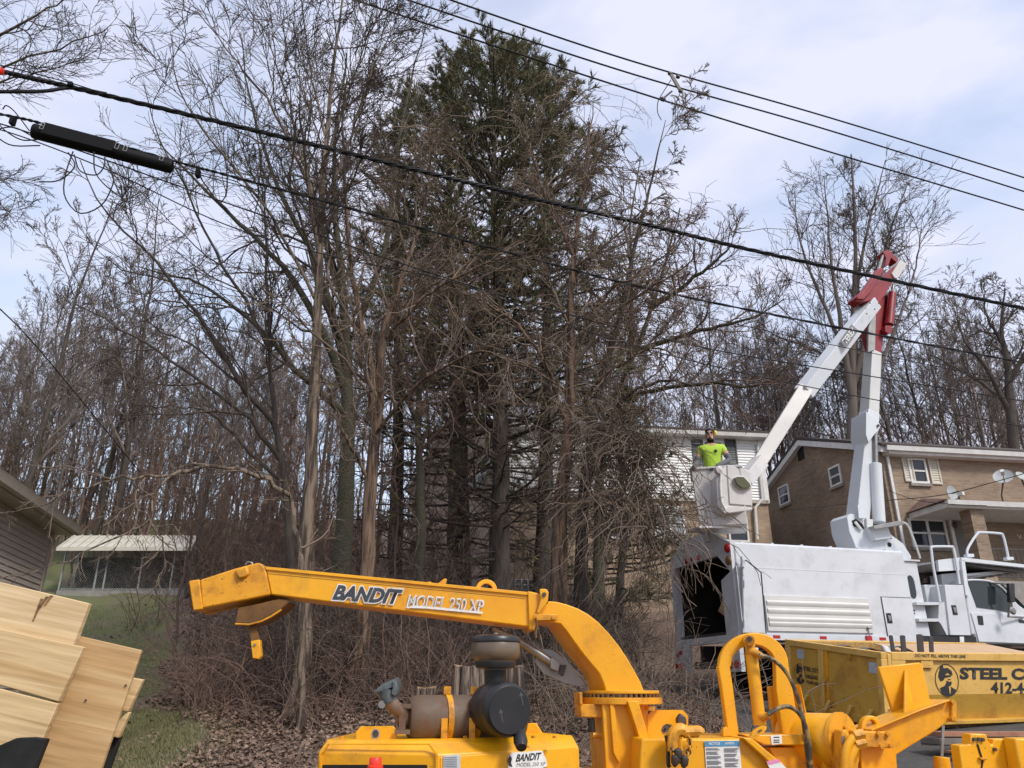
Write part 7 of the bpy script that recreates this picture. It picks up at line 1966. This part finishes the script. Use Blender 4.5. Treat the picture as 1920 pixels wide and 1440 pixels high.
bare_tree('bare_tree', 'small tree whose pale arching branch hangs over the kennel roof', 'tree', None,
  px_path([(572, 1290, 10.3), (566, 1120), (556, 1000), (545, 925)]), .05, .03,
  [(px_path([(546, 930, 10.3), (490, 893, 10.1), (420, 875, 9.9), (360, 880, 9.7), (320, 893, 9.6)]), .034, .026),
   (px_path([(322, 892, 9.6), (250, 893, 9.4), (190, 905, 9.2), (120, 925, 9), (70, 950, 8.9), (0, 962, 8.8)]), .020, .005),
   (px_path([(322, 892, 9.6), (290, 930, 9.4), (268, 985, 9.2), (180, 1025, 9), (100, 1060, 8.8), (20, 1080, 8.7)]), .018, .005),
   (px_path([(276, 965, 9.3), (300, 1000, 9.3), (312, 1040, 9.3), (305, 1080, 9.3), (275, 1135, 9.3)]), .012, .004)],
  24, M['bark_light'], M['twig_light'], n1=4, t1=(.3, .95), l1=.4, up=.0, droop=.03, n2=5, n3=4, n4=2, wander=.2, rt=.004)
bare_tree('bare_tree', 'broad mossy trunked tree with limbs fanning up left behind the pale trunk', 'tree', None,
  px_path([(640, 1180, 14.5), (646, 950), (652, 800), (650, 660), (640, 520), (628, 400), (630, 250), (650, 100)]), .19, .02,
  [(px_path(p), a, .012) for p, a in (
    ([(650, 740, 14.5), (600, 610, 14.2), (530, 500, 14), (450, 420, 13.8), (360, 330, 13.6), (300, 270, 13.5)], .10),
    ([(650, 690, 14.5), (610, 540, 14.5), (560, 430, 14.5), (510, 320, 14.6), (470, 190, 14.7), (450, 60, 14.8)], .10),
    ([(652, 640, 14.5), (700, 540, 14.4), (730, 420, 14.3), (745, 280, 14.3), (770, 160, 14.3), (800, 40, 14.3)], .09),
    ([(650, 780, 14.5), (560, 700, 14), (480, 610, 13.6), (380, 540, 13.2), (260, 500, 12.8)], .08),
    ([(645, 560, 14.5), (600, 420, 14.8), (570, 280, 15), (560, 120, 15.2)], .07))],
  25, M['bark_moss'], M['twig'], n1=9, t1=(.4, .98), l1=.25, up=.06, n2=10, n3=8, n4=5, rt=.0055, wander=.18)
bare_tree('bare_tree', 'slim grey vine wrapped tree left of the conifer trunks', 'tree', None,
  px_path([(783, 1150, 15), (788, 1000), (788, 880), (783, 780), (800, 650), (820, 540), (815, 420)]), .12, .02,
  [(px_path([(785, 800, 15), (740, 700, 14.6), (700, 600, 14.3)]), .05, .012), (px_path([(795, 680, 15), (860, 600, 14.6), (920, 560, 14.2)]), .04, .01)],
  26, M['bark_moss'], M['twig_red'], n1=10, t1=(.3, .98), l1=.28, up=.0, droop=.03, vines=60, rt=.0055, wander=.2)
bare_tree('bare_tree', 'red brown tree with straight stem in front of the glass block window', 'tree', None,
  px_path([(1043, 1150, 12.5), (1050, 1000), (1062, 850), (1070, 700), (1068, 560), (1082, 430), (1100, 300), (1112, 190)]), .155, .008,
  [(px_path(p), a, .010) for p, a in (
    ([(1066, 800, 12.5), (1030, 700, 12.2), (980, 620, 12), (900, 560, 11.8), (820, 540, 11.7)], .05),
    ([(1072, 660, 12.5), (1130, 560, 12.2), (1190, 520, 12), (1260, 470, 11.8)], .04),
    ([(1075, 480, 12.5), (1030, 380, 12.2), (990, 280, 12), (960, 200, 11.9)], .04),
    ([(1064, 830, 12.5), (1110, 730, 12), (1180, 670, 11.7), (1230, 655, 11.5), (1270, 670, 11.4)], .04))],
  27, M['bark_red'], M['twig_light'], n1=11, t1=(.36, .98), l1=.26, up=.0, droop=.03, n2=9, n3=7, n4=4, vines=260, wander=.22, vine_len=(.8, 2.2))
bare_tree('bare_tree', 'dark stemmed tree leaning right towards the bucket with weeping twigs', 'tree', None,
  px_path([(1085, 1140, 12.8), (1092, 980), (1106, 830), (1132, 700), (1162, 600), (1186, 480), (1212, 380), (1232, 290), (1248, 225)]), .12, .006,
  [(px_path(p), a, .010) for p, a in (
    ([(1110, 810, 12.8), (1180, 740, 12.3), (1240, 715, 12), (1300, 725, 11.8), (1360, 765, 11.7)], .04),
    ([(1098, 920, 12.8), (1140, 850, 12.3), (1180, 860, 12), (1215, 910, 11.8), (1230, 990, 11.7)], .04),
    ([(1094, 960, 12.8), (1130, 930, 12.2), (1180, 960, 11.8), (1225, 1030, 11.6)], .035),
    ([(1102, 880, 12.8), (1135, 800, 12.2), (1175, 810, 11.9), (1205, 870, 11.7)], .035))],
  28, M['bark_dark'], M['twig_light'], n1=10, t1=(.34, .98), l1=.24, up=.02, droop=.04, n2=9, n3=7, n4=4, vines=330, wander=.2, vine_len=(.8, 2.2), vt=(.2, .98), vine_limbs=True)
bare_tree('bare_tree', 'spreading grey tree whose crown fills the gap right of the conifer', 'tree', None,
  px_path([(1118, 1085, 20), (1125, 900), (1150, 760), (1200, 640), (1240, 520), (1275, 390)]), .16, .02,
  [(px_path(p), a, .014) for p, a in (
    ([(1190, 660, 20), (1310, 620, 19), (1400, 600, 18.3), (1470, 560, 18)], .08),
    ([(1220, 580, 20), (1300, 520, 19.5), (1360, 470, 19), (1390, 400, 19)], .08),
    ([(1160, 740, 20), (1320, 720, 19), (1430, 720, 18.2), (1500, 660, 18)], .07),
    ([(1180, 680, 20), (1185, 560, 19.5), (1180, 430, 19), (1200, 300, 19)], .07))],
  29, M['bark_moss'], M['twig_red'], n1=10, l1=.3, up=.03, n2=10, n3=8, n4=4, rt=.008, vines=80)
bare_tree('bare_tree', 'tall vase shaped bare tree rising behind the red boom knuckle', 'tree', None,
  px_path([(1604, 1000, 34), (1600, 860), (1598, 740), (1600, 600), (1604, 450), (1596, 290)]), .34, .04,
  [(px_path(p), a, .02) for p, a in (
    ([(1598, 760, 34), (1578, 620, 33.5), (1556, 470, 33), (1545, 330, 33)], .17),
    ([(1600, 720, 34), (1640, 560, 33.5), (1668, 440, 33), (1700, 350, 33)], .16),
    ([(1599, 690, 34), (1540, 560, 34.5), (1500, 450, 35), (1490, 360, 35)], .12),
    ([(1602, 640, 34), (1612, 500, 34.5), (1640, 380, 35), (1660, 300, 35)], .13),
    ([(1600, 800, 34), (1670, 640, 34), (1712, 520, 34), (1728, 430, 34)], .12))],
  30, M['trunk_far'], M['twig'], n1=8, l1=.28, up=.05, n2=11, n3=8, n4=4, rt=.012, foot=True)
bare_tree('bare_tree', 'crooked dark bare tree at the right edge behind the brick house', 'tree', None,
  px_path([(1898, 950, 29), (1898, 800), (1890, 690), (1878, 620), (1884, 540)]), .26, .03,
  [(px_path(p), a, .016) for p, a in (
    ([(1896, 780, 29), (1850, 690, 29), (1810, 640, 29), (1790, 580, 29)], .12),
    ([(1892, 720, 29), (1930, 640, 28.5), (1950, 540, 28)], .12),
    ([(1882, 650, 29), (1850, 590, 29), (1845, 520, 29)], .08))],
  31, M['bark_dark'], M['twig'], n1=8, l1=.3, up=.04, n2=8, n3=6, n4=3, rt=.011)
bare_tree('bare_tree', 'tree beyond the left edge whose bare boughs fill the upper left corner', 'tree', None,
  [A(-12.6, 13.5, 2.0), at(-330, 900, 13.5), at(-280, 600, 13.5), at(-240, 350, 13.5), at(-180, 160, 13.5), at(-120, 20, 13.5), at(-60, -120, 13.5)], .2, .04,
  [(px_path(p), a, .006) for p, a in (
    ([(-190, 190, 13.5), (-60, 100, 13.2), (40, 45, 13), (110, 5, 12.9), (180, -40, 12.8)], .055),
    ([(-215, 290, 13.5), (-100, 190, 13.2), (20, 120, 13), (110, 90, 12.9), (190, 60, 12.8), (225, 20, 12.8)], .04),
    ([(-235, 350, 13.5), (-110, 250, 13.2), (0, 155, 13), (70, 140, 12.9), (130, 120, 12.8), (200, 110, 12.8)], .035),
    ([(-262, 480, 13.5), (-150, 380, 13.2), (-60, 330, 13), (10, 345, 12.9), (50, 390, 12.9)], .03),
    ([(-270, 560, 13.5), (-150, 450, 13.2), (-60, 400, 13), (0, 390, 12.9), (30, 420, 12.9)], .025),
    ([(-140, 60, 13.5), (-40, 10, 13.3), (40, -60, 13.2), (130, -110, 13.1)], .04))],
  32, M['bark_light'], M['twig'], n1=3, t1=(.5, .98), l1=.2, up=.03, n2=11, n3=8, n4=5, rt=.0055, wander=.2, l2=.34)

# ---- conifers
def sprays(P, n, ln, wd, rng, spread=.7):
    """needle sprays along paths: slim quads leaning away from the twig"""
    N, K, _ = P.shape
    t = rng.random((N, n)) ** .8
    f = t * (K - 1); i = np.minimum(f.astype(int), K - 2); fr = (f - i)[..., None]
    r = np.arange(N)[:, None]
    p = (P[r, i] * (1 - fr) + P[r, i + 1] * fr).reshape(-1, 3)
    tan = vn(P[r, i + 1] - P[r, i]).reshape(-1, 3)
    q = rng.normal(0, 1, p.shape)
    perp = vn(q - tan * (q * tan).sum(-1, keepdims=True))
    d = vn(tan + perp * rng.uniform(.3, spread + .3, (len(p), 1)) + A(0, 0, .12))
    s = vn(np.cross(d, rng.normal(0, 1, p.shape)))
    L = ln * rng.uniform(.6, 1.35, (len(p), 1)); W = wd * rng.uniform(.6, 1.4, (len(p), 1))
    V = np.stack([p, p + d * L * .5 + s * W, p + d * L, p + d * L * .5 - s * W], 1).reshape(-1, 3)
    k = np.arange(len(p))[:, None] * 4
    return V, np.concatenate([k + np.array([0, 1, 2]), k + np.array([0, 2, 3])], 0)
def conifer(label, base_px, top_px, Y, r0, crown, seed, nb=150, live=.35, mneedle='needle', nspray=16, low=None, side=None, ln=.17):
    rng = np.random.default_rng(seed)
    b = at(*base_px, Y); b[2] = H(b[0], b[1]) - .05
    t = at(*top_px, Y)
    hgt = t[2] - b[2]
    e = empty('conifer', b, label, 'tree')
    mid_ = (b + t) / 2 + A(.1, 0, 0)
    TP_, TR = path([b, b * .66 + t * .34 + A(.08, 0, 0), b * .33 + t * .67 - A(.05, 0, 0), t], 26, r0, .02, .01, rng)
    arrays_mesh('trunk', [tube_arrays(TP_, TR, 9)], M['bark_dark'], e, b)
    u = .10 + .89 * ((np.arange(nb) + rng.random(nb)) / nb) ** .9
    f = u * 25; i = np.minimum(f.astype(int), 24); fr = (f - i)[:, None]
    pos = TP_[0, i] * (1 - fr) + TP_[0, i + 1] * fr
    az = rng.uniform(0, 2 * pi, nb)
    L = np.interp(u, [c[0] for c in crown], [c[1] for c in crown]) * rng.uniform(.65, 1.25, nb)
    upz = np.interp(u, [0, .5, .85, 1], [-.22, .10, .55, 1.2])
    d = np.stack([np.cos(az), np.sin(az), upz], 1)
    B1 = walk(pos, d, L, 9, .07, (0, 0, .03), rng)
    R1 = np.maximum((.010 + .010 * L)[:, None] * np.linspace(1, .25, 9)[None], .005)
    B2, R2 = branch(B1, R1, 11, .15, 1.0, (.8, .2), .34, 4, .12, (0, 0, .0), rng, rf=.6, rmin=.004)
    arrays_mesh('boughs', [tube_arrays(B1, R1, 5), tube_arrays(B2, R2, 3)], M['bark_dark'], e, b)
    uu = np.repeat(u, 11)
    keep = rng.random(len(uu)) < np.interp(uu, [0, live - .12, live + .12, 1], [.05, .12, .95, 1.0])
    if side is not None:
        keep |= (uu < live) & (np.repeat(np.cos(az - side), 11) > .6)
    V, F = sprays(B2[keep], nspray, ln, .0095, rng)
    B3, R3 = branch(B1, R1, 3, .6, 1.0, (.4, .2), .3, 5, .1, (0, 0, .08), rng, rmin=.004)
    u3 = np.repeat(u, 3)
    V2, F2 = sprays(B3[u3 > live], nspray + 6, ln, .0095, rng)
    arrays_mesh('needles', [(V, F), (V2, F2)], M[mneedle], e, b)
    # bare twigs in the dead lower crown
    dead = B2[~keep]; dr3 = R2[~keep]
    if len(dead):
        D3, DR = branch(dead, dr3, 3, .2, 1, (.8, .3), .6, 4, .25, (0, 0, -.06), rng, rmin=.004)
        tag(arrays_mesh('dead_twigs', [tube_arrays(D3, DR, 3)], M['twig_red'], e, b), kind='stuff')
    return e
crown_a = [(0, 1.6), (.15, 2.4), (.35, 3.2), (.55, 3.4), (.75, 2.7), (.9, 1.8), (1, .8)]
conifer('tallest dark green conifer in the centre rising above all other trees', (935, 1100), (928, 105), 17.0, .27, crown_a, 41, 190, .34, nspray=35)
conifer('olive conifer with thick trunk left of the tallest one', (862, 1100), (842, 150), 18.2, .33, [(0, 1.8), (.2, 2.6), (.45, 3.1), (.7, 2.6), (.9, 1.6), (1, .7)], 42, 150, .40, nspray=33)
conifer('conifer at the right shoulder of the evergreen group', (1012, 1095), (1030, 140), 18.6, .24, [(0, 1.5), (.2, 2.4), (.45, 2.9), (.7, 2.3), (.9, 1.5), (1, .7)], 43, 135, .40, nspray=31)
conifer('shorter bronze green conifer at the left of the evergreen group', (738, 1120), (752, 205), 19.5, .22, [(0, 1.2), (.3, 2.0), (.6, 1.9), (.85, 1.1), (1, .4)], 44, 120, .52, 'needle_brown', 20)
conifer('small evergreen with low green boughs in front of the white siding', (1150, 1090), (1172, 740), 21.0, .14, [(0, 2.2), (.3, 2.4), (.6, 1.6), (1, .3)], 45, 90, .12, 'needle', 18, side=0.0)

# ---- the woods behind: a few kinds, copied
def woods_kind(seed, hgt, r0, n1, t1, l1, mt, mw, up=.06, lean=.4, n2=7, n3=6, n4=3, rt=.013):
    rng = np.random.default_rng(seed)
    root = bpy.data.objects.new('woodland_tree', None); COL.objects.link(root); WLOC[root.name] = A(0, 0, 0)
    pts = [A(0, 0, -.3), A(lean * .2, 0, hgt * .3), A(lean * .5, lean * .2, hgt * .65), A(lean, 0, hgt)]
    TP_, TR = path(pts, 16, r0, .02, .04, rng)
    arrays_mesh('trunk', [tube_arrays(TP_, TR, 6)], mt, root, A(0, 0, 0))
    B1, R1 = branch(TP_, TR, n1, t1, .98, (.62, .2), l1, 9, .12, (0, 0, up), rng, rf=.55)
    B2, R2 = branch(B1, R1, n2, .15, 1, (.7, .2), .42, 7, .15, (0, 0, up), rng, rf=.55, rmin=rt)
    B3, R3 = branch(B2, R2, n3, .15, 1, (.58, .2), .55, 5, .13, (0, 0, up * .5), rng, rf=.7, rmax=rt * 1.3, rmin=rt * .8)
    out = [tube_arrays(B1, R1, 4), tube_arrays(B2, R2, 3), tube_arrays(B3, R3, 3)]
    if n4:
        B4, R4 = branch(B3, R3, n4, .15, 1, (.58, .2), .7, 3, .12, (0, 0, .03), rng, rmax=rt * .85, rmin=rt * .6)
        out.append(tube_arrays(B4, R4, 3))
    arrays_mesh('crown', out, mw, root, A(0, 0, 0))
    return root
KINDS = [woods_kind(51, 16, .14, 14, .28, .36, M['trunk_far'], M['twig_far']), woods_kind(52, 15, .11, 12, .36, .34, M['trunk_far'], M['twig_far'], lean=-.7),
         woods_kind(53, 17, .17, 15, .25, .38, M['bark_dark'], M['twig_far'], lean=.9), woods_kind(54, 13, .08, 11, .30, .32, M['bark_red'], M['twig_far'], lean=.3),
         woods_kind(55, 15.5, .13, 14, .40, .42, M['trunk_far'], M['twig_far'], lean=-.3, up=.09)]
SAPS = [woods_kind(61, 7, .05, 14, .12, .30, M['twig_red'], M['twig_red'], up=.05, lean=.3, n2=6, n3=4, n4=2, rt=.009), woods_kind(62, 5.5, .04, 14, .05, .36, M['twig_red'], M['twig_red'], up=.03, lean=-.4, n2=6, n3=4, n4=2, rt=.009)]
used = set()
def place(kind, x, y, sc, rz, label, group, cat='tree', name=None):
    src = kind
    if kind.name in used:
        r = kind.copy(); COL.objects.link(r)
        for chd in list(kind.children):
            c = chd.copy(); COL.objects.link(c); c.parent = r
    else:
        r = kind; used.add(kind.name)
    r.location = (x, y, H(x, y)); r.scale = (sc, sc, sc); r.rotation_euler = (0, 0, rz)
    tag(r, label, cat, group)
    return r
wr = random.Random(8)
def px_x(px, Y, z):       # x so that the thing stands at that column
    u = (px - 960) / FPX
    f_ = Y * cos(PITCH) + (z - EYE) * sin(PITCH)
    return u * f_
def wood(n, p0, p1, Y0, Y1_, kinds, label, group, smin, smax, topmul=None):
    for i in range(n):
        px = p0 + (p1 - p0) * (i + wr.random()) / n
        Y = wr.uniform(Y0, Y1_)
        z = 8.0
        x = px_x(px, Y, z)
        place(wr.choice(kinds), x, Y, wr.uniform(smin, smax), wr.uniform(0, 6.28), label, group)
wood(24, -80, 520, 30, 36, KINDS, 'bare woodland tree in the front rows of the wood on the left hillside', 'front trees of the left wood', .58, .80)
wood(34, -120, 600, 37, 50, KINDS, 'slender bare tree deep in the wood on the left hillside', 'back trees of the left wood', .62, .86)
wood(26, 520, 1120, 33, 50, KINDS, 'bare tree in the wood behind the conifers', 'trees behind the conifers', .72, .95)
wood(26, 1120, 1560, 36, 50, KINDS, 'bare tree in the wood behind the white sided house', 'trees behind the white house', .66, .9)
wood(44, 1440, 2000, 34, 50, KINDS, 'bare tree in the wood behind the brick house', 'trees behind the brick house', .62, .9)
wood(85, -60, 640, 27.5, 44, SAPS, 'red brown sapling in the undergrowth below the left wood', 'saplings of the left wood', .7, 1.1)
wood(16, 1120, 2000, 33, 40, SAPS, 'red brown sapling in the undergrowth behind the houses', 'saplings behind the houses', .8, 1.15)
wood(26, 380, 900, 15, 26, SAPS, 'red brown sapling between the near trunks', 'saplings among the near trees', .45, .8)
for (px, Y, s, lab) in ((372, 25.5, .62, 'dark trunked tree beside the right end of the kennel'), (215, 31, 1.02, 'tree with broken top above the kennel'), (30, 25, .9, 'crooked tree leaning over the taupe house roof')):
    place(KINDS[2], px_x(px, Y, 7), Y, s, wr.uniform(0, 6), lab, None)
# ------------------------------------------------------------------ undergrowth, leaves, grass, stumps
rg = np.random.default_rng(77)
def scatter(n, fx, fy):
    x = fx(n); y = fy(n); return np.stack([x, y, height(x, y)], 1)
def brush(name, label, n, xr, yr, L, mat_, seed, trop=-.10, rt=.0042, up=1.0, child=2, clump=26):
    rng = np.random.default_rng(seed)
    cx = rng.uniform(*xr, clump); cy = rng.uniform(*yr, clump)
    k = rng.integers(0, clump, n)
    x = cx[k] + rng.normal(0, .35, n); y = cy[k] + rng.normal(0, .35, n)
    ok = (lawn_mask(x, y) < .35) | (y > 20)
    x, y = x[ok], y[ok]; n = len(x)
    st = np.stack([x, y, height(x, y) - .02], 1)
    d = rng.normal(0, .55, (n, 3)); d[:, 2] = np.abs(d[:, 2]) + up
    P = walk(st, d, rng.uniform(*L, n), 7, .27, (0, 0, trop), rng)
    Rr = np.maximum(rt * 1.5 * np.linspace(1, .45, 7)[None] * rng.uniform(.6, 1.5, (n, 1)), rt * .55)
    C, CR = branch(P, Rr, child, .25, 1, (.7, .25), .45, 4, .25, (0, 0, trop * .6), rng, rf=.75, rmin=rt * .55, rtip=.6)
    o = arrays_mesh(name, [tube_arrays(P, Rr, 3), tube_arrays(C, CR, 3)], mat_, None, A(0, 0, 0))
    return tag(o, label, 'brush', None, 'stuff')
brush('brush', 'tangle of bare brown brambles on the bank behind the chute', 1300, (-5.2, -.6), (10.8, 14.5), (.7, 1.9), M['twig_red'], 71, clump=34)
brush('brush', 'thicket of thin bare stems between the near trunks', 1300, (-4.2, 1.4), (11.5, 16.5), (1.0, 2.8), M['twig'], 72, clump=30)
brush('brush', 'pale arching twigs on the bank right of the elbow', 420, (.3, 2.6), (9.8, 13.5), (.6, 1.7), M['twig_light'], 73, trop=-.14, clump=18)
brush('brush', 'low dry stalks at the foot of the bank behind the engine', 500, (-3.0, 1.8), (7.6, 9.8), (.15, .55), M['twig_light'], 74, trop=-.10, clump=60, rt=.003)
brush('brush', 'loose brown stems on the slope right of the kennel', 480, (-9.6, -4.2), (15.5, 25), (.8, 2.2), M['twig_red'], 79, clump=44, rt=.006)
brush('brush', 'reddish undergrowth in front of the left wood', 900, (-14, -6.5), (27.5, 33), (1.2, 3.0), M['twig_red'], 75, clump=40, rt=.009)
brush('brush', 'brown shrubs below the wood behind the houses', 800, (2, 26), (33, 38), (1.5, 3.5), M['twig_red'], 76, clump=40, rt=.010)
brush('brush', 'bare hedge twigs at the foot of the white house wall', 500, (.8, 3.0), (17.5, 21.5), (.6, 1.5), M['twig'], 78, clump=16, rt=.006, trop=.02)

def leaves(name, label, n, fx, fy, mat_, seed, size):
    rng = np.random.default_rng(seed)
    x = fx(rng, n); y = fy(rng, n)
    ok = (lawn_mask(x, y) < .4) | (rng.random(n) < .06)
    x, y = x[ok], y[ok]; n = len(x)
    p = np.stack([x, y, height(x, y) + rng.uniform(.0, .03, n)], 1)
    a = rng.uniform(0, 2 * pi, n)
    d = np.stack([np.cos(a), np.sin(a), rng.normal(0, .35, n)], 1); d = vn(d)
    s = vn(np.cross(d, np.array([0, 0, 1.0]) + rng.normal(0, .4, (n, 3))))
    L = size * rng.uniform(.6, 1.5, (n, 1)); W = L * .38
    cup = np.array([0, 0, 1.0]) * L * rng.uniform(.0, .35, (n, 1))
    V = np.stack([p - d * L * .5, p - s * W + cup, p + s * W + cup, p + d * L * .5 + cup * .6], 1).reshape(-1, 3)
    k = np.arange(n)[:, None] * 4
    F = np.concatenate([k + np.array([0, 2, 1]), k + np.array([1, 2, 3])])
    return tag(arrays_mesh(name, [(V, F)], mat_, None, A(0, 0, 0), smooth=False), label, 'leaf litter', None, 'stuff')
def band(rng, n, a, b): return rng.uniform(a, b, n)
leaves('leaf_litter', 'brown fallen leaves covering the bank under the trees', 36000, lambda r, n: band(r, n, -5.5, 3.2), lambda r, n: 7.2 + 8 * r.random(n) ** 1.3, M['leaf'], 81, .056)
leaves('leaf_litter', 'paler fallen leaves scattered over the bank and lawn edge', 9000, lambda r, n: r.normal(-2.2, 2.4, n), lambda r, n: 7.2 + 8 * r.random(n) ** 1.3, M['leaf2'], 82, .05)
leaves('leaf_litter', 'fallen leaves on the slope between the lawn patches', 9000, lambda r, n: r.normal(-6.4, 1.8, n), lambda r, n: band(r, n, 13.0, 25), M['leaf'], 83, .08)
def grass(name, label, n, xr, yr, mat_, seed, hgt):
    rng = np.random.default_rng(seed)
    x = rng.uniform(*xr, n * 3); y = yr[0] + (yr[1] - yr[0]) * rng.random(n * 3) ** 1.4
    keep = rng.random(n * 3) < lawn_mask(x, y)
    x, y = x[keep][:n], y[keep][:n]; n = len(x)
    p = np.stack([x, y, height(x, y) - .005], 1)
    a = rng.uniform(0, 2 * pi, n)
    s = np.stack([np.cos(a), np.sin(a), np.zeros(n)], 1) * .006
    h = hgt * rng.uniform(.5, 1.5, (n, 1))
    tip = p + np.array([0, 0, 1.0]) * h + rng.normal(0, .45, (n, 3)) * h * np.array([1, 1, .2])
    V = np.stack([p - s, p + s, tip], 1).reshape(-1, 3)
    F = (np.arange(n)[:, None] * 3 + np.array([0, 1, 2]))
    return tag(arrays_mesh(name, [(V, F)], mat_, None, A(0, 0, 0), smooth=False), label, 'grass', None, 'stuff')
grass('grass', 'short green lawn grass in front of the kennel', 60000, (-13, -3), (8.2, 24), M['grass'], 91, .05)
grass('grass', 'dry straw coloured grass in the near part of the lawn', 55000, (-9, -2.6), (8.6, 14), M['grass_dry'], 92, .05)

def stump(px, py0, py1, Y, r, lab, seed):
    rng = np.random.default_rng(seed)
    b = at(px, py1, Y); t = at(px, py0, Y)
    b[2] = H(b[0], b[1]) - .05
    e = empty('tree_stump', b, lab, 'stump')
    n, K_ = 40, 8
    vs, fs = [], []
    fl = 1 + .10 * np.sin(np.arange(n) * 2 * pi / n * 7 + 1) + rng.normal(0, .05, n)
    for k in range(K_):
        f = k / (K_ - 1)
        for j in range(n):
            a = 2 * pi * j / n
            rr = r * (1.25 - .3 * f ** .6) * fl[j]
            vs.append(b + A(rr * cos(a), rr * sin(a), (t[2] - b[2]) * f + (rng.normal(0, .012) if k == K_ - 1 else 0)))
    for k in range(K_ - 1):
        for j in range(n): fs.append((k * n + j, k * n + (j + 1) % n, (k + 1) * n + (j + 1) % n, (k + 1) * n + j))
    m = MB(); m.add(vs, fs); m.build('bark_wall', M['stump'], e, ang=80)
    m = MB(); top = vs[-n:]; c = sum(top) / n
    m.add(top + [c], [(j, (j + 1) % n, n) for j in range(n)]); m.build('cut_face', M['cut_wood'], e, recalc=False)
stump(877, 1250, 1345, 9.7, .185, 'weathered grey tree stump behind the air cleaner', 5)
stump(797, 1290, 1340, 9.9, .11, 'low rotten stump left of the grey stump', 6)
stump(962, 1250, 1340, 9.9, .13, 'narrow brown stump right of the air cleaner', 7)
def ground_at(px, py, Y0):
    """where the line of sight through that place of the photograph meets the bank"""
    for Y in np.arange(7.4, 22, .05):
        p = at(px, py, Y)
        if p[2] <= H(p[0], p[1]): return p
    return at(px, py, Y0)
def log(pts, r, lab, m_, cat='log'):
    rng = np.random.default_rng(int(pts[0][0]))
    q = spline([ground_at(p[0], p[1], p[2]) for p in pts], 18)
    q[:, 2] = height(q[:, 0], q[:, 1]) + r * .7
    q += rng.normal(0, r * .05, q.shape)
    rr = [r * (1 - .3 * i / 17) * rng.uniform(.94, 1.06) for i in range(18)]
    mb = MB(); mb.tube(q, rr, 12)
    tag(mb.build('log' if cat == 'log' else 'fallen_branch', m_, None, ang=70), lab, cat)
log([(775, 1262, 9.8), (812, 1256, 9.7), (846, 1254, 9.6)], .12, 'fallen log on the bank left of the grey stump', M['bark_dark'])
log([(965, 1262, 9.6), (1000, 1258, 9.6), (1012, 1262, 9.6)], .12, 'short log on the bank right of the air cleaner', M['bark_dark'])
log([(1055, 1322, 7.8), (1080, 1308, 7.9), (1110, 1296, 8.0)], .03, 'pale broken branch on the bank below the steel plate', M['twig_light'], 'branch')
log([(985, 1200, 11), (1015, 1204, 10.8), (1045, 1196, 10.6)], .025, 'pale branch lying on the bank under the elbow', M['twig_light'], 'branch')
log([(558, 1425, 7.9), (565, 1405, 8.0), (578, 1385, 8.2)], .025, 'pale stick standing in the leaves left of the hood', M['twig_light'], 'branch')
log([(360, 1297, 10.3), (420, 1300, 10.1), (500, 1298, 9.9)], .02, 'long thin stick lying on the lawn edge', M['twig_light'], 'branch')
